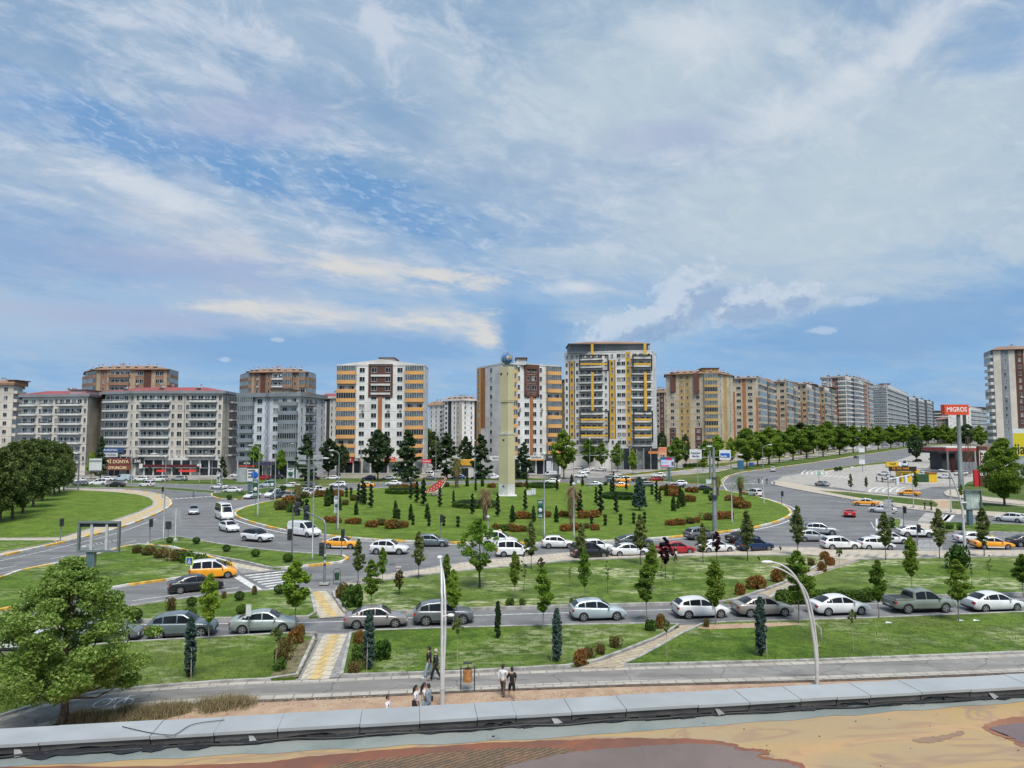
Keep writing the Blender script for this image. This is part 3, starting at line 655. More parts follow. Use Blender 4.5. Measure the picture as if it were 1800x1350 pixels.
# ---- parapet
M_cop = mat('coping_metal', (.35, .365, .37), .5, .1, var=.07, scale=.8, detail=7)
M_fas = mat('fascia_board', (.115, .105, .095), .6, var=.25, scale=1.5, detail=7)
M_blk = mat('black_membrane', (.018, .020, .026), .5, var=.2)
par = empty('parapet', org, RZ, 'long low parapet with pale metal coping and torn black membrane at roof edge', 'parapet')
jb = [-150, -30, 104, 288, 394, 500, 637, 737, 833, 898, 991, 1082, 1203, 1289, 1375, 1436, 1492, 1578, 1661, 1764, 1880, 2000]
js = []
for x in jb:
    y = 1283 + (1185 - 1283) * x / 1800; js.append(RL(x, y, ZP)[0])
for i, (a, b_) in enumerate(zip(js, js[1:])):
    mb = MB(); t = .004 * (i % 3)
    mb.box(a + .003, b_ - .003, 0, dep, ZP - .012 + t, ZP + .012 + t, 0); mb.box(a + .006, b_ - .006, -.008, .006, ZP - .03 + t, ZP + .014 + t, 0)
    mb.build('coping_panel', M_cop, par)
    # fascia under it, some panels torn away at the lower edge
    mb = MB(); h = .095; torn = i in (2, 5, 8, 10, 13, 15, 17)
    if torn:
        k = 7; pts = [(a + .01 + (b_ - a - .02) * j / k, ZP - .03 - h + (rnd.random() * .045 if 0 < j < k else 0)) for j in range(k + 1)]
    else: pts = [(a + .01, ZP - .03 - h), (b_ - .01, ZP - .03 - h)]
    top = [(x, ZP - .032) for x, _ in pts]; n = len(pts)
    for yy, fl in ((.03, 1), (.045, 0)):
        vs = [(x, yy, z) for x, z in pts] + [(x, yy, z) for x, z in top]
        mb.add(vs, [(j, j + 1, n + j + 1, n + j) if fl else (n + j, n + j + 1, j + 1, j) for j in range(n - 1)])
    mb.build('fascia_panel', M_fas, par)
mb = MB(); mb.box(js[0], js[-1], .075, dep - .02, ZR, ZP - .02, 0); mb.build('upstand', mat('upstand_render', (.10, .11, .11), .8, var=.25, scale=2), par)
for j in range(34):                                  # rags of torn membrane lying under the fascia
    x = js[1] + (js[-2] - js[1]) * (j + rnd.random() * .8) / 34; L = rnd.uniform(.2, .8) * (1.3 if x < 3 else 1); mb = MB(); k = 8; y1 = -rnd.uniform(.02, .09) * (2 if x < 3 else 1)
    top = [(x + L * i / k, .07, ZR + .05 + rnd.uniform(0, .03)) for i in range(k + 1)]; low = [(x + L * i / k + rnd.uniform(-.03, .03), y1 * math.sin(math.pi * (i + .3) / (k + .6)) + rnd.uniform(-.012, .012), ZR + .010 + rnd.uniform(0, .02)) for i in range(k + 1)]
    mb.add(top + low, [(i, k + 1 + i, k + 2 + i, i + 1) for i in range(k)], 0, True); mb.build('torn_membrane', M_blk, par)
for j in range(5):
    x = js[1] + (js[-3] - js[1]) * (j + rnd.random() * .8) / 5; L = rnd.uniform(.08, .2); mb = MB()
    mb.add([(x, .022, ZP - .06), (x + L * .5, .022, ZP - .07), (x + L, -.03, ZR + .03), (x + L * .25, -.05, ZR + .02)], [(0, 3, 2, 1)]); mb.build('bent_flashing', mat('dull_metal', (.2, .21, .21), .6), par)
mb = MB()
mb.tube([(js[0] + (js[-1] - js[0]) * i / 60, -.03 + .03 * math.sin(i * 1.3), ZR + .02 + .02 * math.sin(i * .9) ** 2) for i in range(61)], .017, 6)
tag(mb.build('cable', mat('cable_black', (.015, .015, .015), .5), None, org, RZ), 'long black cable lying along the foot of the roof parapet', 'cable')
p0 = [(1440 / 3.65, 980 + 1042 / 3.65), (340, 1273), (312, 1289), (300, 1292), (270, 1289), (240, 1283), (215, 1277)]
mb = MB(); q = smooth_open([G(x, y, ZP + .03) for x, y in p0], 5); mb.tube(q, .0055, 5)
tag(mb.build('wire', mat('cable_black', (.015, .015, .015))), 'thin black wire lying curled across the pale parapet coping', 'wire')
bx = RL(867, 1296, ZR); mb = MB(); mb.box(bx[0] - .09, bx[0] + .09, bx[1] - .09, bx[1] + .09, .0, .012); d = mb.build('roof_drain', mat('drain_plate', (.20, .22, .22), .6), None, (org.x, org.y, ZR), RZ)
tag(d, 'small square drain plate with a dark hole in the grey roof membrane', 'drain')
mb = MB(); mb.tube([(bx[0], bx[1], .012), (bx[0], bx[1], .016)], .025, 12); mb.build('hole', M_blk, d)
mb = MB()
for _ in range(60):
    x, y = rnd.uniform(x0 + 2, x1), rnd.uniform(e0 - 2.6, e0 + .2); r = rnd.uniform(.006, .016)
    mb.ball((x, y, .008), r, r, .006, 6, 4)
tag(mb.build('pebbles', mat('pebble', (.12, .09, .07), .8), None, (org.x, org.y, ZR), RZ), 'scattered small dark pebbles and bits of dirt on the roof', 'pebbles', kind='stuff')
# ================================================================ VEHICLES
M_glass = mat('car_glass', (.010, .013, .016), .08, 0, var=0, spec=.35)
M_tyre = mat('tyre', (.02, .02, .021), .85, var=0); M_rim = mat('rim_alloy', (.42, .43, .45), .35, .7, var=0)
M_trim = mat('black_trim', (.025, .025, .027), .55, var=0); M_head = mat('headlamp', (.62, .66, .70), .12, .3, var=0, spec=.8)
M_tail = mat('tail_lamp', (.33, .012, .012), .2, var=0); M_plate = mat('number_plate', (.66, .67, .68), .5, var=0)
M_under = mat('underbody', (.012, .012, .013), .9, var=0)
PAINT = {}
def paint(name, c=None, rough=.28, metal=0.0):
    if name not in PAINT:
        PAINT[name] = mat('paint_' + name, c, rough, metal, var=.06, scale=.7, coat=.6, spec=.5)
    return PAINT[name]
for n_, c_, me_ in (('white', (.66, .67, .68), 0), ('offwhite', (.55, .56, .56), 0), ('silver', (.38, .40, .42), .35), ('iceblue', (.42, .50, .54), .2), ('mint', (.33, .38, .37), .3), ('grey', (.15, .16, .175), .3),
                    ('bluegrey', (.13, .165, .18), .3), ('beige', (.31, .285, .26), .35), ('taupe', (.27, .25, .245), .3), ('black', (.014, .015, .018), 0), ('navy', (.012, .028, .085), .1), ('blue', (.015, .04, .20), 0),
                    ('red', (.36, .012, .02), 0), ('brightred', (.50, .015, .02), 0), ('taxi', (.80, .33, .018), 0), ('teal', (.06, .085, .09), .2), ('olive', (.24, .27, .23), .3), ('brown', (.07, .055, .05), .2), ('yellow', (.75, .55, .02), 0)):
    paint(n_, c_, .3, me_)

def cut_wheels(body, axles, r, w):
    cut = MB()
    for ax in axles:
        cut.tube([(ax, -w - .3, r), (ax, -w + .34, r)], r * 1.17, 20); cut.tube([(ax, w - .34, r), (ax, w + .3, r)], r * 1.17, 20)
    c = cut.build('cutter', M_trim)
    md = body.modifiers.new('cut', 'BOOLEAN'); md.object = c; md.operation = 'DIFFERENCE'; md.solver = 'EXACT'
    me = evald(body); body.modifiers.remove(md); body.data = me; bpy.data.objects.remove(c)

def ring_loft(rings, mb, mi=0, caps=True):
    n = len(rings[0]); vs = [p for r_ in rings for p in r_]; fs = []
    for i in range(len(rings) - 1):
        for j in range(n): fs.append((i * n + j, (i + 1) * n + j, (i + 1) * n + (j + 1) % n, i * n + (j + 1) % n))
    mb.add(vs, fs, mi, True)
    if caps: mb.f.append(tuple(range(len(mb.v) - n * len(rings), len(mb.v) - n * len(rings) + n))); mb.m.append(mi); mb.sm.append(False); mb.f.append(tuple(reversed(range(len(mb.v) - n, len(mb.v))))); mb.m.append(mi); mb.sm.append(False)

# body stations: x, bottom, top, width factor ; cabin stations: x, top, roof half-width factor
SPEC = {
 'sedan': dict(L=4.55, W=.895, r=.325, ax=(-1.35, 1.38),
    body=[(-2.27, .42, .70, .80), (-2.22, .34, .92, .90), (-2.05, .24, 1.0, .96), (-1.6, .20, 1.01, 1), (-.8, .19, .97, 1), (.2, .19, .94, 1), (.95, .20, .92, 1), (1.5, .20, .84, .98), (1.95, .22, .76, .95), (2.2, .27, .66, .86), (2.28, .36, .54, .76)],
    cab=[(-1.78, .98, .80), (-1.45, 1.14, .76), (-1.0, 1.34, .70), (-.5, 1.43, .68), (0, 1.45, .68), (.35, 1.41, .69), (.75, 1.20, .76), (1.12, .93, .82)], wb=.88,
    side=[(-1.38, -.95), (-.90, -.10), (-.02, .80)], ws=(.42, 1.06), rw=(-1.70, -1.05)),
 'hatch': dict(L=4.15, W=.885, r=.325, ax=(-1.25, 1.28),
    body=[(-2.07, .42, .78, .84), (-2.03, .34, .98, .92), (-1.85, .25, 1.04, .97), (-1.4, .20, 1.03, 1), (-.6, .19, .99, 1), (.2, .19, .95, 1), (.85, .20, .93, 1), (1.35, .20, .86, .98), (1.75, .22, .76, .95), (2.0, .27, .66, .86), (2.08, .36, .54, .76)],
    cab=[(-1.96, 1.02, .84), (-1.78, 1.20, .78), (-1.5, 1.38, .72), (-1.0, 1.47, .70), (-.4, 1.50, .70), (.1, 1.47, .70), (.55, 1.25, .77), (.98, .94, .83)], wb=.88,
    side=[(-1.62, -1.12), (-1.05, -.25), (-.17, .66)], ws=(.20, .90), rw=(-1.93, -1.58)),
 'suv': dict(L=4.45, W=.92, r=.36, ax=(-1.33, 1.36),
    body=[(-2.22, .46, .84, .84), (-2.18, .38, 1.02, .93), (-2.0, .30, 1.09, .97), (-1.5, .25, 1.09, 1), (-.6, .25, 1.06, 1), (.3, .25, 1.03, 1), (.9, .26, 1.02, 1), (1.5, .26, .98, .98), (1.92, .28, .90, .95), (2.16, .34, .76, .87), (2.24, .44, .62, .78)],
    cab=[(-2.06, 1.06, .85), (-1.85, 1.30, .79), (-1.6, 1.48, .74), (-1.1, 1.59, .72), (-.4, 1.63, .72), (.15, 1.60, .72), (.60, 1.36, .78), (1.02, 1.03, .84)], wb=.89,
    side=[(-1.72, -1.15), (-1.07, -.25), (-.17, .70)], ws=(.25, .95), rw=(-2.04, -1.68), clad=True),
 'coupe_suv': dict(L=4.6, W=.93, r=.37, ax=(-1.38, 1.40),
    body=[(-2.30, .46, .86, .84), (-2.25, .38, 1.04, .93), (-2.05, .30, 1.10, .97), (-1.5, .25, 1.09, 1), (-.6, .25, 1.05, 1), (.3, .25, 1.02, 1), (.9, .26, 1.0, 1), (1.5, .26, .96, .98), (1.97, .28, .88, .95), (2.22, .34, .76, .87), (2.31, .44, .62, .78)],
    cab=[(-2.05, 1.08, .84), (-1.65, 1.24, .77), (-1.2, 1.40, .72), (-.7, 1.52, .70), (-.1, 1.55, .70), (.3, 1.50, .71), (.72, 1.28, .77), (1.12, 1.01, .83)], wb=.88,
    side=[(-1.50, -1.02), (-.95, -.15), (-.07, .78)], ws=(.38, 1.06), rw=(-1.98, -1.25), clad=True),
 'mpv': dict(L=4.35, W=.905, r=.325, ax=(-1.30, 1.30),
    body=[(-2.17, .42, .90, .90), (-2.14, .32, 1.08, .96), (-2.0, .24, 1.12, .98), (-1.4, .20, 1.12, 1), (-.6, .19, 1.10, 1), (.3, .19, 1.06, 1), (.95, .20, 1.03, 1), (1.45, .20, .96, .98), (1.85, .22, .86, .95), (2.1, .28, .72, .86), (2.18, .38, .58, .76)],
    cab=[(-2.12, 1.10, .86), (-2.05, 1.45, .80), (-1.92, 1.72, .76), (-1.3, 1.80, .75), (-.4, 1.82, .75), (.15, 1.77, .75), (.65, 1.46, .79), (1.22, 1.04, .85)], wb=.90,
    side=[(-1.85, -1.10), (-1.0, -.15), (-.05, .80)], ws=(.25, 1.15), rw=(-2.10, -1.97)),
 'van': dict(L=5.2, W=.99, r=.34, ax=(-1.55, 1.70),
    body=[(-2.58, .46, 1.0, .92), (-2.55, .36, 1.22, .97), (-2.4, .26, 1.26, .99), (-1.6, .22, 1.27, 1), (-.6, .22, 1.25, 1), (.5, .22, 1.21, 1), (1.2, .22, 1.17, 1), (1.75, .22, 1.08, .98), (2.2, .24, .95, .95), (2.5, .32, .80, .88), (2.6, .44, .62, .78)],
    cab=[(-2.54, 1.24, .90), (-2.5, 1.70, .86), (-2.4, 1.93, .83), (-1.6, 1.98, .82), (-.3, 1.99, .82), (.55, 1.95, .81), (1.05, 1.62, .83), (1.65, 1.12, .87)], wb=.93,
    side=[(.15, 1.12)], ws=(.62, 1.58), rw=None),
 'minibus': dict(L=6.6, W=1.0, r=.36, ax=(-2.0, 2.15),
    body=[(-3.28, .50, 1.1, .92), (-3.25, .36, 1.30, .97), (-3.1, .28, 1.36, .99), (-2.2, .24, 1.36, 1), (-.6, .24, 1.34, 1), (1.0, .24, 1.32, 1), (1.7, .24, 1.28, 1), (2.3, .24, 1.18, .98), (2.8, .26, 1.04, .95), (3.15, .34, .88, .90), (3.28, .46, .66, .80)],
    cab=[(-3.24, 1.34, .92), (-3.2, 2.1, .88), (-3.1, 2.55, .80), (-2.0, 2.66, .78), (0, 2.68, .78), (1.2, 2.62, .78), (1.75, 2.15, .82), (2.35, 1.22, .88)], wb=.95,
    side=[(-3.0, -2.0), (-1.9, -.9), (-.8, .2), (.3, 1.2), (1.3, 1.95)], ws=(1.35, 2.28), rw=(-3.23, -3.16)),
 'pickup': dict(L=5.3, W=.93, r=.38, ax=(-1.55, 1.60),
    body=[(-2.64, .52, .98, .92), (-2.60, .46, 1.06, .96), (-2.4, .40, 1.08, .98), (-1.6, .34, 1.08, 1), (-.8, .32, 1.08, 1), (.2, .32, 1.07, 1), (1.1, .32, 1.06, 1), (1.75, .32, 1.02, .98), (2.25, .34, .95, .95), (2.52, .40, .84, .90), (2.62, .50, .64, .80)],
    cab=[(-1.02, 1.07, .86), (-.95, 1.40, .80), (-.82, 1.66, .75), (-.3, 1.74, .73), (.3, 1.74, .73), (.62, 1.68, .74), (1.02, 1.40, .79), (1.42, 1.07, .84)], wb=.88,
    side=[(-.78, .02), (.10, 1.08)], ws=(.72, 1.36), rw=(-1.00, -.88), bed=True),
 'sports': dict(L=4.35, W=.92, r=.34, ax=(-1.25, 1.35),
    body=[(-2.17, .40, .74, .84), (-2.12, .32, .92, .93), (-1.9, .24, .98, .98), (-1.4, .19, .97, 1), (-.6, .17, .92, 1), (.2, .17, .88, 1), (.85, .18, .86, 1), (1.35, .18, .80, .98), (1.8, .20, .72, .95), (2.08, .25, .60, .86), (2.18, .34, .48, .76)],
    cab=[(-1.85, .97, .76), (-1.45, 1.10, .71), (-1.0, 1.22, .66), (-.5, 1.30, .64), (-.1, 1.31, .64), (.2, 1.26, .66), (.55, 1.08, .73), (.92, .87, .80)], wb=.86,
    side=[(-1.05, -.40), (-.32, .62)], ws=(.28, .84), rw=(-1.78, -1.05)),
}
CARS = {}
def lerp_tab(tab, x, k):
    for a, b_ in zip(tab, tab[1:]):
        if a[0] <= x <= b_[0]: return a[k] + (b_[k] - a[k]) * (x - a[0]) / (b_[0] - a[0])
    return tab[0][k] if x < tab[0][0] else tab[-1][k]
def make_car(kind):
    S = SPEC[kind]; w = S['W']; root = empty('car'); mb = MB(); rings = []
    def ring(x, zb, zt, f):
        h = zt - zb; a = w * f
        half = [(.55 * a, zb), (.90 * a, zb + .03), (.985 * a, zb + .12), (1.0 * a, zb + h * .55), (.985 * a, zt - .12 * min(1, h)), (.94 * a, zt - .035), (.86 * a, zt), (.4 * a, zt + .018)]
        return [(x, y, z) for y, z in half] + [(x, -y, z) for y, z in reversed(half)]
    bod = S['body']; xs = []
    for p, q in zip(bod, bod[1:]): xs += [p[0], (p[0] + q[0]) / 2]
    xs.append(bod[-1][0])
    for x in xs: rings.append(ring(x, lerp_tab(bod, x, 1), lerp_tab(bod, x, 2), lerp_tab(bod, x, 3)))
    ring_loft(rings, mb); body = mb.build('body', paint('white'), root); cut_wheels(body, S['ax'], S['r'], w)
    for p in body.data.polygons: p.use_smooth = True
    body.data.materials.clear(); body.data.materials.append(paint('white'))
    for p in body.data.polygons: p.material_index = 0
    try: body.data.set_sharp_from_angle(angle=R(38))
    except Exception: pass
    mb = MB(); mb.box(S['ax'][0] - S['r'] * 1.3, S['ax'][1] + S['r'] * 1.3, -w * .72, w * .72, .17, .62); mb.build('chassis', M_under, root)
    # cabin
    cab = S['cab']; wb = w * S['wb']; mb = MB(); rings = []
    belt = lambda x: lerp_tab(bod, x, 2) - .02
    def cring(x, zt, f):
        zb = min(belt(x), zt - .005); wt = w * f; k = min(1, (zt - zb) / .3); wt = wb + (wt - wb) * k
        half = [(wb, zb - .05), (wb, zb), (wt, zt - .075 * k), (wt * .95, zt - .03 * k), (wt * .80, zt), (wt * .4, zt + .02)]
        return [(x, y, z) for y, z in half] + [(x, -y, z) for y, z in reversed(half)]
    for p in cab: rings.append(cring(*p))
    ring_loft(rings, mb); cb = mb.build('cabin', paint('white'), root)
    try: cb.data.set_sharp_from_angle(angle=R(32))
    except Exception: pass
    def side_pt(x, t, sgn):
        zt = lerp_tab(cab, x, 1); f = lerp_tab(cab, x, 2); zb = min(belt(x), zt - .005); k = min(1, (zt - zb) / .3); wt = wb + (w * f - wb) * k
        z0, z1 = zb + .03, zt - .095 * k
        z = z0 + (z1 - z0) * t; y = wb + (wt - wb) * (z - zb) / max(.01, zt - .075 * k - zb)
        return (x, sgn * (y + .012), z)
    for sgn in (1, -1):
        for xa, xb in S['side']:
            mb = MB(); n = 5; lo = [side_pt(xa + (xb - xa) * i / n, 0, sgn) for i in range(n + 1)]; hi = [side_pt(xa + (xb - xa) * i / n, 1, sgn) for i in range(n + 1)]
            for i in range(n):
                f = [lo[i], lo[i + 1], hi[i + 1], hi[i]]
                mb.add(f if sgn < 0 else f[::-1], [(0, 1, 2, 3)])
            mb.build('side_window', M_glass, root)
    def end_glass(xa, xb, nm, fr):
        mb = MB(); n = 4; prev = None
        for i in range(n + 1):
            x = xa + (xb - xa) * i / n; zt = lerp_tab(cab, x, 1); f = lerp_tab(cab, x, 2); zb = min(belt(x), zt - .005); k = min(1, (zt - zb) / .3); wt = wb + (w * f - wb) * k
            z = zt + .012; row = [(x + fr * .01, -wt * .86, z - .015), (x + fr * .01, -wt * .4, z + .025), (x + fr * .01, wt * .4, z + .025), (x + fr * .01, wt * .86, z - .015)]
            if prev: mb.add(prev + row, [(j, j + 1, j + 5, j + 4) for j in range(3)], 0, True)
            prev = row
        mb.build(nm, M_glass, root)
    end_glass(S['ws'][0], S['ws'][1], 'windshield', 1)
    if S['rw']: end_glass(S['rw'][0], S['rw'][1], 'rear_window', -1)
    for ax in S['ax']:
        for sgn in (1, -1):
            r = S['r']; mb = MB(); y1 = w * .985; y0 = y1 - .21
            mb.tube([(0, y0, 0), (0, y0 + .02, 0), (0, y1 - .03, 0), (0, y1, 0)], [r * .93, r, r, r * .90], 18)
            mb.tube([(0, y1 - .001, 0), (0, y1 + .004, 0)], r * .66, 14, 1); 
            for k in range(5):
                a = k * 2 * math.pi / 5 + .3; c, s_ = math.cos(a), math.sin(a); c2, s2 = math.cos(a + .55), math.sin(a + .55)
                mb.add([(c * r * .2, y1 + .006, s_ * r * .2), (c * r * .6, y1 + .006, s_ * r * .6), (c2 * r * .6, y1 + .006, s2 * r * .6), (c2 * r * .2, y1 + .006, s2 * r * .2)], [(0, 1, 2, 3), (3, 2, 1, 0)], 0)
            me_key = 'wheel_%s' % r
            wl = mb.build('wheel', [M_tyre, M_rim], root, (ax, 0, r), 0.0)
            if sgn < 0: wl.scale = (1, -1, 1)
    xf, xr = bod[-1][0], bod[0][0]; zf = lerp_tab(bod, xf - .12, 2); zr = lerp_tab(bod, xr + .06, 2)
    for sgn in (1, -1):
        mb = MB(); x1 = xf - .03; wf = w * lerp_tab(bod, xf - .10, 3)
        pts = [(xf - .02, .50), (xf - .10, .80), (xf - .32, .955)]
        q = [(x, sgn * (w * lerp_tab(bod, x, 3) * t + .012), 0) for x, t in pts]
        zt = [lerp_tab(bod, x, 2) for x, _ in pts]
        vs = [(q[i][0] + .012, q[i][1], zt[i] - .20 + .03 * i) for i in range(3)] + [(q[i][0] + .004, q[i][1], zt[i] - .055) for i in range(3)]
        vs = [(xf + .004, sgn * .50 * w * lerp_tab(bod, xf, 3), lerp_tab(bod, xf, 2) - .03)] if False else vs
        mb = MB(); mb.box(xf - .22, xf - .035 + .02, sgn * wf * .62, sgn * (wf * .985), zf - .24, zf - .09); mb.build('headlight', M_head, root)
        wr = w * lerp_tab(bod, xr + .08, 3)
        mb = MB(); h = .40 if kind in ('mpv', 'van', 'minibus') else .17; mb.box(xr + .0, xr + .20, sgn * wr * .66, sgn * (wr * 1.005), zr - .09 - h, zr - .08); mb.build('taillight', M_tail, root)
        mb = MB(); xm = S['side'][-1][1] + .02; zb = belt(xm) + .09; mb.box(xm - .06, xm + .06, sgn * (wb + .01), sgn * (w + .16), zb - .06, zb + .08); mb.build('mirror', paint('white') if kind != 'van' else M_trim, root)
    mb = MB(); mb.box(xf - .06, xf + .015, -.52 * w, .52 * w, .40, .52 if kind != 'suv' else .62); mb.build('grille', M_trim, root)
    mb = MB(); mb.box(xf + .0, xf + .022, -.25, .25, .40 if kind == 'sports' else .34, .45); mb.build('number_plate', M_plate, root)
    mb = MB(); mb.box(xr - .012, xr + .02, -.25, .25, .56, .67); mb.build('number_plate', M_plate, root)
    mb = MB(); mb.box(xr - .012, xr + .12, -.72 * w, .72 * w, .30 if kind != 'pickup' else .42, .42 if kind != 'pickup' else .54); mb.build('rear_bumper', M_trim, root)
    if S.get('clad'):
        for sgn in (1, -1): mb = MB(); mb.box(S['ax'][0] + S['r'] * 1.15, S['ax'][1] - S['r'] * 1.15, sgn * (w * .97), sgn * (w + .012), .24, .40); mb.build('sill_cladding', M_trim, root)
    if S.get('bed'):
        mb = MB(); mb.box(-2.50, -1.06, -w * .80, w * .80, .98, 1.103); mb.build('cargo_bed', M_trim, root)
        for sgn in (1, -1): mb = MB(); mb.box(-2.58, -1.02, sgn * w * .82, sgn * w * .97, 1.05, 1.17); mb.build('bed_rail', paint('white'), root)
        mb = MB(); mb.box(-2.60, -2.52, -w * .9, w * .9, 1.0, 1.17); mb.build('bed_rail', paint('white'), root)
    return root
def paintable(o): return o.type == 'MESH' and o.data.materials and o.data.materials[0] and o.data.materials[0].name == 'paint_white'
def recolour(root, body, cabin=None):
    for ch in root.children:
        if paintable(ch):
            ch.material_slots[0].link = 'OBJECT'; ch.material_slots[0].material = paint(cabin if (cabin and ch.name.startswith('cabin')) else body)
FIRST = {}
def car(kind, x0, y0, x1, y1, colour, label, cabin=None, group=None, name=None, cat='car', z=0.0, sc=1.0, extra=None):
    """x0,y0 rear contact and x1,y1 front contact of the side turned to the viewer"""
    if kind not in CARS: CARS[kind] = make_car(kind)
    root = copy_tree(CARS[kind]); root.name = name or {'van': 'van', 'mpv': 'minivan', 'minibus': 'minibus', 'pickup': 'pickup_truck'}.get(kind, 'car')
    a, b_ = G(x0, y0, z), G(x1, y1, z); d = (b_ - a).normalized(); nrm = Vector((-d.y, d.x, 0))
    if nrm.y < 0: nrm = -nrm
    c = (a + b_) / 2
    side = abs(d.x) > .35
    c = c + (nrm * SPEC[kind]['W'] if side else Vector((0, 1, 0)) * SPEC[kind]['L'] / 2)
    root.location = (c.x, c.y, z + .005); root.rotation_euler = (0, 0, math.atan2(d.y, d.x)); root.scale = (sc,) * 3
    recolour(root, colour, cabin)
    tag(root, label, cat, group or 'cars around the junction')
    return root
SVC = 'cars on the near service road'; RING = 'cars on the roundabout road'; BACK = 'cars along the back road'; LOT = 'vehicles at the filling station lot'
def taxi_extras(root, kind, side=False):
    S = SPEC[kind]; z = max(p[1] for p in S['cab']); mb = MB(); mb.box(-.12, .12, -.22, .22, z + .01, z + .16); s = mb.build('roof_sign', paint('yellow'), root)
    for sgn in (1, -1): mb = MB(); mb.box(S['ax'][0] + S['r'] * 1.2, S['ax'][1] - S['r'] * 1.2, sgn * (S['W'] * .98), sgn * (S['W'] + .008), .22, .36); mb.build('sill', paint('white'), root)
# ---- near service road
car('suv', -20, 1152, 58, 1147, 'white', 'white car half hidden behind the big leafy tree, leftmost in the picture', group=SVC)
car('sedan', 120, 1136, 234, 1129, 'grey', 'grey car with its nose showing just right of the big leafy tree', group=SVC)
car('suv', 256, 1127, 372, 1121, 'bluegrey', 'blue-grey parked SUV behind the leftmost clipped column cypress', cabin='bluegrey', group=SVC)
car('sedan', 403, 1117, 517, 1112, 'mint', 'pale green-silver sedan parked just left of the paved crossing path', group=SVC)
car('sedan', 612, 1108, 708, 1104, 'taupe', 'old taupe sedan just right of the paved crossing path', group=SVC)
car('suv', 729, 1102, 832, 1098, 'grey', 'dark grey SUV behind the tall curved lamp post', cabin='grey', group=SVC)
car('hatch', 1003, 1094, 1107, 1091, 'iceblue', 'ice-blue hatchback alone in the middle of the near road', group=SVC)
car('hatch', 1191, 1090, 1287, 1087, 'white', 'small white hatchback parked by the end of the beige brick path', group=SVC)
car('sedan', 1297, 1087, 1402, 1084, 'beige', 'beige sedan behind a dark clipped cypress, left of the curved lamp', group=SVC)
car('sedan', 1431, 1085, 1540, 1081, 'white', 'white sedan just right of the curved lamp on the near road', group=SVC)
car('pickup', 1566, 1081, 1694, 1077, 'olive', 'silver-green double-cab pickup truck with an empty dark bed', group=SVC, cat='pickup truck')
car('sedan', 1704, 1079, 1818, 1075, 'white', 'white sedan cut by the right edge on the near road', group=SVC)
# ---- road past the billboard frame
car('sedan', 297, 1047, 394, 1037, 'black', 'black sedan driving past below the empty billboard frame', group=RING)
t = car('mpv', 334, 1022, 414, 1016, 'taxi', 'white and orange taxi minivan beside the pedestrian sign', cabin='white', group=RING, cat='taxi'); t.name = 'taxi'
t = car('sedan', 566, 965, 626, 966, 'taxi', 'orange taxi sedan with white roof right of the signal gantry', cabin='white', group=RING, cat='taxi'); t.name = 'taxi'; taxi_extras(t, 'sedan')
car('suv', 648, 975, 714, 976, 'white', 'white SUV behind the young tree right of the orange taxi', group=RING)
car('hatch', 728, 962, 790, 962, 'bluegrey', 'blue-grey hatchback entering at the left of the wide open tree', cabin='bluegrey', group=RING)
t = car('mpv', 852, 960, 902, 961, 'white', 'white and yellow taxi van mostly hidden behind the wide open tree', cabin='white', group=RING, cat='taxi'); t.name = 'taxi'; taxi_extras(t, 'mpv')
car('mpv', 876, 980, 935, 979, 'white', 'white minivan with black side strips in front of the hidden taxi', group=RING, cat='minivan')
car('hatch', 953, 965, 1012, 965, 'white', 'white hatchback with small red lettering, driving right of the minivan', group=RING)
car('mpv', 1012, 984, 1073, 981, 'black', 'black minivan in front of a white hatchback', group=RING, cat='minivan')
car('hatch', 1026, 972, 1080, 971, 'white', 'white hatchback half covered by the black minivan', group=RING)
car('sedan', 1077, 980, 1142, 978, 'white', 'long white sedan between the black minivan and the red sedan', cabin='offwhite', group=RING)
car('coupe_suv', 1090, 964, 1150, 962, 'teal', 'very dark teal SUV in the row behind the long white sedan', group=RING)
car('sedan', 1162, 977, 1226, 974, 'red', 'dark red sedan behind the purple-leaved tree', group=RING)
car('sedan', 1231, 974, 1298, 971, 'white', 'white sedan between the red sedan and the navy SUV', group=RING)
car('suv', 1214, 951, 1264, 948, 'grey', 'grey SUV by the island kerb next to the thick mast', cabin='grey', group=RING)
car('sedan', 1285, 957, 1343, 953, 'black', 'black sedan behind the navy SUV', group=RING)
car('suv', 1303, 972, 1366, 969, 'navy', 'navy blue SUV waiting at the middle of the ring road', group=RING)
car('suv', 1417, 940, 1472, 942, 'silver', 'silver SUV right of the tall narrow tree', group=RING)
car('hatch', 1408, 953, 1456, 953, 'silver', 'small silver hatchback in front of the silver SUV', cabin='offwhite', group=RING)
car('suv', 1452, 968, 1514, 968, 'white', 'white SUV with dark sills, first of the right queue', group=RING)
car('hatch', 1516, 968, 1577, 968, 'white', 'white hatchback behind the young tree at the right queue', group=RING)
car('sedan', 1537, 957, 1604, 957, 'white', 'white sedan in the second lane above the white hatchback', group=RING)
car('coupe_suv', 1583, 945, 1646, 946, 'white', 'white sloping-roof SUV stopped above the right zebra crossing', group=RING)
car('sedan', 1686, 956, 1752, 957, 'white', 'white sedan behind the thick white pole at the right', group=RING)
t = car('sedan', 1716, 966, 1787, 967, 'taxi', 'orange and white taxi sedan at the far right of the ring road', cabin='white', group=RING, cat='taxi'); t.name = 'taxi'; taxi_extras(t, 'sedan')
car('sedan', 1781, 962, 1850, 963, 'black', 'black car cut by the right edge ahead of the orange taxi', group=RING)
t = car('sedan', 1542, 891, 1500, 889, 'taxi', 'orange taxi with white roof driving left past the long pavement', cabin='white', group=RING, cat='taxi'); t.name = 'taxi'; taxi_extras(t, 'sedan')
car('sedan', 1574, 904, 1522, 900, 'white', 'white sedan behind the blue-grey direction signs', group=RING)
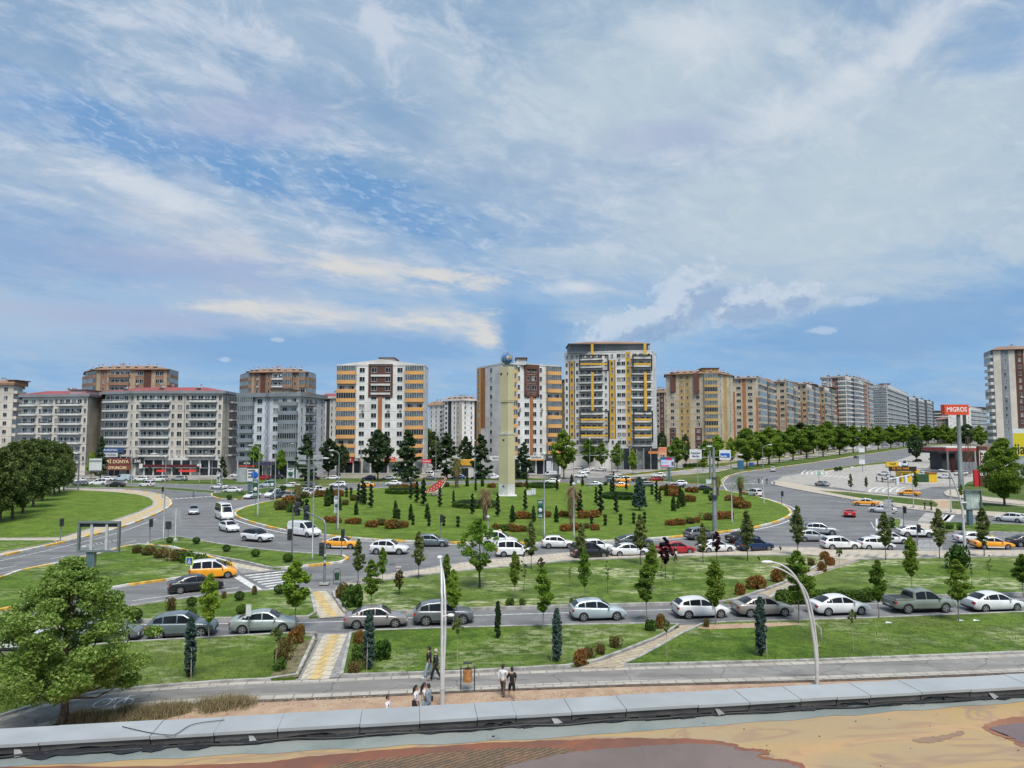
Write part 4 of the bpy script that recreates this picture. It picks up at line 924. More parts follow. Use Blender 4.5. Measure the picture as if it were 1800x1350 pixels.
car('sports', 1505, 914, 1504, 903, 'brightred', 'bright red sports coupe seen from behind', group=RING)
t = car('sedan', 1616, 873, 1577, 871, 'taxi', 'orange taxi on the slip road by the lot', cabin='taxi', group=RING, cat='taxi'); t.name = 'taxi'; taxi_extras(t, 'sedan')
car('hatch', 1798, 920, 1746, 916, 'white', 'white hatchback coming in from the right edge', group=RING)
car('sedan', 1466, 857, 1438, 854, 'silver', 'silver sedan on the slip road, left of the young trees', group=RING)
car('mpv', 1361, 832, 1366, 826, 'white', 'white car going away up the boulevard', group=RING)
t = car('sedan', 1329, 873, 1301, 870, 'taxi', 'orange taxi just right of the dead-leaved palm', cabin='white', group=RING, cat='taxi'); t.name = 'taxi'
car('mpv', 1346, 876, 1317, 872, 'white', 'white hatchback close behind the orange taxi by the palm', group=RING)
car('minibus', 374, 909, 391, 918, 'white', 'tall white minibus with roof unit, coming round the left side', group=RING, cat='minibus')
car('hatch', 381, 932, 403, 938, 'white', 'white hatchback just in front of the white minibus', group=RING)
car('hatch', 331, 899, 330.5, 909, 'silver', 'silver hatchback facing the viewer left of the minibus', group=RING)
car('suv', 420, 951, 466, 955, 'white', 'small white SUV with black roof between minibus and white van', cabin='black', group=RING)
car('van', 497, 940, 553, 947, 'white', 'large white panel van at the island kerb', group=RING, cat='van')
# ---- cluster at the back left of the island
car('hatch', 452, 876, 421, 880, 'white', 'white hatchback at the head of the back-left queue', group=RING)
car('mpv', 490, 873, 456, 878, 'white', 'white minivan behind a green hanging banner', group=RING, cat='minivan')
car('suv', 500, 876, 466, 881, 'teal', 'dark SUV in front of the white minivan by the banner', cabin='teal', group=RING)
car('sedan', 522, 875, 486, 881, 'silver', 'silver sedan beside the left palm', group=RING)
car('suv', 546, 869, 508, 874, 'white', 'white SUV behind the left palm', group=RING)
car('hatch', 560, 869, 530, 875, 'white', 'white hatchback just right of the left palm', group=RING)
car('pickup', 583, 866, 540, 869, 'white', 'white pickup truck behind the left palm', group=RING, cat='pickup truck')
car('suv', 609, 857, 577, 857, 'white', 'white SUV left of the orange taxi on the back road', group=RING)
t = car('sedan', 658, 857, 627, 857, 'taxi', 'orange taxi with white roof alone on the back road', cabin='white', group=RING, cat='taxi'); t.name = 'taxi'
car('sedan', 706, 854, 676, 854, 'white', 'white sedan left of the watermelon sculpture', group=RING)
car('mpv', 483, 857, 454, 857, 'iceblue', 'pale hatchback behind the tall green banner', cabin='iceblue', group=RING)
car('sedan', 524, 858, 497, 858, 'white', 'white sedan ahead of a grey one near the sign gantry', group=RING)
car('sedan', 554, 857, 526, 857, 'grey', 'grey sedan under the blank sign gantry', cabin='grey', group=RING)
car('sedan', 422, 867, 391, 867, 'white', 'white sedan near the small back-left island', group=RING)
car('sedan', 395, 861, 366, 860, 'white', 'white sedan at the left end of the long signal gantry', group=RING)
# ---- back road and parked row
bk = [('sedan', 148, 855, 121, 854, 'grey', 'grey sedan beside the last pines'), ('sedan', 143, 849, 124, 849, 'white', 'white car half behind the pines'),
 ('mpv', 184, 853, 158, 854, 'white', 'white minivan near the blank sign back'), ('sedan', 214, 857, 186, 857, 'black', 'black sedan under the toy shop sign'),
 ('mpv', 267, 857, 239, 856, 'white', 'white minivan on the back road left of the tall lamp'), ('van', 225, 846, 199, 846, 'iceblue', 'pale blue van parked before the toy shop'),
 ('sedan', 196, 846, 176, 846, 'white', 'white sedan parked behind the white minivan'), ('suv', 259, 847, 232, 847, 'white', 'white SUV parked left of the restaurant'),
 ('mpv', 291, 847, 265, 847, 'white', 'white minivan parked at the restaurant front'), ('suv', 327, 846, 298, 846, 'silver', 'silver SUV parked before the restaurant awning'),
 ('mpv', 425, 839, 405, 839, 'white', 'white car parked by the double billboard'), ('hatch', 432, 845, 407, 845, 'silver', 'silver hatchback left of the double billboard'),
 ('hatch', 468, 844, 452, 844, 'red', 'red hatchback right of the double billboard'), ('suv', 497, 843, 472, 843, 'black', 'black SUV parked under the light green tree'),
 ('sedan', 562, 844, 533, 844, 'black', 'black sedan with brown tail under the dark tree'), ('sedan', 598, 844, 571, 844, 'white', 'white sedan parked behind the tall left lamp'),
 ('hatch', 659, 844, 636, 844, 'navy', 'navy hatchback parked at the stone wall'), ('sedan', 696, 844, 669, 844, 'white', 'first of two white sedans by the conifer'),
 ('sedan', 729, 844, 701, 844, 'offwhite', 'second of two white sedans by the conifer'), ('sedan', 768, 844, 743, 844, 'grey', 'dark grey sedan above the watermelon slice'),
 ('hatch', 817, 843, 793, 843, 'blue', 'bright blue hatchback left of the monument'), ('sedan', 853, 843, 828, 843, 'black', 'black sedan left of the monument'),
 ('sedan', 880, 843, 856, 843, 'white', 'white sedan touching the monument edge'), ('suv', 924, 842, 902, 842, 'brown', 'dark brown SUV just right of the monument'),
 ('mpv', 938, 838, 922, 838, 'grey', 'grey minivan parked behind the spiral conifer'), ('van', 980, 839, 951, 839, 'white', 'white panel van before the bank'),
 ('sedan', 985, 850, 957, 850, 'white', 'white sedan driving below the white van'),
 ('suv', 1033, 840, 1009, 840, 'white', 'white SUV at the side street mouth'), ('suv', 1038, 833, 1016, 833, 'white', 'white SUV second up the side street'),
 ('hatch', 1046, 828, 1026, 828, 'offwhite', 'white hatchback third up the side street'), ('suv', 1066, 829, 1046, 829, 'silver', 'silver SUV up the side street'),
 ('sedan', 1030, 825, 1008, 825, 'white', 'white sedan at the head of the side street'),
 ('sedan', 1090, 841, 1063, 841, 'grey', 'grey sedan by the arched signal gantry'), ('suv', 1092, 847, 1067, 847, 'bluegrey', 'blue-grey SUV under the arched signal gantry'),
 ('sedan', 1137, 847, 1111, 847, 'black', 'black sedan with white roof at the advertising screen'),
 ('hatch', 1166, 846, 1142, 846, 'red', 'red hatchback left of the advertising screen'), ('suv', 1170, 840, 1148, 840, 'white', 'white SUV behind the red hatchback'),
 ('sedan', 1062, 856, 1030, 856, 'silver', 'silver sedan right of the monument on the back road'),
 ('suv', 1150, 857, 1119, 857, 'teal', 'dark teal SUV behind the blue spruce'), ('sedan', 1202, 859, 1174, 859, 'navy', 'navy sedan in front of a white SUV'), ('suv', 1207, 855, 1182, 855, 'white', 'white SUV overtaking the navy sedan'),
 ('sedan', 1253, 864, 1219, 863, 'black', 'black sedan at the right back of the island'),
 ('mpv', 760, 838, 742, 838, 'white', 'white minivan parked under the dark pine'), ('sedan', 840, 837, 815, 837, 'grey', 'grey car parked behind the black sedan'), ('sedan', 870, 838, 848, 838, 'silver', 'silver car parked near the fast food kiosk')]
for k, x0, y0, x1, y1, c_, lb in bk: car(k, x0, y0, x1, y1, c_, lb, cabin=c_ if c_ not in ('white',) else None, group=BACK, z=.0)
for x0, y0, x1, y1, k, c_, lb in ((1107, 848, 1085, 848, 'mpv', 'taxi', 'orange and white taxi between grey SUV and black sedan'), (1105, 858, 1078, 858, 'sedan', 'taxi', 'orange taxi behind the spiral conifers right of the monument')):
    t = car(k, x0, y0, x1, y1, c_, lb, cabin='white', group=BACK, cat='taxi'); t.name = 'taxi'
# boulevard traffic beyond the median, each in a gap between trunks
gaps = ['by the first tree gap', 'in the second tree gap', 'in the third tree gap', 'in the fourth tree gap', 'in the fifth tree gap', 'in the sixth tree gap', 'in the seventh tree gap', 'in the eighth tree gap']
for i, (x, y, k, c_) in enumerate(((1363, 805, 'sedan', 'teal'), (1386, 804, 'sedan', 'white'), (1396, 808, 'suv', 'offwhite'), (1438, 800, 'sedan', 'white'), (1452, 797, 'suv', 'silver'), (1474, 795, 'hatch', 'white'), (1488, 794, 'suv', 'navy'), (1508, 791, 'van', 'white'))):
    car(k, x + 8, y - 1, x - 8, y + 1, c_, f'{ {"teal":"dark","offwhite":"off-white"}.get(c_, c_) } car coming down the far boulevard lane {gaps[i]}', group='cars on the far boulevard')
car('sedan', 1503, 806, 1512, 805, 'black', 'black car going up the near boulevard lane', group='cars on the far boulevard')
# lot
for i, (x, y) in enumerate(((520, 958), (690, 992), (900, 945 + 40), (1400, 925), (1480, 900), (300, 925), (1130, 1085), (690, 1093))):
    q = G(x, y); mb = MB(); mb.tube([(q.x, q.y, .0), (q.x, q.y, .012)], .42, 14); tag(mb.build('manhole_cover', mat('cast_iron', (.07, .068, .065), .7)), kind='structure')
car('suv', 1564, 837, 1541, 836, 'white', 'white SUV at the taxi stand', group=LOT); car('hatch', 1644, 832, 1640, 815, 'white', 'white hatchback standing on the open lot', group=LOT)
car('sedan', 1637, 809, 1648, 809, 'black', 'black car by the station tree', group=LOT); car('sedan', 1672, 812, 1660, 812, 'silver', 'silver car near the pumps', group=LOT)
car('sedan', 1640, 838, 1618, 836, 'white', 'white sedan behind the green fence', group=LOT); car('sedan', 1672, 842, 1648, 841, 'white', 'white sedan just left of the tall red sign', group=LOT)
car('minibus', 1600, 818, 1592, 822, 'iceblue', 'small white and teal bus at the edge of the lot', cabin='white', group=LOT, cat='bus', sc=1.05)
for x0, y0, x1, y1, k, c_, lb in ((1700, 836, 1684, 836, 'suv', 'white', 'white SUV right of the red sign pole'), (1716, 829, 1700, 829, 'hatch', 'grey', 'grey hatchback by the pumps'), (1682, 825, 1668, 825, 'sedan', 'offwhite', 'off-white sedan left of the pumps'), (1620, 812, 1608, 812, 'hatch', 'black', 'black hatchback under the lone dark tree'),
  (1575, 845, 1555, 845, 'hatch', 'silver', 'silver hatchback in front of the white SUV at the taxi stand')): car(k, x0, y0, x1, y1, c_, lb, group=LOT)
for i, (x, y, c_) in enumerate(((1345, 809, 'white'), (1420, 802.5, 'offwhite'), (1530, 788.5, 'white'), (1552, 786.5, 'silver'), (1575, 784.5, 'offwhite'), (1600, 783, 'navy'))): car('suv', x + 7, y - .6, x - 7, y + .6, c_, f'{c_.replace("offwhite", "off-white")} car far up the boulevard, {nth(i, "of these far cars")}', group='cars on the far boulevard')
car('van', 1582, 822, 1562, 822, 'white', 'white box van behind the taxi stand boards', group=LOT, cat='van', sc=1.15)
for c_ in CARS.values(): drop_tree(c_)
# ================================================================ PLANTS
L_plane = leaf_mat('leaf_big_tree', (.36, .44, .13), (.085, .16, .022), .35, .1)
L_light = leaf_mat('leaf_young', (.30, .44, .065), (.115, .20, .028), .45, .35)
L_mid = leaf_mat('leaf_mid', (.235, .34, .06), (.068, .13, .022), .42, .4)
L_olive = leaf_mat('leaf_slender', (.21, .25, .085), (.08, .11, .04), .25, .3)
L_pine = leaf_mat('needle_pine', (.16, .205, .06), (.048, .075, .024), .12, .35)
L_dark = leaf_mat('needle_dark', (.078, .125, .052), (.022, .045, .020), .10, .5)
L_blue = leaf_mat('needle_blue', (.095, .15, .13), (.030, .062, .056), .10, .3)
L_thuja = leaf_mat('needle_thuja', (.085, .145, .038), (.022, .052, .016), .12, .4)
L_spiral = leaf_mat('needle_spiral', (.050, .080, .034), (.014, .028, .013), .08, .3)
L_red = leaf_mat('leaf_red', (.37, .11, .045), (.075, .13, .03), .25, .4)
L_redgreen = leaf_mat('leaf_redgreen', (.20, .12, .05), (.055, .095, .026), .25, .4)
L_plum = leaf_mat('leaf_plum', (.060, .018, .030), (.018, .007, .012), .15, .2)
L_dry = leaf_mat('leaf_dry', (.40, .32, .19), (.15, .12, .07), .15, .3)
L_palm = leaf_mat('palm_frond', (.16, .17, .05), (.06, .085, .025), .2, .3); L_palmdry = leaf_mat('palm_dry', (.33, .25, .13), (.13, .09, .05), .15, .3)
L_box = leaf_mat('leaf_box', (.09, .165, .03), (.025, .06, .014), .15, .5)
M_bark = mat('bark', (.13, .095, .07), .95, var=.3, scale=4, bump=.5); M_barkg = mat('bark_grey', (.20, .185, .165), .9, var=.25, scale=6); M_barkd = mat('bark_dark', (.05, .038, .03), .95, var=.3, scale=5)
M_stake = mat('wood_stake', (.36, .30, .22), .9, var=.2)

def rv():
    while True:
        v = Vector((rnd.uniform(-1, 1), rnd.uniform(-1, 1), rnd.uniform(-1, 1)))
        if .05 < v.length < 1: return v
def leaves(mb, pts, size, flat=.0, aspect=1.7, mi=0, droop=0.0):
    for p, nrm in pts:
        d = (rv().normalized() * .9 + nrm * .8).normalized(); d.z -= droop; d.normalize()
        s = size * rnd.uniform(.65, 1.35); a = d.cross(rv()).normalized()
        if a.length < .1: continue
        L_ = d.cross(a).normalized() if rnd.random() < .5 else d
        w = a * s * .5; l = L_ * s * aspect * .5; fold = a.cross(L_) * s * .12
        o = len(mb.v); mb.v += [tuple(p - l), tuple(p + w + fold), tuple(p + l), tuple(p - w + fold)]; mb.f.append((o, o + 1, o + 2, o + 3)); mb.m.append(mi); mb.sm.append(False)
def clumps(n, env, cr, per, squash=.75, shell=1.0):
    """env(t)->radius at height t 0..1 ; returns list of (point, normal) in unit crown space (height 1)"""
    out = []; cs = []
    ts = [(i + .5) / n for i in range(n)]
    for t in ts:
        t = min(.99, max(.01, t + rnd.uniform(-.5, .5) / n * 3)); r = env(t); a = rnd.uniform(0, 2 * math.pi); q = r * (rnd.uniform(0, 1) ** .45) * rnd.uniform(.75, 1.0)
        cs.append((Vector((q * math.cos(a), q * math.sin(a), t)), cr * rnd.uniform(.65, 1.25) * (0.45 + .55 * min(1, r / max(1e-3, max(env(.3), env(.5), env(.1)))))))
    for c, r in cs:
        for _ in range(per):
            v = rv(); v = v.normalized() * (v.length ** shell)
            out.append((c + Vector((v.x * r, v.y * r, v.z * r * squash)), v.normalized()))
    return out, cs
TREES = {}
def make_tree(key, name, H, crown0, env, ncl, cr, per, leaf, lm, bark=None, trunk_r=.1, limbs=8, squash=.75, aspect=1.7, lean=.03, forks=1, droop=0.0, twig=True, trunk_top=.85):
    root = empty(name); ch = H - crown0
    pts, cs = clumps(ncl, env, cr, per, squash)
    mb = MB(); P = [(Vector((p.x * ch, p.y * ch, crown0 + p.z * ch)), n_) for p, n_ in pts]; leaves(mb, P, leaf, aspect=aspect, droop=droop)
    tb = MB(); tt = crown0 + ch * trunk_top; k = 7; wob = [(rnd.uniform(-1, 1) * lean * H * (i / k), rnd.uniform(-1, 1) * lean * H * (i / k)) for i in range(k + 1)]
    tr = [Vector((wob[i][0], wob[i][1], tt * i / k)) for i in range(k + 1)]; tb.tube(tr, [trunk_r * (1.25 if i == 0 else 1) * (1 - .82 * i / k) for i in range(k + 1)], 7)
    for c, r in rnd.sample(cs, min(limbs, len(cs))):
        e = Vector((c.x * ch, c.y * ch, crown0 + c.z * ch)); zb = max(crown0 * .75, e.z - max(.3, (Vector((e.x, e.y, 0)).length) * 1.1)); f = min(.97, zb / tt) * k; i = min(k - 1, int(f)); s = tr[i].lerp(tr[i + 1], f - i)
        mid = s.lerp(e, .5) + Vector((0, 0, -.06 * ch)); r0 = trunk_r * .5 * (1 - .6 * f / k)
        tb.tube([s, mid, e], [r0, r0 * .6, r0 * .25], 5)
    tb.build('trunk', bark or M_bark, root); mb.build('crown', lm, root)
    TREES[key] = (root, H)
    return root
USED = {}
def plant(key, px, py, top, label, cat, group=None, width=1.0, z=.13, name=None, rz=None, hm=None):
    root, H = TREES[key]; p = G(px, py, z); h = hm or ZT(p.y, top) - z; s = h / H
    o = copy_tree(root); o.name = name or root.name.split('.')[0]
    o.location = p; o.rotation_euler = (0, 0, rnd.uniform(0, 6.28) if rz is None else rz); o.scale = (s * width, s * width, s)
    return tag(o, label, cat, group)
egg = lambda w, lo=.35: (lambda t: w * (math.sin(math.pi * min(1, t / (2 * lo))) if t < lo else max(.05, math.cos((t - lo) / (1 - lo) * math.pi / 2) ** .75)))
col_env = lambda w: (lambda t: w * (min(1, .35 + t * 5) * (1 - max(0, t - .75) / .25 * .75)))
cone = lambda w: (lambda t: w * (1 - t) ** .8 * min(1, .5 + t * 6) + .008)

# ---- the big windblown tree at the left
make_tree('big', 'leafy_tree', 8.6, 1.95, lambda t: .52 * max(.10, math.sin(math.pi * (t * .72 + .28))) ** .9, 150, .095, 310, .085, L_plane, M_bark, .17, 34, aspect=1.9, lean=.02)
# measured crown: x 0..235, top row 985
bt = plant('big', 112, 1277, 985, 'large leafy green tree at the left edge beside the path', 'tree', width=1.25, z=0)
# ---- young trees
for i in range(4):
    make_tree(f'young{i}', 'young_tree', 4.2, 1.25 + .2 * (i % 2), [egg(.22, .3), egg(.26, .35), egg(.20, .4), egg(.30, .3)][i], 64, .085, 85, .085, [L_light, L_light, L_mid, L_mid][i], M_barkg, .035, 12)
make_tree('open', 'open_tree', 5.4, 1.4, egg(.42, .45), 90, .075, 60, .09, L_light, M_barkd, .08, 30, lean=.03)
TREES['open2'] = TREES['open']
make_tree('slender', 'slender_tree', 4.5, 1.35, egg(.19, .25), 60, .070, 85, .085, L_olive, M_barkd, .035, 10)
make_tree('slender2', 'slender_tree', 4.8, 1.2, egg(.18, .3), 70, .066, 90, .085, L_olive, M_barkd, .04, 10)
make_tree('sparse', 'sapling', 3.0, 1.1, egg(.16, .5), 12, .06, 12, .10, L_olive, M_barkd, .02, 8)
make_tree('tuft', 'grafted_tree', 2.5, 1.75, egg(.42, .5), 14, .16, 26, .10, L_olive, M_stake, .035, 6, trunk_top=.4)
make_tree('brown', 'young_tree', 3.0, .7, egg(.34, .5), 60, .07, 50, .10, L_redgreen, M_barkd, .05, 14)
make_tree('plum', 'plum_tree', 3.6, 1.3, egg(.30, .4), 40, .085, 42, .12, L_plum, M_barkd, .035, 12)
make_tree('cyp', 'column_cypress', 3.2, .15, col_env(.086), 230, .036, 40, .060, L_blue, M_barkd, .05, 0, aspect=2.4)
make_tree('cypd', 'column_cypress', 2.7, .12, col_env(.060), 110, .050, 60, .060, L_dark, M_barkd, .05, 0, aspect=2.4)
NT = 'young trees on the near lawns'
Y = [('young0', 367, 1127, 1010, 'light green young tree behind the blue-grey SUV'), ('young1', 519, 1108, 985, 'broad light green young tree left of the paved crossing path', 1.25),
 ('young3', 652, 1076, 985, 'bright leafy young tree above the taupe sedan', 1.1), ('young0', 672, 1027, 963, 'pale leafy young tree beside the promenade, right of the paved path'), ('young1', 797, 1104, 1002, 'light young tree just right of the nearer curved lamp', .85),
 ('young2', 785, 1052, 975, 'thin young tree behind the curved lamp head', .8), ('young2', 905, 1052, 970, 'thin young tree right of the wide open tree', .9), ('sparse', 921, 1042, 975, 'very thin sapling beside the thin young tree'),
 ('young0', 955, 1108, 998, 'light green young tree in front of the near road middle', 1.05), ('young0', 1028, 1058, 965, 'narrow light green tree on the flowery lawn', .8), ('young3', 1137, 1092, 992, 'dark round young tree right of the ice-blue hatchback', 1.05),
 ('young2', 1147, 1040, 955, 'dark young tree behind the dark round one'), ('young2', 1258, 1098, 985, 'tall dark staked tree in front of the white hatchback', 1.15), ('young3', 1404, 1095, 970, 'large dense dark tree right behind the right curved lamp', 1.25),
 ('young2', 1545, 1086, 985, 'staked dark tree left of the pickup truck'), ('young2', 1603, 1040, 945, 'leafy green tree under the white sloping-roof SUV'), ('young3', 1685, 1092, 985, 'round dark staked tree in front of the pickup bonnet', 1.15), ('young3', 1799, 1050, 975, 'green tree cut by the right edge', 1.2),
 ('sparse', 1164, 1030, 985, 'bare little sapling above the ice-blue hatchback'), ('sparse', 1002, 1032, 990, 'small dark sapling left of the narrow light tree'), ('sparse', 1068, 1042, 985, 'wispy sapling on the pale flowery patch'), ('sparse', 1184, 1034, 1000, 'wispy sapling right of the dark young tree pair'),
 ('sparse', 1187, 1000, 978, 'small sapling at the promenade by the white bag'), ('sparse', 1740, 1022, 975, 'thin sapling at the right above the pickup truck'), ('sparse', 1708, 1030, 978, 'thin staked sapling right of the dark bin bush')]
for y in Y: plant(y[0], y[1], y[2], y[3], y[4], 'tree', NT, width=y[5] if len(y) > 5 else 1.0)
plant('open', 843, 1034, 912, 'wide open-crowned tree in front of the ring road', 'tree', width=1.15)
SL = 'slender trees along the promenade'
for i, (k, x, y, t_, lb) in enumerate([('slender', 629, 1027, 948, 'first slender tree, right of the orange taxi'), ('slender', 736, 1018, 935, 'slender tree at the corner left of the grey hatchback'), ('slender', 934, 1001, 918, 'slender tree between the white minivan and white hatchback'),
   ('slender', 1022, 992, 920, 'slender tree by the black minivan'), ('slender', 1126, 992, 905, 'slender tree before the dark teal SUV'), ('slender', 1236, 989, 920, 'slender tree before the grey SUV'), ('slender2', 1314, 986, 898, 'dense slender tree in front of the navy SUV'),
   ('slender2', 1403, 976, 890, 'dense narrow tree left of the silver hatchback'), ('slender', 1557, 985, 900, 'slender tree between the two white queue cars'), ('slender2', 1652, 982, 895, 'dense narrow tree right of the zebra crossing'), ('slender2', 1730, 979, 893, 'dense narrow tree in front of the last orange taxi')]):
    plant(k, x, y, t_, lb, 'tree', SL, width=1.1)
for x, y, t_, lb in ((1170, 1016, 945, 'purple-leaved tree in front of the red sedan'), (1260, 988, 935, 'purple-leaved tree in front of the white sedan')): plant('plum', x, y, t_, lb, 'tree', 'purple-leaved trees')
for x, y, t_, lb, w_ in ((485, 1180, 1103, 'small grafted tree on a pale stem left of the paved path', 1), (804, 1168, 1088, 'small grafted tree on a pale stem right of the curved lamp', 1), (1172, 1157, 1090, 'small grafted tree beside the beige brick path', .8), (1500, 1144, 1072, 'small grafted tree below the white sedan', .8),
   (1372, 982, 960, 'tiny ball tree at the promenade left of the narrow tree', .9), (1402, 976, 948, 'ball tree beside the dense narrow tree', .8), (1476, 1012, 963, 'ball tree above the right lawn path', .8), (1334, 1000, 978, 'low ball tree left of the large dense tree', .9)):
    plant('tuft', x, y, t_, lb, 'tree', 'small ball-headed trees', width=w_)
def stakes(o, n_=2, h=1.6, d=.35):
    for i in range(n_):
        mb = MB(); a = i * 6.28 / n_ + .4; mb.tube([(d * math.cos(a), d * math.sin(a), 0), (d * .7 * math.cos(a), d * .7 * math.sin(a), h)], .025, 5); mb.build('stake', M_stake, o)
for k, x, y, t_, lb in (('cyp', 333, 1190, 1085, 'leftmost blue-green column cypress with stakes on the near lawn'), ('cyp', 648, 1177, 1073, 'blue-green column cypress right of the paved crossing path'), ('cypd', 875, 1122, 1057, 'slim very dark column cypress by the near road'), ('cyp', 979, 1163, 1070, 'blue-green column cypress left of the beige brick path'), ('cyp', 1338, 1153, 1050, 'blue-green column cypress below the beige sedan')):
    o = plant(k, x, y, t_, lb, 'cypress', 'column cypresses on the near lawn')
    if k == 'cyp': stakes(o)
# ---- pines at the left
for i in range(3):
    make_tree(f'pine{i}', 'pine_tree', 11.5, 2.0, (lambda i: lambda t: [.25, .28, .27][i] * max(.10, math.sin(math.pi * (.22 + t * .74))) ** .8)(i), 70, .10, 150, .19, L_pine, M_bark, .20, 16, squash=.8, aspect=2.2)
for i, (x, y, t_, w_) in enumerate(((-40, 925, 790, 1), (0, 918, 788, .95), (22, 912, 780, 1.0), (40, 903, 775, 1), (58, 892, 773, 1), (74, 881, 775, 1), (86, 873, 776, .95), (95, 869, 778, .95), (104, 866, 780, .9), (112, 862, 784, .85), (-20, 900, 782, 1), (-70, 890, 780, 1), (118, 858, 788, .8))):
    plant(f'pine{i % 3}', x, y, t_, f'dark green pine, {nth(i, "of the row").replace("leftmost of the row", "leftmost of the row")} at the left lawn', 'pine tree', 'row of pines at the left lawn', width=w_, z=.17)
# ---- street trees and conifers before the houses
for i in range(2): make_tree(f'conif{i}', 'conifer', 12, 1.0, (lambda i: lambda t: [.24, .28][i] * (1 - t) ** .62 * min(1, .55 + t * 4) + .01)(i), 90, .06, 60, .34, L_dark, M_barkd, .2, 0, squash=.45, aspect=2.0)
for i in range(3): make_tree(f'broad{i}', 'street_tree', 9, 2.0, [egg(.34, .4), egg(.42, .42), egg(.30, .35)][i], 60, .115, 90, .28, [L_mid, L_mid, L_light][i], M_bark, .14, 14)
make_tree('darkb', 'street_tree', 12, 2.2, egg(.40, .45), 80, .10, 90, .32, L_dark, M_barkd, .18, 14)
ST = 'trees before the apartment houses'
for k, x, y, t_, w_, lb in [('conif0', 176, 842, 768, .8, 'thin dark conifer at the left of the toy shop'), ('broad2', 160, 842, 795, .8, 'pale tree left of the thin dark conifer'), ('conif1', 390, 843, 803, 1.0, 'dark bushy conifer at the right end of the restaurant'),
  ('broad2', 448, 841, 782, 1.0, 'light green tree before the blue-grey house'), ('broad2', 495, 841, 790, 1.0, 'second light green tree before the blue-grey house'), ('conif1', 536, 846, 765, 1.05, 'tall grey-green conifer behind the blank sign gantry'), ('darkb', 577, 840, 772, 1.0, 'very dark tree between the blue-grey and the orange house'),
  ('darkb', 600, 838, 782, .8, 'smaller dark tree at the left corner of the orange house'), ('darkb', 664, 846, 757, 1.0, 'large round dark tree before the orange house door'), ('conif1', 717, 847, 757, 1.25, 'tall spreading conifer right of the round dark tree'), ('conif1', 785, 842, 762, 1.35, 'wide dark conifer between the two orange houses'),
  ('darkb', 762, 830, 760, .9, 'dark tree behind the wide conifer'), ('broad0', 752, 822, 755, .8, 'mid green tree left of the wide conifer'), ('conif1', 845, 842, 764, 1.15, 'dark conifer left of the monument'), ('darkb', 818, 828, 768, .8, 'dark tree behind the conifer left of the monument'), ('conif1', 921, 842, 778, 1.1, 'dark conifer just right of the monument'),
  ('broad0', 991, 842, 757, .95, 'tall mid green tree before the bank corner'), ('broad1', 1035, 825, 772, 1.0, 'round tree left of the grey and yellow tower foot'), ('broad0', 1058, 826, 778, .9, 'tree second from left at the tower foot'), ('broad0', 1085, 830, 780, .9, 'tree in the middle of the tower foot'), ('broad2', 1113, 833, 790, .8, 'small tree right at the tower foot'),
  ('broad1', 1190, 824, 770, 1.1, 'round tree left of the white road sign'), ('darkb', 1206, 820, 764, .6, 'dark narrow tree behind the round one'), ('darkb', 1165, 812, 758, .7, 'dark tree in the gap right of the yellow tower'), ('broad2', 1262, 822, 766, 1.2, 'pale green tree between the two road signs'), ('broad2', 1285, 820, 770, .9, 'pale tree behind the right road sign'), ('broad1', 1236, 828, 800, 1.0, 'low dark tree under the white road sign'),
  ('broad0', 1240, 818, 775, .9, 'green tree behind the white road sign')]:
    plant(k, x, y, t_, lb, 'tree', ST, width=w_, z=.06)
# ---- boulevard trees
BV = 'trees of the boulevard'
bl = [(1313, 824, 754), (1332, 820, 760), (1352, 817, 752), (1370, 813, 757), (1394, 810, 750), (1418, 806, 752), (1447, 803, 748), (1476, 800, 750), (1500, 796, 749), (1522, 793, 751), (1544, 791, 749), (1566, 788, 750), (1588, 786, 748), (1608, 784, 750), (1628, 782, 748), (1648, 780, 750)]
for i, (x, y, t_) in enumerate(bl): plant(['broad0', 'broad1'][i % 2], x, y, t_, f'{nth(i, "tree")} in the front row of the boulevard median', 'tree', BV, width=1.25 + .1 * (i % 3), z=.13)
b2 = [(1345, 806, 768), (1380, 802, 760), (1408, 799, 744), (1430, 797, 748), (1455, 793, 742), (1482, 791, 746), (1505, 788, 744), (1530, 786, 747), (1555, 784, 744), (1580, 783, 748), (1605, 781, 746), (1632, 780, 748), (1660, 780, 747), (1682, 780, 750), (1702, 780, 746), (1722, 781, 749), (1742, 782, 752), (1700, 786, 756), (1725, 788, 758), (1672, 786, 758)]
for i, (x, y, t_) in enumerate(b2): plant(['broad1', 'broad0', 'darkb'][i % 3] if i != 2 else 'darkb', x, y, t_, f'{nth(i, "tree")} in the back row behind the boulevard', 'tree', BV, width=1.3 + .12 * (i % 3), z=.06)
plant('darkb', 1611, 812, 763, 'large dark tree standing alone left of the filling station', 'tree', width=1.1, z=.02)
make_tree('rt', 'leafy_tree', 9, 1.2, egg(.34, .35), 120, .095, 170, .15, L_mid, M_bark, .12, 20)
plant('rt', 1766, 889, 772, 'large dense green tree before the yellow billboard at the right', 'tree', width=1.12, z=.16)
plant('young2', 1610, 867, 830, 'small round tree by the taxi stand', 'tree', NT); plant('slender', 1496, 866, 833, 'first young tree on the lot verge', 'tree', NT); plant('slender', 1523, 864, 838, 'second young tree on the lot verge', 'tree', NT)
plant('young3', 1690, 880, 852, 'bushy tree behind the billboard at the right', 'tree', NT); plant('young2', 1745, 858, 826, 'tree behind the right billboard top', 'tree', NT)
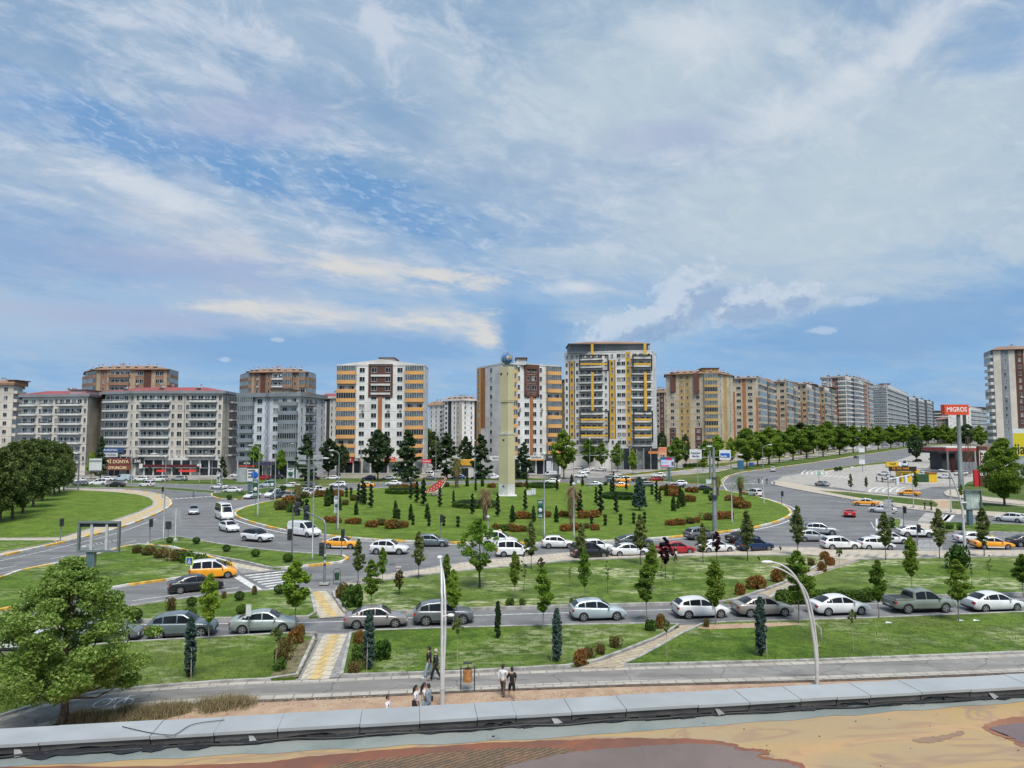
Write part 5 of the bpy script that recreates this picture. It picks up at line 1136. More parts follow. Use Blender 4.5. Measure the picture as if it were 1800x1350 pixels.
# ---- topiary on the roundabout
def spiral():
    root = empty('spiral_topiary'); mb = MB(); pts = []
    for i in range(1500):
        t = i / 1500; a = t * 2 * math.pi * 4.3; r = .30 * (1 - t * .62); rr = .26 * (1 - t * .62); v = rv()
        c = Vector((r * .62 * math.cos(a), r * .62 * math.sin(a), .35 + t * 3.0)); pts.append((c + Vector((v.x * rr, v.y * rr, v.z * .16)), v.normalized()))
    leaves(mb, pts, .12); tb = MB(); tb.tube([(0, 0, 0), (0, 0, 3.2)], [.05, .02], 6); tb.build('trunk', M_barkd, root); mb.build('crown', L_spiral, root); TREES['spiral'] = (root, 3.45)
spiral()
def pompom():
    root = empty('pompom_topiary'); tb = MB(); tb.tube([(0, 0, 0), (.04, 0, 1), (0, 0, 2.3)], [.05, .04, .03], 6); tb.build('trunk', M_barkd, root)
    for z, r in ((.45, .34), (1.25, .38), (2.1, .40)):
        mb = MB(); leaves(mb, [(Vector((0, 0, z)) + v_ * r * rnd.uniform(.8, 1), v_) for v_ in (rv().normalized() for _ in range(420))], .11); mb.build('foliage_ball', L_spiral, root)
    TREES['pompom'] = (root, 2.5)
pompom()
def multiball():
    root = empty('cloud_topiary'); tb = MB(); tb.tube([(0, 0, 0), (0, 0, 2.4)], [.06, .03], 6); bs = [(0, 0, 2.5, .4), (.7, 0, 1.9, .33), (-.6, .2, 1.7, .33), (.5, -.3, 1.1, .36), (-.5, -.2, .9, .33), (.1, .5, 1.4, .3)]
    for x, y, z, r in bs: tb.tube([(0, 0, z - .4), (x, y, z)], .025, 5)
    tb.build('trunk', M_barkd, root)
    for x, y, z, r in bs:
        mb = MB(); leaves(mb, [(Vector((x, y, z)) + v_ * r, v_) for v_ in (rv().normalized() for _ in range(260))], .12); mb.build('foliage_ball', L_spiral, root)
    TREES['cloud'] = (root, 2.9)
multiball()
make_tree('thuja', 'thuja', 3.0, .05, lambda t: .17 * max(.05, math.sin(math.pi * (t * .62 + .30))) ** .9 * (1 - t) ** .25, 110, .055, 80, .085, L_thuja, M_barkd, .06, 0, aspect=2)
make_tree('spruce', 'blue_spruce', 5.0, .55, lambda t: .29 * (1 - t) ** .75 * min(1, .75 + t * 3), 190, .055, 110, .12, L_blue, M_barkd, .10, 0, squash=.7, aspect=2)
RT = 'spiral topiaries on the roundabout'
sp = [(630, 884, 850), (637, 886, 843), (641, 888, 850), (652, 893, 851), (722, 878, 848) , (733, 884, 846), (745, 889, 843), (742, 872, 845), (773, 891, 857), (797, 890, 862), (830, 904, 868), (836, 864, 840), (875, 908, 868), (923, 897, 861), (926, 861, 838), (979, 862, 836), (1016, 902, 867), (1020, 903, 861), (1048, 887, 856), (1056, 906, 852), (1074, 868, 843), (1078, 869, 838), (1083, 903, 864), (1101, 862, 838), (1154, 881, 846), (1160, 885, 858)]
sp.sort()
for i, (x, y, t_) in enumerate(sp): plant('spiral', x, y, t_, f'spiral-cut dark conifer, {nth(i, "spiral")} on the roundabout', 'topiary', RT, width=1.15, z=.2)
pp = [(609, 874, 857), (617, 873, 857), (701, 913, 895), (726, 923, 905), (754, 925, 905), (780, 925, 907), (805, 927, 907), (1040, 928, 910), (1064, 924, 904), (1091, 923, 903), (1114, 921, 901), (1133, 919, 900), (1146, 870, 852), (1118, 872, 852), (1132, 870, 853)]
pp.sort()
for i, (x, y, t_) in enumerate(pp): plant('pompom', x, y, t_, f'three-ball clipped topiary, {nth(i, "pompom")} on the roundabout', 'topiary', 'three-ball topiaries on the roundabout', width=1.1, z=.2)
for x, y, t_, lb in ((533, 898, 868, 'many-ball clipped shrub beside the left palm'), (1252, 886, 866, 'many-ball clipped shrub beside the thick mast')): plant('cloud', x, y, t_, lb, 'topiary', 'many-ball topiaries', z=.2)
tj = [(575, 890, 858), (582, 886, 854), (597, 897, 872), (626, 905, 882), (695, 911, 880), (722, 914, 886), (751, 912, 885), (821, 855, 834), (848, 855, 834), (901, 918, 888), (938, 918, 889), (978, 918, 889), (1005, 854, 834), (1024, 854, 837), (1172, 872, 850), (1184, 898, 871), (1196, 884, 855), (1200, 891, 862), (1192, 894, 874)]
tj.sort()
for i, (x, y, t_) in enumerate(tj): plant('thuja', x, y, t_, f'upright cone-shaped thuja, {nth(i, "thuja")} on the roundabout', 'thuja', 'cone thujas on the roundabout', width=1.0 if i % 3 else 1.15, z=.2)
plant('spruce', 1124, 897, 839, 'broad blue-green spruce cone on the right of the roundabout', 'spruce', width=1.05, z=.2)
# ---- palms
def palm(key, lm, trunk=3.2, fr=16, L_=1.5, dead=True):
    root = empty('palm'); tb = MB(); k = 8
    tb.tube([(.04 * math.sin(i), 0, trunk * i / k) for i in range(k + 1)], [.22 + .03 * (i % 2) for i in range(k + 1)], 9); tb.build('trunk', M_bark, root)
    mb = MB()
    for j in range(fr):
        a = j * 2.4; up = .9 - 1.9 * j / fr; pts = []
        for i in range(7):
            t = i / 6; pts.append(Vector((math.cos(a) * L_ * t, math.sin(a) * L_ * t, trunk + .1 + L_ * (up * t - .75 * t * t))))
        for i in range(6):
            p, q = pts[i], pts[i + 1]; side = Vector((-math.sin(a), math.cos(a), 0))
            for s_ in (-1, 1):
                for h in (0, .5):
                    c = p.lerp(q, h); w = .34 * (1 - .7 * abs(i / 6 - .35)); tip = c + side * s_ * w + (q - p) * .9 + Vector((0, 0, -w * .55))
                    mb.add([c, c + (q - p) * .28, tip], [(0, 1, 2)])
    mb.build('frond_crown', lm, root)
    if dead:
        mb = MB()
        for _ in range(260):
            a = rnd.uniform(0, 6.28); z = trunk - rnd.random() ** 1.3 * 1.5; r = .24 + .12 * rnd.random(); p = Vector((r * math.cos(a), r * math.sin(a), z)); w = Vector((-math.sin(a), math.cos(a), 0)) * .07
            mb.add([p - w, p + w, p + Vector((math.cos(a) * .22, math.sin(a) * .22, -.6))], [(0, 1, 2)])
        mb.build('dead_skirt', L_palmdry, root)
    TREES[key] = (root, trunk + L_ * .45)
palm('palmA', L_palm, 3.2, 20, 1.1); palm('palmB', L_palmdry, 3.0, 20, .95); palm('palmC', L_mid, 3.4, 16, 1.7)
for k, x, y, t_, lb, w_ in (('palmA', 523, 893, 848, 'shaggy palm on the left of the roundabout beside the cloud topiary', 1.1), ('palmB', 853, 915, 856, 'dry yellow palm left of the monument foot', 1.0), ('palmB', 1006, 912, 852, 'dry yellow palm behind the short lamp, right of the monument', 1.0), ('palmA', 803, 857, 802, 'tall yellow-green palm behind the watermelon sculpture', .9),
                        ('palmC', 1262, 871, 830, 'dark palm right of the thick mast', .9), ('palmC', 1302, 877, 832, 'green palm with drooping fronds left of the orange taxi', 1.1), ('palmA', 1003, 925, 875, 'palm trunk with hanging dead leaves in front of the dry palm', .6)):
    plant(k, x, y, t_, lb, 'palm', 'palms on the roundabout', width=w_, z=.2)
# ---- shrubs and beds
def bush(key, name, lm, n_, r, h, leaf, lumps=7):
    root = empty(name); mb = MB(); pts = []
    cs = [(rnd.uniform(-.55, .55) * r, rnd.uniform(-.55, .55) * r, h * rnd.uniform(.35, .62), r * rnd.uniform(.4, .6)) for _ in range(lumps)]
    for i in range(n_):
        cx, cy, cz, cr_ = cs[i % lumps]; v = rv().normalized(); p = Vector((cx + v.x * cr_, cy + v.y * cr_, cz + v.z * h * .5))
        if p.z > .02: pts.append((p, v))
    leaves(mb, pts, leaf); mb.build('foliage', lm, root)
    tb = MB()
    for c in cs[:5]: tb.tube([(0, 0, 0), (c[0], c[1], c[2])], .02, 4)
    tb.build('stem', M_barkd, root); TREES[key] = (root, h * 1.05)
bush('redb', 'red_shrub', L_red, 900, 1.2, 1.0, .17, 9); bush('rgb', 'red_green_shrub', L_redgreen, 900, 1.1, 1.0, .15, 9); bush('grb', 'green_shrub', L_box, 900, 1.0, .9, .15, 9)
def ballb(key, lm, leaf=.085):
    root = empty('ball_shrub'); mb = MB(); leaves(mb, [(Vector((v.x * .5, v.y * .5, .5 + v.z * .46)), v) for v in (rv().normalized() for _ in range(1100))], leaf); mb.build('foliage', lm, root)
    tb = MB(); tb.tube([(0, 0, 0), (0, 0, .4)], .04, 5); tb.build('stem', M_barkd, root); TREES[key] = (root, 1.0)
ballb('ball', L_box)
bl = [(345, 955, 944, 'ball shrub next to the pole left on the signal island'), (298, 954, 944, 'ball shrub at the left tip of the signal island'), (398, 969, 957, 'third ball shrub on the signal island'), (449, 978, 965, 'fourth ball shrub on the signal island'), (506, 987, 972, 'ball shrub behind the signal gantry pole'),
      (491, 1043, 1027, 'round box ball right below the left zebra crossing'), (421, 1054, 1039, 'box ball left of the left zebra crossing'), (337, 1064, 1049, 'box ball above the column cypress'), (333, 1088, 1067, 'yellow-green box ball just over the column cypress'), (235, 1092, 1068, 'dark box ball at the edge of the big tree'), (425, 1079, 1062, 'box ball behind the pale green-silver sedan'),
      (403, 877, 869, 'small box ball on the back-left island'), (497, 863, 853, 'box ball on the small island by the queue'), (1470, 828, 821, 'left one of two box balls at the boulevard turn'), (1477, 827, 820, 'right one of two box balls at the boulevard turn'), (1567, 918, 909, 'upper box ball on the small right island'), (1568, 926, 917, 'lower box ball on the small right island')]
for x, y, t_, lb in bl: plant('ball', x, y, t_, lb, 'shrub', 'clipped ball shrubs', width=1.12, z=.2)
shr = [('redb', 507, 888, 872, 1.5), ('rgb', 498, 896, 880, 1.2), ('grb', 513, 900, 886, 1.2), ('rgb', 535, 875, 864, 1.6), ('redb', 560, 873, 862, 1.6), ('redb', 596, 873, 861, 1.3), ('rgb', 582, 870, 860, 1.2), ('redb', 575, 918, 908, 1.4), ('redb', 588, 919, 908, 1.4), ('redb', 617, 920, 911, 1.5), ('redb', 628, 921, 910, 1.4), ('redb', 656, 926, 914, 1.5), ('rgb', 670, 923, 912, 1.4), ('redb', 686, 928, 914, 1.6), ('rgb', 698, 928, 915, 1.4), ('redb', 712, 927, 916, 1.3),
       ('rgb', 606, 888, 879, 1.1), ('rgb', 623, 880, 870, 1.3), ('rgb', 693, 861, 852, 1.8), ('redb', 712, 860, 851, 1.6), ('redb', 727, 858, 850, 1.3), ('rgb', 783, 856, 848, 1.3), ('redb', 866, 857, 849, 1.5), ('redb', 880, 856, 849, 1.2), ('rgb', 910, 856, 848, 1.6), ('redb', 923, 855, 848, 1.2), ('redb', 914, 911, 899, 1.5), ('redb', 926, 912, 901, 1.4), ('redb', 962, 909, 898, 1.5), ('redb', 992, 908, 898, 1.4), ('redb', 1003, 908, 899, 1.2), ('redb', 1028, 911, 898, 1.5), ('redb', 1042, 909, 897, 1.5),
       ('redb', 874, 932, 921, 1.3), ('grb', 886, 933, 922, 1.1), ('redb', 897, 932, 920, 1.4), ('redb', 908, 935, 923, 1.5), ('rgb', 920, 934, 924, 1.2), ('redb', 997, 933, 921, 1.5), ('redb', 1012, 932, 920, 1.5), ('rgb', 1030, 929, 920, 1.1), ('redb', 1045, 932, 921, 1.1), ('grb', 1049, 853, 846, 1.4), ('grb', 1064, 853, 847, 1.2),
       ('redb', 1172, 862, 852, 1.6), ('redb', 1186, 865, 853, 1.4), ('redb', 1180, 871, 860, 1.5), ('redb', 1192, 873, 861, 1.3), ('redb', 1208, 882, 870, 1.6), ('redb', 1217, 882, 871, 1.3), ('redb', 1212, 865, 856, 1.1), ('redb', 1223, 866, 856, 1.2), ('grb', 1242, 868, 860, 1.1), ('redb', 1180, 923, 913, 1.4), ('redb', 1196, 923, 912, 1.6), ('rgb', 1213, 920, 910, 1.4), ('redb', 1224, 918, 909, 1.2), ('rgb', 1244, 914, 902, 1.5), ('redb', 1269, 912, 899, 1.6), ('redb', 1279, 911, 899, 1.3), ('redb', 1283, 880, 870, 1.3), ('redb', 1296, 886, 874, 1.5), ('redb', 1305, 893, 880, 1.7), ('redb', 1313, 893, 881, 1.3)]
shr.sort(key=lambda s: s[1])
for i in range(len(shr)):
    k, x, y, t_, w_ = shr[i]; side = 'left' if x < 760 else 'middle' if x < 1100 else 'right'; row = 'rear' if y < 875 else 'centre' if y < 905 else 'front'
    same = [s for s in shr if ('left' if s[1] < 760 else 'middle' if s[1] < 1100 else 'right') == side and ('rear' if s[2] < 875 else 'centre' if s[2] < 905 else 'front') == row]
    j = same.index(shr[i]); what = 'red-tipped' if k == 'redb' else 'russet' if k == 'rgb' else 'green'
    plant(k, x, y, t_, f'{what} shrub, {nth(j, "shrub")} in the {row} beds, {side} third of the roundabout', 'shrub', 'red-tipped shrub beds on the roundabout', width=w_ * .68, z=.2)
# low clipped oval hedges
def hedge(px, py, rx, ry_px, lb, h=.8, z=.2):
    c = G(px, py, z); sx = (G(px + rx, py, z) - c).length; sy = abs(G(px, py - ry_px, z).y - G(px, py + ry_px, z).y) / 2
    root = empty('oval_hedge', c); mb = MB(); pts = []
    for i in range(3600):
        a = rnd.uniform(0, 6.283); q = .86 + .14 * rnd.random()
        if i % 3: pts.append((Vector((sx * math.cos(a), sy * math.sin(a), rnd.random() * h)), Vector((math.cos(a), math.sin(a), 0))))
        else: pts.append((Vector((sx * q * math.cos(a), sy * q * math.sin(a), h)), Vector((0, 0, 1))))
    leaves(mb, pts, .2); mb.build('foliage', L_box, root)
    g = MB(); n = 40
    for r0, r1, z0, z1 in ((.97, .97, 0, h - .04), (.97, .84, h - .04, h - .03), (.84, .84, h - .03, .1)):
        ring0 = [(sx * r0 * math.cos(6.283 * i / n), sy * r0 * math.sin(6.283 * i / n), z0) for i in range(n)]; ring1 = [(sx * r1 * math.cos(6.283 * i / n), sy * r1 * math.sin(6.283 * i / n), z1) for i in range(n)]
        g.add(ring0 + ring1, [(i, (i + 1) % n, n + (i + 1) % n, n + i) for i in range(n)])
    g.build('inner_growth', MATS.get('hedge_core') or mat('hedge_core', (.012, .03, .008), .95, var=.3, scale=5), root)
    tag(root, lb, 'hedge', 'oval hedges on the roundabout')
hedge(709, 866, 31, 3.2, 'low oval clipped hedge left of the watermelon sculpture'); hedge(836, 890, 40, 4.6, 'low oval clipped hedge left of the monument foot'); hedge(954, 856, 27, 2.8, 'low oval clipped hedge right of the monument'); hedge(1090, 875, 30, 4.2, 'low oval clipped hedge beside the blue spruce')
# shrubs near
ns = [('rgb', 240, 972, 960, 1.3, 'long red hedge piece at the billboard lawn tip'), ('rgb', 262, 975, 961, 1.6, 'second piece of the red hedge behind the billboard'), ('rgb', 285, 980, 964, 1.5, 'third piece of the red hedge'), ('rgb', 308, 985, 967, 1.5, 'fourth piece of the red hedge'), ('grb', 328, 988, 971, 1.5, 'dark green end of the red hedge'), ('grb', 350, 992, 975, 1.4, 'dark shrub right of the red hedge'), ('rgb', 392, 1003, 986, 1.1, 'brownish round shrub by the paved island path'),
      ('rgb', 300, 1074, 1051, .6, 'tall pinkish shrub above the blue-grey SUV'), ('rgb', 393, 1052, 1040, .6, 'small pink shrub above the young tree'), ('rgb', 447, 1045, 1030, .55, 'small reddish shrub left of the zebra box ball'), ('rgb', 604, 1052, 1027, 1.0, 'reddish round shrub at the promenade corner'), ('grb', 621, 1066, 1030, .9, 'green shrub right of the reddish corner shrub'),
      ('redb', 528, 1116, 1098, 1.0, 'bright red shrub at the kerb left of the paved path'), ('redb', 516, 1130, 1108, 1.1, 'second red shrub down the slope left of the paved path'), ('rgb', 505, 1145, 1122, 1.0, 'russet shrub third down the slope'), ('rgb', 498, 1162, 1138, 1.0, 'russet shrub fourth down the slope'), ('grb', 492, 1178, 1158, 1.0, 'green shrub lowest on the slope'),
      ('redb', 633, 1130, 1108, .8, 'red shrub right of the paved path top'), ('grb', 632, 1160, 1135, 1.1, 'dark shrub behind the second column cypress'), ('grb', 672, 1158, 1128, 1.0, 'dark green shrub right of the second column cypress'), ('rgb', 624, 1182, 1162, 1.0, 'olive shrub low beside the second column cypress'),
      ('grb', 897, 1065, 1052, 1.1, 'low dark shrub at the kerb right of the wide tree'), ('grb', 918, 1064, 1053, .9, 'second low dark shrub at the kerb'), ('grb', 1005, 1063, 1052, .7, 'small dark shrub above the ice-blue hatchback'),
      ('redb', 1019, 1166, 1142, .9, 'red-topped shrub at the foot of the beige path'), ('rgb', 1037, 1156, 1138, .9, 'second shrub along the beige path'), ('rgb', 1055, 1149, 1132, 1.0, 'third shrub along the beige path'), ('rgb', 1083, 1138, 1119, .9, 'fourth shrub along the beige path'), ('grb', 1143, 1108, 1090, 1.0, 'green shrub at the top of the beige path'), ('redb', 1163, 1104, 1080, .7, 'tall red shrub at the top of the beige path'),
      ('redb', 1302, 1046, 1026, .8, 'small red shrub left of the lawn path'), ('redb', 1330, 1034, 1012, 1.3, 'large orange-red shrub beside the lawn path'), ('redb', 1363, 1022, 1002, 1.0, 'red shrub above the lawn path'), ('rgb', 1377, 1016, 998, .8, 'dark russet shrub by the dense tree'), ('redb', 1443, 1004, 988, .9, 'red shrub right of the lawn path bend'), ('redb', 1459, 994, 978, .9, 'red shrub further up the lawn path'), ('redb', 1448, 984, 970, 1.2, 'wide red shrub at the promenade end of the path'), ('rgb', 1427, 994, 982, 1.0, 'low russet shrub left of the path end'),
      ('brown', 702, 1045, 1002, 1.7, 'brownish round bush-tree right of the promenade corner'), ('brown', 951, 1004, 980, 2.2, 'round brown-green bush on the promenade edge'), ('grb', 1684, 1000, 960, .85, 'tall dark round bush beside the right promenade'), ('rgb', 1241, 1102, 1088, .7, 'small red shrub beside the staked dark tree'),
      ('grb', 1376, 1062, 1040, 1.1, 'light shrub below the dense tree'), ('grb', 1668, 930, 920, 1.4, 'low clipped shrubs on the right median'), ('grb', 1690, 932, 922, 1.3, 'second low shrub on the right median')]
for k, x, y, t_, w_, lb in ns: plant(k, x, y, t_, lb, 'shrub', 'shrubs on the near lawns', width=w_ * .58)
def box_hedge(pa, pb, h, w, lb, z=.13, leaf=.14, dens=420, group='clipped hedges'):
    a, b_ = G(*pa, z), G(*pb, z); L_ = (b_ - a).length; root = empty('hedge', a, math.atan2(b_.y - a.y, b_.x - a.x)); mb = MB(); pts = []
    for _ in range(int(L_ * dens)):
        x = rnd.random() * L_; s = rnd.random(); lump = 1 + .12 * math.sin(x * 1.7) + .08 * math.sin(x * 4.1)
        if s < .45: pts.append((Vector((x, -w / 2, rnd.random() * h * lump)), Vector((0, -1, 0))))
        elif s < .9: pts.append((Vector((x, rnd.uniform(-w / 2, w / 2), h * lump)), Vector((0, 0, 1))))
        else: pts.append((Vector((x, w / 2, rnd.random() * h * lump)), Vector((0, 1, 0))))
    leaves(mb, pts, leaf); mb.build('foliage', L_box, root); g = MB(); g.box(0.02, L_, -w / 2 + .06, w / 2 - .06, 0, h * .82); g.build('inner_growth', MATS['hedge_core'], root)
    tag(root, lb, 'hedge', group)
box_hedge((1370, 1058), (1532, 1054), .75, .9, 'long dark hedge along the kerb behind the white sedan')
box_hedge((1204, 822), (1226, 820.5), 1.2, 2.0, 'dark clipped hedge on the verge below the side street', leaf=.5, dens=60)
# dry grass bank below the path at the left
mb = MB()
lump = [(rnd.random(), rnd.uniform(.5, 1.9), rnd.uniform(-9, 9)) for _ in range(46)]
for _ in range(15000):
    t, hs, dy = lump[rnd.randrange(46)]; t = t + rnd.gauss(0, .03); px = 105 + 330 * t; py = 1275 - 40 * t + dy * (1 - .4 * t) + rnd.gauss(0, 3.5); p = G(px, min(1283, py), 0); h = rnd.uniform(.12, .50) * hs * (1 - .3 * t); a = rnd.uniform(0, 6.28); w_ = Vector((math.cos(a), math.sin(a), 0)) * .016; tip = p + Vector((rnd.gauss(0, .22), rnd.gauss(0, .22), h))
    mb.add([p - w_, p + w_, tip], [(0, 1, 2)])
tag(mb.build('dry_grass', L_dry), 'brown dry grass bank between path and parapet at left', 'grass', kind='stuff')
# rough grass blades over the near lawns
mb = MB()
for _ in range(16000):
    px, py = rnd.uniform(-60, 1860), rnd.uniform(1086, 1255); e = 1250 - (px / 1800) * 70 if px < 520 else 1172 - (px - 520) * .022
    if py > (1262 - px * .26 if px < 250 else 1200 - (px - 250) * .033) or py < 1135 - px * .031: continue
    if 505 < px < 625 or (abs(px - (1050 + (1172 - py) * 2.15)) < 50 and py < 1175): continue
    p = G(px, py, .13); h = rnd.uniform(.04, .13) * (1 if rnd.random() < .9 else 2.4); w_ = Vector((rnd.uniform(-1, 1), rnd.uniform(-1, 1), 0)) * .03
    mb.add([p - w_, p + w_, p + Vector((rnd.gauss(0, .04), rnd.gauss(0, .04), h))], [(0, 1, 2)])
tag(mb.build('grass_tufts', leaf_mat('grass_blade', (.17, .25, .06), (.05, .11, .02), .3, 0)), 'short uneven grass tufts on the near lawn strip', 'grass', kind='stuff')
mb = MB()
for _ in range(1500):                                  # loose stones on the bare strip between path and parapet
    px = rnd.uniform(420, 1800); py = 1213 + (640 - px) * .026 + 12 + abs(rnd.gauss(0, 9)); q = G(px, py, .015); r = rnd.uniform(.012, .05); mb.ball((q.x, q.y, .015 + r * .3), r, r * .8, r * .6, 5, 3)
tag(mb.build('gravel', mat('gravel_pale', (.46, .38, .30), .9, var=.3, scale=3)), 'pale loose gravel on the bare soil beside the path', 'gravel', kind='stuff')
seen = set()
for root, _h in list(TREES.values()):
    if id(root) not in seen: seen.add(id(root)); drop_tree(root)
# ================================================================ HOUSES
HC = {'cream': (.58, .535, .46), 'white': (.68, .67, .64), 'offw': (.60, .59, .56), 'orange': (.62, .33, .12), 'brown': (.105, .045, .032), 'rust': (.36, .15, .06), 'grey': (.21, .235, .26), 'dgrey': (.055, .06, .07), 'tan': (.42, .31, .21), 'dtan': (.27, .16, .10),
      'yellow': (.62, .36, .04), 'sand': (.47, .40, .30), 'ochre': (.42, .28, .10), 'black': (.025, .027, .03), 'lilac': (.40, .40, .48), 'red': (.30, .055, .05), 'roofred': (.26, .065, .065), 'bluew': (.56, .60, .64), 'beige': (.44, .39, .32), 'pink': (.50, .42, .38), 'rose': (.42, .17, .13)}
def hm(c): return mat('wall_' + c, HC[c], .88, var=.10, scale=.18, detail=8)
P_dark = mat('pane_dark', (.020, .025, .03), .2, var=.3, scale=.35, spec=.35); P_cur = mat('pane_curtain', (.26, .25, .235), .35, var=.25, scale=.8); P_glaz = mat('pane_glazing', (.135, .155, .155), .12, var=.3, scale=.5, spec=.8)
P_frame = mat('window_frame', (.60, .60, .59), .5, var=0); M_rail = mat('rail_grey', (.34, .36, .38), .4, .3, var=0); M_ac = mat('ac_unit', (.55, .55, .53), .6, var=.1)
WM = {}
def win_mb(mb, w, h, v, M=None, dx=0.0, z=0.0, y=0.0, frm=0.05):
    fr = lambda a, b_, c, d, y0=-.05: mb.box(dx + a, dx + b_, y + y0, y + .0, z + c, z + d, 0)
    p = 1 if v % 3 else 2
    mb.box(dx - w / 2, dx + w / 2, y - .02, y, z - h / 2, z + h / 2, 1)
    if v % 4 == 2: mb.box(dx - w / 2 + .05, dx + (w * .1 if v % 8 == 2 else w / 2 - .05), y - .026, y - .019, z - h / 2 + .04, z + h / 2, 2)
    fr(-w / 2 - frm, w / 2 + frm, h / 2, h / 2 + frm); fr(-w / 2 - frm - .04, w / 2 + frm + .04, -h / 2 - .09, -h / 2, -.12); fr(-w / 2 - frm, -w / 2, -h / 2, h / 2); fr(w / 2, w / 2 + frm, -h / 2, h / 2)
    n = 2 if w > 1.9 else 1
    for i in range(n): x = -w / 2 + w * (i + 1) / (n + 1) + (.1 if n == 1 else 0); fr(x - .03, x + .03, -h / 2, h / 2, -.04)
def win_mesh(w, h, v):
    k = ('w', round(w, 1), round(h, 1), v)
    if k not in WM:
        mb = MB(); win_mb(mb, w, h, v); WM[k] = mb.mesh('window', [P_frame, P_dark, P_cur])
    return WM[k]
def bal_mesh(w, fh, kind, pc, sc_, v):
    k = ('b', round(w, 1), round(fh, 1), kind, pc, sc_, v)
    if k in WM: return WM[k]
    mb = MB(); d = 1.25; ph = 1.0 if kind != 'r' else .45
    mb.box(-w / 2, w / 2, -d, 0, 0, .22, 1)                       # slab
    for b_ in ((-w / 2, w / 2, -d, -d + .09), (-w / 2, -w / 2 + .09, -d + .09, 0), (w / 2 - .09, w / 2, -d + .09, 0)): mb.box(b_[0], b_[1], b_[2], b_[3], .22, .22 + ph, 0)
    if kind == 'r':
        mb.box(-w / 2, w / 2, -d - .03, 0, -.1, .10, 5)
        for z in (.80, .98, 1.14): mb.box(-w / 2, w / 2, -d, -d + .05, z, z + .05, 3)
        mb.box(-w / 2, w / 2, -d - .012, -d - .002, .82, 1.12, 2 if v % 2 else 4)
    elif kind == 'b': mb.box(-w / 2, w / 2, -d, -d + .06, 1.34, 1.40, 3)
    top = fh - .04
    if kind == 'g' or (kind == 'm' and v % 3 < 2):
        n = max(3, min(9, int(w / .75))); mb.box(-w / 2 + .05, w / 2 - .05, -d + .03, -d + .06, 1.22, top, 2 if v % 4 != 1 else 4)
        for i in range(n + 1): x = -w / 2 + w * i / n; mb.box(x - .03, x + .03, -d - .0, -d + .03, 1.22, top, 3)
        mb.box(-w / 2, -w / 2 + .04, -d + .1, 0, 1.22, top, 2); mb.box(w / 2 - .04, w / 2, -d + .1, 0, 1.22, top, 2)
    else:                                                         # door and window of the room behind
        mb.box(-w / 2 + .05, w / 2 - .05, -.06, 0, .22, top, 6)
        n = max(1, int(w / 2.2))
        for i in range(n):
            x = -w / 2 + w * (i + .5) / n; mb.box(x - .75, x - .05, -.09, -.061, .3, 2.3, 4 if (v + i) % 3 else 2); mb.box(x + .05, x + .8, -.09, -.061, 1.0, 2.3, 4 if (v + i) % 2 else 2); mb.box(x - .05, x + .05, -.10, -.061, .3, 2.35, 3)
        if v % 3 == 0: mb.box(w * .2, w * .2 + .8, -.40, -.10, 1.75, 2.3, 3)
    WM[k] = mb.mesh('balcony', [hm(pc), hm(sc_), P_glaz, P_frame if kind != 'b' else M_rail, P_dark, hm('dgrey'), hm('offw')]); return WM[k]
def parse(s):
    out = []
    for tok in s.split():
        a = tok.split(':'); t, wt = a[0], float(a[1]); c = a[2] if len(a) > 2 else None; fr = None
        if c and '@' in c: c, r_ = c.split('@'); fr = tuple(int(q) for q in r_.split('-'))
        out.append((t, wt, c, fr))
    return out
SOLAR = []
def solar_mesh():
    if not SOLAR:
        mb = MB(); mb.add([(-1, -.9, .35), (1, -.9, .35), (1, .6, 1.3), (-1, .6, 1.3), (-1, -.9, .27), (1, -.9, .27), (1, .6, 1.22), (-1, .6, 1.22)], [(0, 1, 2, 3), (7, 6, 5, 4), (0, 4, 5, 1), (1, 5, 6, 2), (2, 6, 7, 3), (3, 7, 4, 0)], 0)
        mb.tube([(.5, .9, 0), (.5, .9, 2.2)], .30, 8, 1); mb.tube([(.5, .9, 2.2), (.5, .9, 2.9)], [.34, .30], 8, 2); mb.tube([(-.8, .6, 0), (-.8, .6, 1.2)], .04, 4, 1); mb.tube([(-.6, .9, 1.5), (.4, .9, 1.5)], .26, 8, 1)
        SOLAR.append(mb.mesh('solar_heater', [hm('black'), M_ac, hm('rose')]))
    return SOLAR[0]
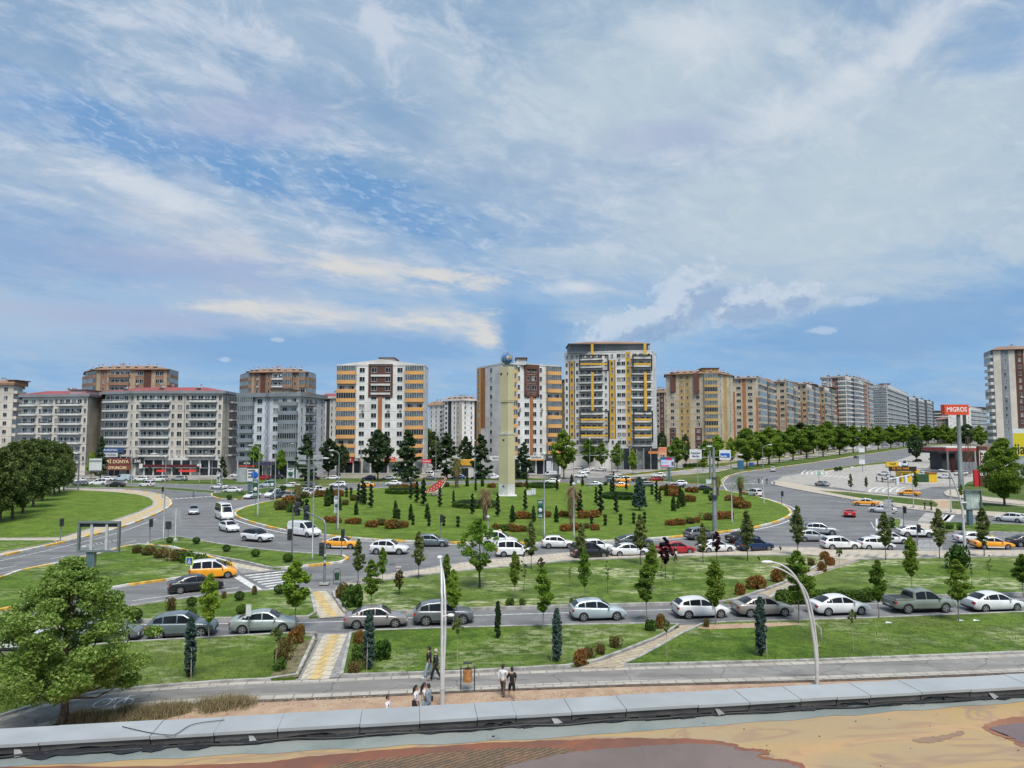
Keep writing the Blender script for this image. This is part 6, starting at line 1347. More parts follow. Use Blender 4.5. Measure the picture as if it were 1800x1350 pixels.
def house(label, cs, top, floors, faces, wall='cream', hb=None, roof='flat', rc='grey', solar=0, ww=1.7, wh=1.5, deep=15, bk='b', trim=None, shop='dgrey', sub=None, pent=None, lines=True, cat='building', group='apartment houses', name='apartment_building'):
    P = [Vector((XD(px, D), D, 0)) for px, D in cs]; ymin = min(p.y for p in P); c0 = min(P, key=lambda p: p.y)
    Ht = ZT(c0.y, top); Hb = ZT(c0.y, hb) if hb else 4.2; fh = (Ht - Hb) / floors
    root = empty(name, (0, 0, 0), 0, label, cat, group); o0 = P[0]
    nb = len(P); back = [P[-1] * (1 + deep / P[-1].y), P[0] * (1 + deep / P[0].y)]
    poly = [(p.x, p.y) for p in P] + [(p.x, p.y) for p in back]
    mb = MB(); mb.prism(poly, 0, Ht, 0); 
    if lines:
        cen = sum((p for p in P + back), Vector()) / (nb + 2)
        for f in range(0, floors + 1, 1):
            z = Hb + f * fh; 
            for i in range(nb - 1):
                a, b_ = P[i], P[i + 1]; t = (b_ - a).normalized(); o = Vector((t.y, -t.x, 0)) * .035
                mb.add([a + o + Vector((0, 0, z - .06)), b_ + o + Vector((0, 0, z - .06)), b_ + o + Vector((0, 0, z + .0)), a + o + Vector((0, 0, z + .0))], [(0, 1, 2, 3)], 1)
    mb.build('wall', [hm(wall), hm(trim or 'grey')], root)
    wins = []; bals = []; nst = 0
    for i, s in enumerate(faces):
        if i >= nb - 1 or not s: continue
        a, b_ = P[i], P[i + 1]; L = (b_ - a).length; t = (b_ - a) / L; rz = math.atan2(t.y, t.x); out = Vector((t.y, -t.x, 0)); cols = parse(s); tot = sum(c[1] for c in cols); u = 0
        for ty, wt, c, fr in cols:
            wd = L * wt / tot; uc = u + wd / 2; u += wd
            if c and ty in 'snwdi':
                f0, f1 = fr or (0, floors); mb = MB(); mb.box(uc - wd / 2 + .05, uc + wd / 2 - .05, -.09, 0, Hb + f0 * fh, Hb + f1 * fh - .02); mb.build('colour_panel', hm(c), root, a, rz)
            yo = -.092 if c else 0.0
            for f in range(floors):
                z = Hb + f * fh; pos = a + t * uc
                if ty in 'wnd':
                    w_ = {'w': min(ww, wd * .75), 'n': min(.85, wd * .8), 'd': min(ww, wd * .4)}[ty]
                    yy = -yo if (c and (not fr or fr[0] <= f < fr[1])) else 0
                    for dx in ((0,) if ty != 'd' else (-wd * .24, wd * .24)):
                        wins.append((pos + t * dx + out * yy + Vector((0, 0, z + fh * .52)), rz, w_, wh))
                elif ty in 'bgmr':
                    bals.append((pos + Vector((0, 0, z)), rz, wd * .97, ty, c or wall))
    rnd2 = random.Random(int(cs[0][0] * 7 + top))
    def put(lst, mk, nm):
        lst.sort(key=lambda e: e[0].y)
        for e in lst[:100]: link(nm, mk(e), root, e[0], e[1])
        if len(lst) > 100:
            mb = MB(); mats = None
            for e in lst[100:]:
                me = mk(e); M = Matrix.Translation(e[0]) @ Matrix.Rotation(e[1], 4, 'Z'); o = len(mb.v); mb.v += [tuple(M @ v.co) for v in me.vertices]
                mats = mats or list(me.materials); same = list(me.materials) == mats
                for p in me.polygons: mb.f.append(tuple(k + o for k in p.vertices)); mb.m.append(p.material_index); mb.sm.append(False)
            tag(mb.build(nm, mats, root), kind='stuff')
    put(wins, lambda e: win_mesh(e[2], e[3], rnd2.randrange(8)), 'window')
    put(bals, lambda e: bal_mesh(e[2], fh, e[3], e[4], sub or e[4], rnd2.randrange(6)), 'balcony')
    for k in range(0, min(60, len(wins)), 7):
        e = wins[(k * 5) % min(100, len(wins))]; out_ = Vector((math.sin(e[1]), -math.cos(e[1]), 0)); mb = MB(); mb.box(-.42, .42, -.36, -.02, -.3, .3); mb.tube([(0, -.361, 0), (0, -.37, 0)], .2, 8, 1); mb.build('air_conditioner', [M_ac, hm('dgrey')], root, e[0] + out_ * .06 + Vector((.3, 0, -1.25)), e[1])
    # roof
    cen = sum((Vector((p[0], p[1], 0)) for p in poly), Vector()) / len(poly); mb = MB()
    ex = [(cen.x + (p[0] - cen.x) * 1.03 + (.5 if p[0] > cen.x else -.5), p[1] + (-.9 if p[1] < cen.y else .5)) for p in poly]
    if roof in ('flat', 'fascia'):
        mb.prism(ex if roof == 'fascia' else [(cen.x + (p[0] - cen.x) * 1.005, p[1] - .1) for p in poly], Ht, Ht + (1.3 if roof == 'fascia' else .5), 0)
        rz_ = Ht + (1.3 if roof == 'fascia' else .5)
    else:
        mb.prism(ex, Ht, Ht + (.9 if roof == 'hip' else .35), 1); rz_ = Ht + (.9 if roof == 'hip' else .35); n = len(ex); hh = 1.7 if roof == 'hip' else 2.0; zb_ = rz_
        inn = [(cen.x + (x - cen.x) * .55, cen.y + (y - cen.y) * .35) for x, y in ex]
        mb.add([(x, y, rz_) for x, y in ex] + [(x, y, rz_ + hh) for x, y in inn], [(k, (k + 1) % n, n + (k + 1) % n, n + k) for k in range(n)] + [tuple(range(n, 2 * n))], 0); rz_ += hh
    rf = mb.build('roof', [hm(rc), hm(trim or 'grey')], root)
    if pent:
        x0, x1, h, c = pent; ax, bx = XD(x0, c0.y), XD(x1, c0.y); mb = MB(); mb.box(ax, bx, c0.y + 2.5, c0.y + deep * .7, Ht, rz_ + h); mb.box(ax - .5, bx + .5, c0.y + 2, c0.y + deep * .75, rz_ + h, rz_ + h + .35, 1)
        mb.build('penthouse', [hm(c), hm('brown')], rf); rz_ += 0
    x0, x1 = min(p[0] for p in poly) + 2, max(p[0] for p in poly) - 2
    x0, x1 = P[0].x + 1.5, P[-1].x - 1.5; xm_ = (x0 + x1) / 2
    def yf(x):
        for a, b_ in zip(P, P[1:]):
            if a.x <= x <= b_.x: return a.y + (b_.y - a.y) * (x - a.x) / (b_.x - a.x)
        return P[0].y
    for k in range(solar):
        x = x0 + (x1 - x0) * (k + .5) / solar; y = yf(x) + 1.6 + (k % 2) * .8
        z = rz_ - .05 if roof in ('flat', 'fascia') else zb_ + .25 + (k % 2) * .2
        link('solar_heater', solar_mesh(), rf, (x, y, z), rnd2.uniform(-.3, .3), rnd2.uniform(.6, .75) * max(1, c0.y / 420))
    for k in range(3):                                   # satellite dishes
        x = x0 + (x1 - x0) * rnd2.random(); mb = MB(); mb.tube([(0, 0, 0), (0, 0, 1.0)], .04, 5); mb.tube([(0, -.12, 1.1), (0, 0, 1.15)], [.5, .1], 10); mb.build('satellite_dish', M_ac, rf, (xm_ + (x - xm_) * .4, cen.y, rz_ - .1), rnd2.uniform(-.5, .5))
    return root, Hb, fh, Ht, P
def band(root, px0, px1, D, row0, row1, c, nm='colour_panel', out=.14, dep=.1):
    x0, x1 = XD(px0, D), XD(px1, D); mb = MB(); mb.box(x0, x1, D - out - dep, D - out, ZT(D, row1), ZT(D, row0)); return mb.build(nm, hm(c) if isinstance(c, str) else c, root)
def frame(root, px0, px1, D, row0, row1, t_, c, out=.1):
    for a, b_, r0, r1 in ((px0, px1, row0, row0 + t_), (px0, px1, row1 - t_, row1), (px0, px0 + t_, row0 + t_, row1 - t_), (px1 - t_, px1, row0 + t_, row1 - t_)): band(root, a, b_, D, r0, r1, c, 'facade_frame', out, .3)
def sign(root, px0, px1, D, row0, row1, c, txt=None, tc=(.8, .8, .8), out=.6, ts=.7, nm='shop_sign', sx=1.0, tm=None):
    x0, x1 = XD(px0, D), XD(px1, D); z0, z1 = ZT(D, row1), ZT(D, row0); mb = MB(); mb.box(-(x1 - x0) / 2, (x1 - x0) / 2, -.1, .12, -(z1 - z0) / 2, (z1 - z0) / 2)
    s = mb.build(nm, mat('sign_%g_%g_%g' % c, c, .5, var=.08, scale=1), root, ((x0 + x1) / 2, D - out, (z0 + z1) / 2))
    if txt:
        me = text_mesh(txt, (z1 - z0) * ts, tm or mat('letter_%g_%g_%g' % tc, tc, .5, var=0), .02, .01, sx=sx); w_ = max(v.co.x for v in me.vertices) - min(v.co.x for v in me.vertices)
        if w_ > (x1 - x0) * .94: me.transform(Matrix.Scale((x1 - x0) * .94 / w_, 4, Vector((1, 0, 0))))
        link('lettering', me, s, (0, -.13, 0))
    return s
def shops(root, px0, px1, D, row0, row1, c='dgrey', n=8, out=.25):
    x0, x1 = XD(px0, D), XD(px1, D); z1 = ZT(D, row0); mb = MB(); mb.box(x0, x1, D - out, D - .02, .05, z1, 0)
    for i in range(n):
        a = x0 + (x1 - x0) * i / n; b_ = x0 + (x1 - x0) * (i + 1) / n; mb.box(a + .25, b_ - .25, D - out - .03, D - out - .001, .3, z1 - 1.1, 1 + (i * 7 % 3 == 0)); mb.box(a - .07, a + .07, D - out - .12, D - out - .001, .05, z1, 3)
    return mb.build('shopfront', [hm(c), P_dark, P_glaz, P_frame], root)

# from left to right
house('cream apartment house with brown roof cut by the left edge', [(-70, 286), (20, 282), (37, 294)], 677, 9, ['w:1 w:1 n:1 w:1.2', 'm:1:cream'], 'cream', 812, 'hip', 'dtan', 0, trim='dtan', pent=(2, 14, -.6, 'dtan'))
house('grey and cream house with red hipped roof behind the pines', [(36, 246), (152, 240), (184, 262)], 697, 7, ['r:2.9:offw n:.9 r:2:offw n:.9 r:4.3:offw n:.8', '_:3 n:1'], 'cream', 815, 'hip', 'roofred', 0, ww=1.4, pent=(112, 140, -.4, 'offw'), trim='grey')
r_, Hb, fh, Ht, P = house('long cream house with dark fascia, red roof and white balconies over the shops', [(183, 242), (236, 236), (390, 236), (418, 252)], 692, 7, ['r:4.4:offw n:1.1', 'n:.9 r:5.6:offw n:.8 w:1.6 s:.12:dgrey n:.9 r:5:offw n:.9', 'n:1 r:1.6:offw'], 'cream', 803, 'hip', 'roofred', 3, trim='grey', ww=1.5)
shops(r_, 240, 386, 236, 803, 840, 'offw', 9)
sign(r_, 190, 234, 236, 805, 818, (.14, .035, .03), 'Bİ DÜNYA', (.75, .62, .35), .9, .62); sign(r_, 190, 234, 236, 818.2, 826, (.20, .05, .03), 'OYUNCAK', (.8, .7, .45), .95, .85); sign(r_, 236, 256, 236, 805, 816, (.02, .02, .022), 'ZAS', (.8, .8, .8), .9, .6)
sign(r_, 180, 224, 238, 787, 795, (.03, .07, .16), 'KURUMSAL', (.6, .68, .8), 1.9, .6); sign(r_, 180, 214, 238, 795.5, 803, (.50, .52, .54), 'SINAV KURSU', (.08, .08, .09), 1.9, .6)
sign(r_, 252, 350, 236, 816.5, 822, (.09, .012, .018), None, out=1.0); sign(r_, 250, 256, 236, 815, 823, (.62, .60, .57), None, out=1.15); sign(r_, 351, 358, 236, 815, 823, (.62, .60, .57), None, out=1.15)
for a_, b_ in ((283, 300), (322, 352)): sign(r_, a_, b_, 236, 825, 829, (.62, .05, .035), None, out=2.2, nm='awning')
shops(r_, 184, 235, 237, 803, 842, 'black', 5)
house('tan house with brown balconies and solar heaters behind the cream houses', [(146, 300), (166, 290), (226, 288), (290, 288), (305, 300)], 650, 12, ['m:1:dtan', 's:.5:tan n:.8:dtan s:.3:tan b:2.6:dtan', 's:.6 d:1.1:dtan s:1:brown s:.5 d:1.1:dtan s:.4', 'm:1:dtan'], 'tan', 815, 'pyr', 'dtan', 9, trim='dtan')
r_, *_q = house('pale blue-grey house with grey balconies and a patterned lilac strip', [(420, 228), (524, 222), (570, 240)], 697, 7, ['m:2.8:grey w:1.9 s:.25 s:.7:lilac s:.2 w:1.6 m:3.3:grey', 'n:1 r:1.2:grey n:1 n:1'], 'bluew', 810, 'fascia', 'grey', 0, bk='b', pent=(470, 502, 1.0, 'sand'), trim='offw')
mb = MB()                                            # interlaced ovals down the lilac strip
for k in range(9):
    z = ZT(224, 806) + k * 2.45; xc = XD(469.5, 224)
    q = [(xc + .45 * math.cos(a * math.pi / 8), 223.2, z + 1.2 + 1.15 * math.sin(a * math.pi / 8)) for a in range(17)]; mb.tube(q, .06, 4, 0, False)
mb.build('oval_pattern', hm('dgrey'), r_)
shops(r_, 422, 523, 223, 811, 838, 'dgrey', 7, 1.0); sign(r_, 424, 452, 222, 811.5, 817, (.02, .02, .02), 'ACTA', (.85, .85, .85), 1.2, .75); sign(r_, 452, 480, 222, 812, 818, (.05, .04, .09), None, out=1.2); sign(r_, 424, 452, 222, 818, 820, (.5, .05, .04), None, out=1.3)
house('tan house with brown roof and solar heaters behind the blue-grey house', [(424, 302), (440, 292), (476, 290), (536, 290), (549, 300)], 655, 12, ['m:1:dtan', 's:.4 n:1:dtan s:.8:brown n:1:dtan', 'r:2.5:offw g:2:dtan n:1:dtan s:.5 m:1.3:dtan', 'm:1:dtan'], 'tan', 815, 'pyr', 'dtan', 9, trim='dtan')
house('white patterned house in the gap beside the blue-grey house', [(566, 335), (594, 330)], 700, 10, ['n:1 s:.8:dgrey n:1 n:1'], 'white', 815, 'hip', 'roofred', 0, trim='offw')
for nm_, cs_, fr_, tp, hb_ in (('a', [(591, 236), (745, 236), (752, 250)], ['m:3.5:orange w:2 s:.3 w:1.7 s:.8 w:1.7 s:.3 w:2 m:3.4:orange', 'n:1'], 643, 803),):
    r_, Hb, fh, Ht, P = house('orange-balconied house with dark brown panel and stem left of the monument', cs_, tp, 10, fr_, 'white', hb_, 'flat', 'offw', 0, pent=(664, 688, 2.2, 'offw'), trim='offw')
    band(r_, 664, 671, 236, 698, 803, 'rust'); frame(r_, 646.5, 689.5, 236, 640, 698, 2, 'brown', .0); band(r_, 648, 688, 236, 641, 697, 'brown', out=0, dep=.016)
    for k in range(3): band(r_, 651, 685, 236, 658.5 + 15.9 * k, 662 + 15.9 * k, 'offw', out=.02, dep=.3)
mb = MB(); xs_ = [XD(p, 236) for p in (593, 668, 743)]; mb.add([(xs_[0], 236.5, Ht + .4), (xs_[1], 236.5, Ht + 2.3), (xs_[2], 236.5, Ht + .4), (xs_[0], 246, Ht + .4), (xs_[1], 246, Ht + 2.3), (xs_[2], 246, Ht + .4)], [(0, 2, 1), (3, 4, 5), (0, 1, 4, 3), (1, 2, 5, 4)]); mb.build('gable', hm('offw'), r_)
shops(r_, 592, 744, 236, 805, 838, 'beige', 10, .5)
sign(r_, 610, 622, 236, 804, 813, (.50, .02, .05), 'M', (.8, .8, .8), 1.0, .8); sign(r_, 623, 634, 236, 805, 811, (.03, .03, .03), 'BİZ', (.7, .7, .7), 1.0, .7); sign(r_, 680, 696, 236, 803, 808, (.52, .03, .04), 'PATİLA', (.8, .8, .8), 1.0, .7); sign(r_, 677, 697, 236, 808, 811.5, (.62, .20, .05), None, out=1.6, nm='awning'); sign(r_, 743, 759, 236, 807, 814, (.52, .02, .05), 'Lokma', (.8, .75, .7), 1.0, .7)
r_, Hb, fh, Ht, P = house('orange and white house with brown stem right behind the monument', [(838, 252), (884, 234), (985, 244)], 640, 10, ['n:1:orange@1-10 s:1:rust@3-10 s:.2 w:2.2 s:1.4', 'm:2.2:orange n:.9 s:.2 d:2.6 n:1 s:.4 m:2.5:orange'], 'white', 800, 'flat', 'offw', 0, pent=(908, 925, 1.6, 'offw'), trim='offw')
for u0, u1, za, zb in ((.36, .40, Ht - 1.2, Ht - 10.5), (.58, .62, Ht - 1.2, Ht - 10.5), (.36, .62, Ht + .3, Ht - 1.2), (.36, .62, Ht - 9.7, Ht - 10.6), (.46, .51, Ht - 10.6, Hb), (.401, .579, Ht - 1.21, Ht - 9.69)):
    a, b_ = P[1], P[2]; t = (b_ - a); L = t.length; mb = MB(); mb.box(L * u0, L * u1, -.35 if u0 != .401 else -.016, -.0, zb, za); mb.build('colour_panel', hm('brown' if zb > Hb + 1 else 'rust'), r_, a, math.atan2(t.y, t.x))
shops(r_, 886, 984, 233.5, 801, 832, 'white', 7, .3); sign(r_, 926, 958, 233.5, 800.5, 807, (.66, .65, .62), 'Vakıfbank', (.05, .05, .06), 1.2, .75); sign(r_, 926, 958, 233.5, 807.2, 809, (.70, .33, .08), None, out=1.3); sign(r_, 861, 884, 236, 801, 809, (.62, .62, .60), 'katılım', (.08, .08, .10), 1.3, .6); sign(r_, 958, 985, 234, 798, 808, (.06, .06, .065), 'HALIC', (.6, .6, .62), 1.3, .55); sign(r_, 960, 968, 234, 810, 828, (.55, .56, .6), None, out=1.2)
house('narrow sand-coloured house in the gap left of the grey and yellow tower', [(980, 305), (996, 300)], 672, 11, ['n:1:ochre n:1'], 'ochre', 815, 'fascia', 'dgrey', 0)
# tower with yellow bands
r_, Hb, fh, Ht, P = house('tall white tower with dark frames, yellow bands and a roof terrace', [(993, 288), (1110, 280), (1147, 280), (1155, 292)], 618, 12, ['n:.9 s:.2:dgrey@1-11 n:.9:yellow@1-11 s:.2:dgrey@1-11 n:.9 r:5:white n:1.1 s:.2:dgrey@1-11 n:1:yellow@1-11 s:.2:dgrey@1-11 s:.2 d:1.9 n:1:yellow', 'r:1:white', 'n:1'], 'white', 785, 'flat', 'offw', 0, trim='offw', deep=18)
x0, x1 = XD(1003, 280), XD(1146, 280)
mb = MB(); mb.box(x0, x1, 285, 296, Ht, Ht + 3.2, 0); mb.box(x0 - .5, x1 + .4, 283, 298, Ht + 3.2, Ht + 3.6, 1); mb.add([(x0 - .5, 283, Ht + 3.6), (x1 + .4, 283, Ht + 3.6), (x1 + .4, 298, Ht + 3.6), (x0 - .5, 298, Ht + 3.6), (x0 + 9, 289, Ht + 5.1), (x1 - 5, 289, Ht + 5.1)], [(0, 1, 5, 4), (2, 3, 4, 5), (1, 2, 5), (3, 0, 4)], 2)
for i in range(22): mb.box(x0 + (x1 - x0) * i / 21 - .06, x0 + (x1 - x0) * i / 21 + .06, 282.4, 282.5, Ht + .4, Ht + (3.3 if i % 3 == 0 else 1.5), 1)
mb.box(x0, x1, 282.35, 282.4, Ht + 1.4, Ht + 1.5, 1); mb.build('roof_terrace', [hm('grey'), hm('dgrey'), hm('dtan')], r_)
for a_, b_, D in ((1019, 1069, 283), (1113, 1146, 279.5)):
    for y0_, y1_ in ((624, 653), (722, 778)): frame(r_, a_ - 1, b_ + 1, D - .4, y0_, y1_, 2.2, 'black', 1.3)
    for yy in (639, 736, 750, 764): band(r_, a_, b_, D, yy, yy + 3.2, 'yellow', out=1.9)
for px_, D, s_ in ((1041, 283, ((606, 626), (655, 722))), (1134, 279.5, ((604, 626), (655, 722)))):
    for y0_, y1_ in s_: band(r_, px_ - 2, px_ + 2.5, D, y0_, y1_, 'yellow', out=1.8)
shops(r_, 1082, 1155, 279, 788, 814, 'black', 6, .6); sign(r_, 1108, 1124, 279, 785, 789, (.03, .03, .035), None, out=2.5, nm='awning'); sign(r_, 1137, 1154, 279, 793, 797, (.60, .20, .06), None, out=2.5, nm='awning')
t_ = empty('shop_board', (0, 0, 0), 0, 'orange stacked shop boards on a post right of the tower foot', 'sign'); sign(t_, 1157, 1171, 270, 786, 793, (.66, .30, .16), 'KEBAP', (.75, .1, .05), 0, .6, 'panel'); sign(t_, 1157, 1171, 270, 793.5, 800, (.66, .32, .2), None, out=0, nm='panel')
mb = MB(); mb.tube([(XD(1164, 270), 270.2, 0), (XD(1164, 270), 270.2, ZT(270, 800))], .25, 6); mb.build('post', M_rail, t_)
house('distant brown-striped house in the gap right of the tower', [(1153, 420), (1176, 415)], 690, 12, ['w:1:tan n:1:brown n:1'], 'sand', 800, 'hip', 'dtan', 4, trim='tan')
house('cream house with brown and ochre window strips and many solar heaters', [(1172, 350), (1238, 342), (1262, 342), (1290, 356)], 657, 11, ['s:.7 w:1.5:brown@0-3 s:.9 n:1.2:ochre s:.15 n:1.2:ochre s:1 w:1.6:brown@0-3 s:.5', 'g:1:ochre', 'n:1 s:.5:ochre n:1'], 'sand', 788, 'pyr', 'dtan', 11, trim='dtan', ww=1.6, pent=(1240, 1268, .4, 'ochre'))
for a_, b_, y0_, y1_ in ((1180, 1189, 655, 689), (1221, 1230, 655, 692)): band(r_, a_, b_, 342.5 if a_ > 1200 else 348, y0_, y1_, 'brown', out=.2)
mod = [((1287, 405), (1334, 400), (1362, 450), 665, 1), ((1360, 470), (1384, 465), (1405, 515), 671, 2), ((1403, 530), (1421, 525), (1440, 575), 675, 3), ((1438, 590), (1452, 585), (1470, 640), 680, 4)]
for i, (a_, b_, c_, tp, k) in enumerate(mod):
    house(f'cream and orange stepped house, {["first and nearest", "second", "third", "fourth"][i]} of the receding row', [a_, b_, c_], tp, 11, ['w:1.6 s:.8:rust@0-8 w:1.8 s:.5:rust@2-8' if i else 's:.8:rust@0-9 w:1.6 s:.8:rust w:1.8 s:.3 s:.5:rust@2-8', 'm:1.3:beige n:.6:dgrey m:1.2:sand'], 'sand', 790, 'pyr', 'dtan', 7 if i < 2 else 5, trim='beige', ww=2.3 + .2 * i, wh=1.7 + .15 * i)
house('tall rose and grey striped house with a crown of solar heaters', [(1447, 660), (1490, 645), (1510, 670), (1535, 740)], 663, 15, ['m:1.2:white n:1 d:1.2:rose b:1.6:white', 'b:1:offw s:.3:dgrey m:1:pink', 'b:1:offw b:1:rose s:.3:tan m:1:pink'], 'white', 782, 'fascia', 'pink', 12, trim='rose', wh=2.0, ww=2.2)
house('long pale house with continuous white balconies beyond the rose one', [(1533, 800), (1562, 785), (1597, 950)], 676, 13, ['r:1.6:white r:1.6:white', 'r:1:white r:1:white r:1:white'], 'offw', 785, 'flat', 'offw', 0, pent=(1556, 1570, .6, 'rose'), sub='white')
house('dark grey and white balconied house furthest along the boulevard', [(1594, 1000), (1600, 980), (1643, 1150)], 697, 13, ['s:1:dgrey', 'r:1:white s:.5:dgrey r:1:white s:.5:dgrey r:1:white s:.3:dgrey'], 'white', 780, 'flat', 'grey', 3)
house('small far green-grey house left of the red sign', [(1643, 1400), (1668, 1400)], 722, 10, ['g:1:offw g:1:offw'], 'offw', 775, 'flat', 'grey')
house('far white house with red roof behind the red sign', [(1646, 1020), (1672, 1010), (1690, 1020)], 737, 8, ['w:1 w:1 g:1:pink', 'w:1'], 'pink', 780, 'hip', 'rose', trim='pink')
house('far white block with dark bay right of the red sign', [(1668, 980), (1708, 980), (1736, 1080)], 716, 9, ['n:1 s:1 n:1 s:.8:dgrey n:1', 'r:1:white r:1:white r:1:white'], 'white', 780, 'hip', 'rose', trim='pink')
r_, *_q = house('tall cream tower with grey and brown window strips at the right edge', [(1741, 318), (1752, 308), (1850, 300)], 613, 14, ['m:1:offw', 's:1.3:cream n:1.3:grey s:1.1:cream n:1.5:brown s:1 n:.8 s:1 n:1.3:grey'], 'cream', 785, 'pyr', 'dtan', 0, ww=1.8, trim='dgrey')
house('pale far apartment block in the left part of the gap', [(754, 440), (788, 430)], 712, 11, ['n:1 n:1 w:1 m:1:cream'], 'offw', 800, 'hip', 'dtan', 2, trim='tan')
house('white block with black panel in the right part of the gap', [(781, 415), (812, 405), (838, 410)], 704, 11, ['w:1 s:.9:black s:.3 n:1 n:1:beige s:.5:beige', 'n:1 n:1 s:.4:black'], 'white', 800, 'hip', 'dtan', 5, trim='offw')
# kiosk with yellow sign, near the monument
k_ = empty('kiosk', (XD(817, 228), 228, 0), 0, 'small white kiosk with a yellow sign band left of the monument', 'kiosk')
mb = MB(); mb.box(-2.8, 2.8, 0, 5, 0, 5.4); mb.build('wall', hm('white'), k_); mb = MB(); mb.box(-3.1, 3.1, -.5, 5.2, 3.9, 5.6); mb.build('sign_band', mat('kiosk_yellow', (.72, .38, .04), .5), k_)
mb = MB(); mb.box(-1.2, 1.2, -.05, 0, .3, 3.0); mb.build('door', P_dark, k_)
# low stone wall before the orange house
for a_, b_, D, h, lb in ((600, 700, 222, 1.6, 'low stone terrace wall below the orange-balconied house'), (930, 985, 226, 1.0, 'low pale wall in front of the bank'), (716, 758, 224, 1.4, 'low grey terrace wall right of the tall conifer')):
    w_ = empty('terrace_wall', (XD(a_, D), D, 0), 0, lb, 'wall'); mb = MB(); L = XD(b_, D) - XD(a_, D); mb.box(0, L, 0, .5, 0, h); mb.build('wall_body', hm('beige'), w_); mb = MB(); mb.box(-.1, L + .1, -.1, .6, h, h + .12); mb.build('coping', hm('offw'), w_)
# ---- filling station
SD = 262; st = empty('filling_station', (XD(1686, SD), SD, 0), 0, 'filling station with a flat canopy, red fascia and dark shop', 'filling station')
X = lambda px, D: XD(px, D) - XD(1686, SD)
def sb(nm, px0, px1, r0, r1, m, y0=0, y1=1, par=st): 
    D = SD + y0; mb = MB(); mb.box(X(px0, D), X(px1, D), y0, y1, ZT(D, r1) if r1 else 0, ZT(D, r0)); return mb.build(nm, m, par)
sb('canopy_roof', 1662, 1724, 785, 787.5, hm('offw'), -8, 6); sb('canopy_fascia', 1661, 1725, 787.6, 793, hm('red'), -8.2, 6.2)
for px_ in (1664, 1684, 1712): sb('canopy_column', px_, px_ + 2, 793, None, hm('offw'), -2, -1.4)
sb('shop_wall', 1722, 1742, 784, None, hm('dtan'), -4, 8); sb('shop_wall', 1654, 1684, 797, None, hm('dgrey'), 12, 20); sb('shop_roof', 1648, 1684, 793, 796.9, hm('black'), 10, 21)
sb('shop_window', 1690, 1722, 796, None, P_glaz, 6.5, 7); sb('fence_panel', 1688, 1722, 812, None, hm('grey'), -13, -12.8)
for px_ in (1672, 1702): sb('fuel_pump', px_, px_ + 3, 806, None, hm('red'), -2.5, -1.5)
# ================================================================ STREET FURNITURE, MONUMENT, SIGNS
M_galv = mat('galvanised', (.24, .26, .255), .5, .4, var=.12, scale=2); M_lampw = mat('lamp_paint', (.52, .53, .53), .45, .1, var=.08, scale=2); M_dk = mat('dark_metal', (.045, .05, .055), .5, .2, var=.1)
M_lens = mat('lamp_glass', (.62, .62, .60), .25, var=0); M_sgrey = mat('sign_back', (.36, .38, .39), .6, .2, var=.12, scale=1); M_blue = mat('sign_blue', (.015, .10, .42), .5, var=0); M_swhite = mat('sign_white', (.62, .64, .66), .5, var=.05)
M_green = mat('banner_green', (.02, .12, .07), .7, var=.3, scale=3); M_txt = mat('text_dark', (.03, .03, .035), .6, var=0); M_txtw = mat('text_white', (.75, .75, .75), .6, var=0)
def px2m(p, dpx): return dpx / FPX * (p.y * _c)
def lamp(px, py, top, arm, label, r=.10, rise=.5, z=.0, group='tall street lamps', head=.75, name='street_lamp'):
    p = G(px, py, z); H = ZT(p.y, top) - z; a = px2m(p, arm); root = empty(name, p, 0, label, 'street lamp', group)
    mb = MB(); mb.tube([(0, 0, 0), (0, 0, .5), (0, 0, .52), (0, 0, H - rise)], [r * 1.35, r * 1.3, r, r * .6], 8); mb.build('pole', M_galv, root)
    if arm:
        s = 1 if a > 0 else -1; mb = MB(); mb.tube([(0, 0, H - rise), (a * .25, 0, H - rise * .45), (a * .75, 0, H)], [r * .5, r * .45, r * .4], 6); mb.build('arm', M_galv, root)
        mb = MB(); mb.ball((a * .75 + s * head * .5, 0, H + .02), head * .6, .17, .11, 10, 6); mb.build('lamp_head', M_lampw, root)
    else:
        mb = MB(); mb.tube([(0, 0, H - rise), (0, 0, H - .2), (0, 0, H)], [r * .6, .3, .12], 8); mb.build('lamp_head', M_lampw, root)
    return root
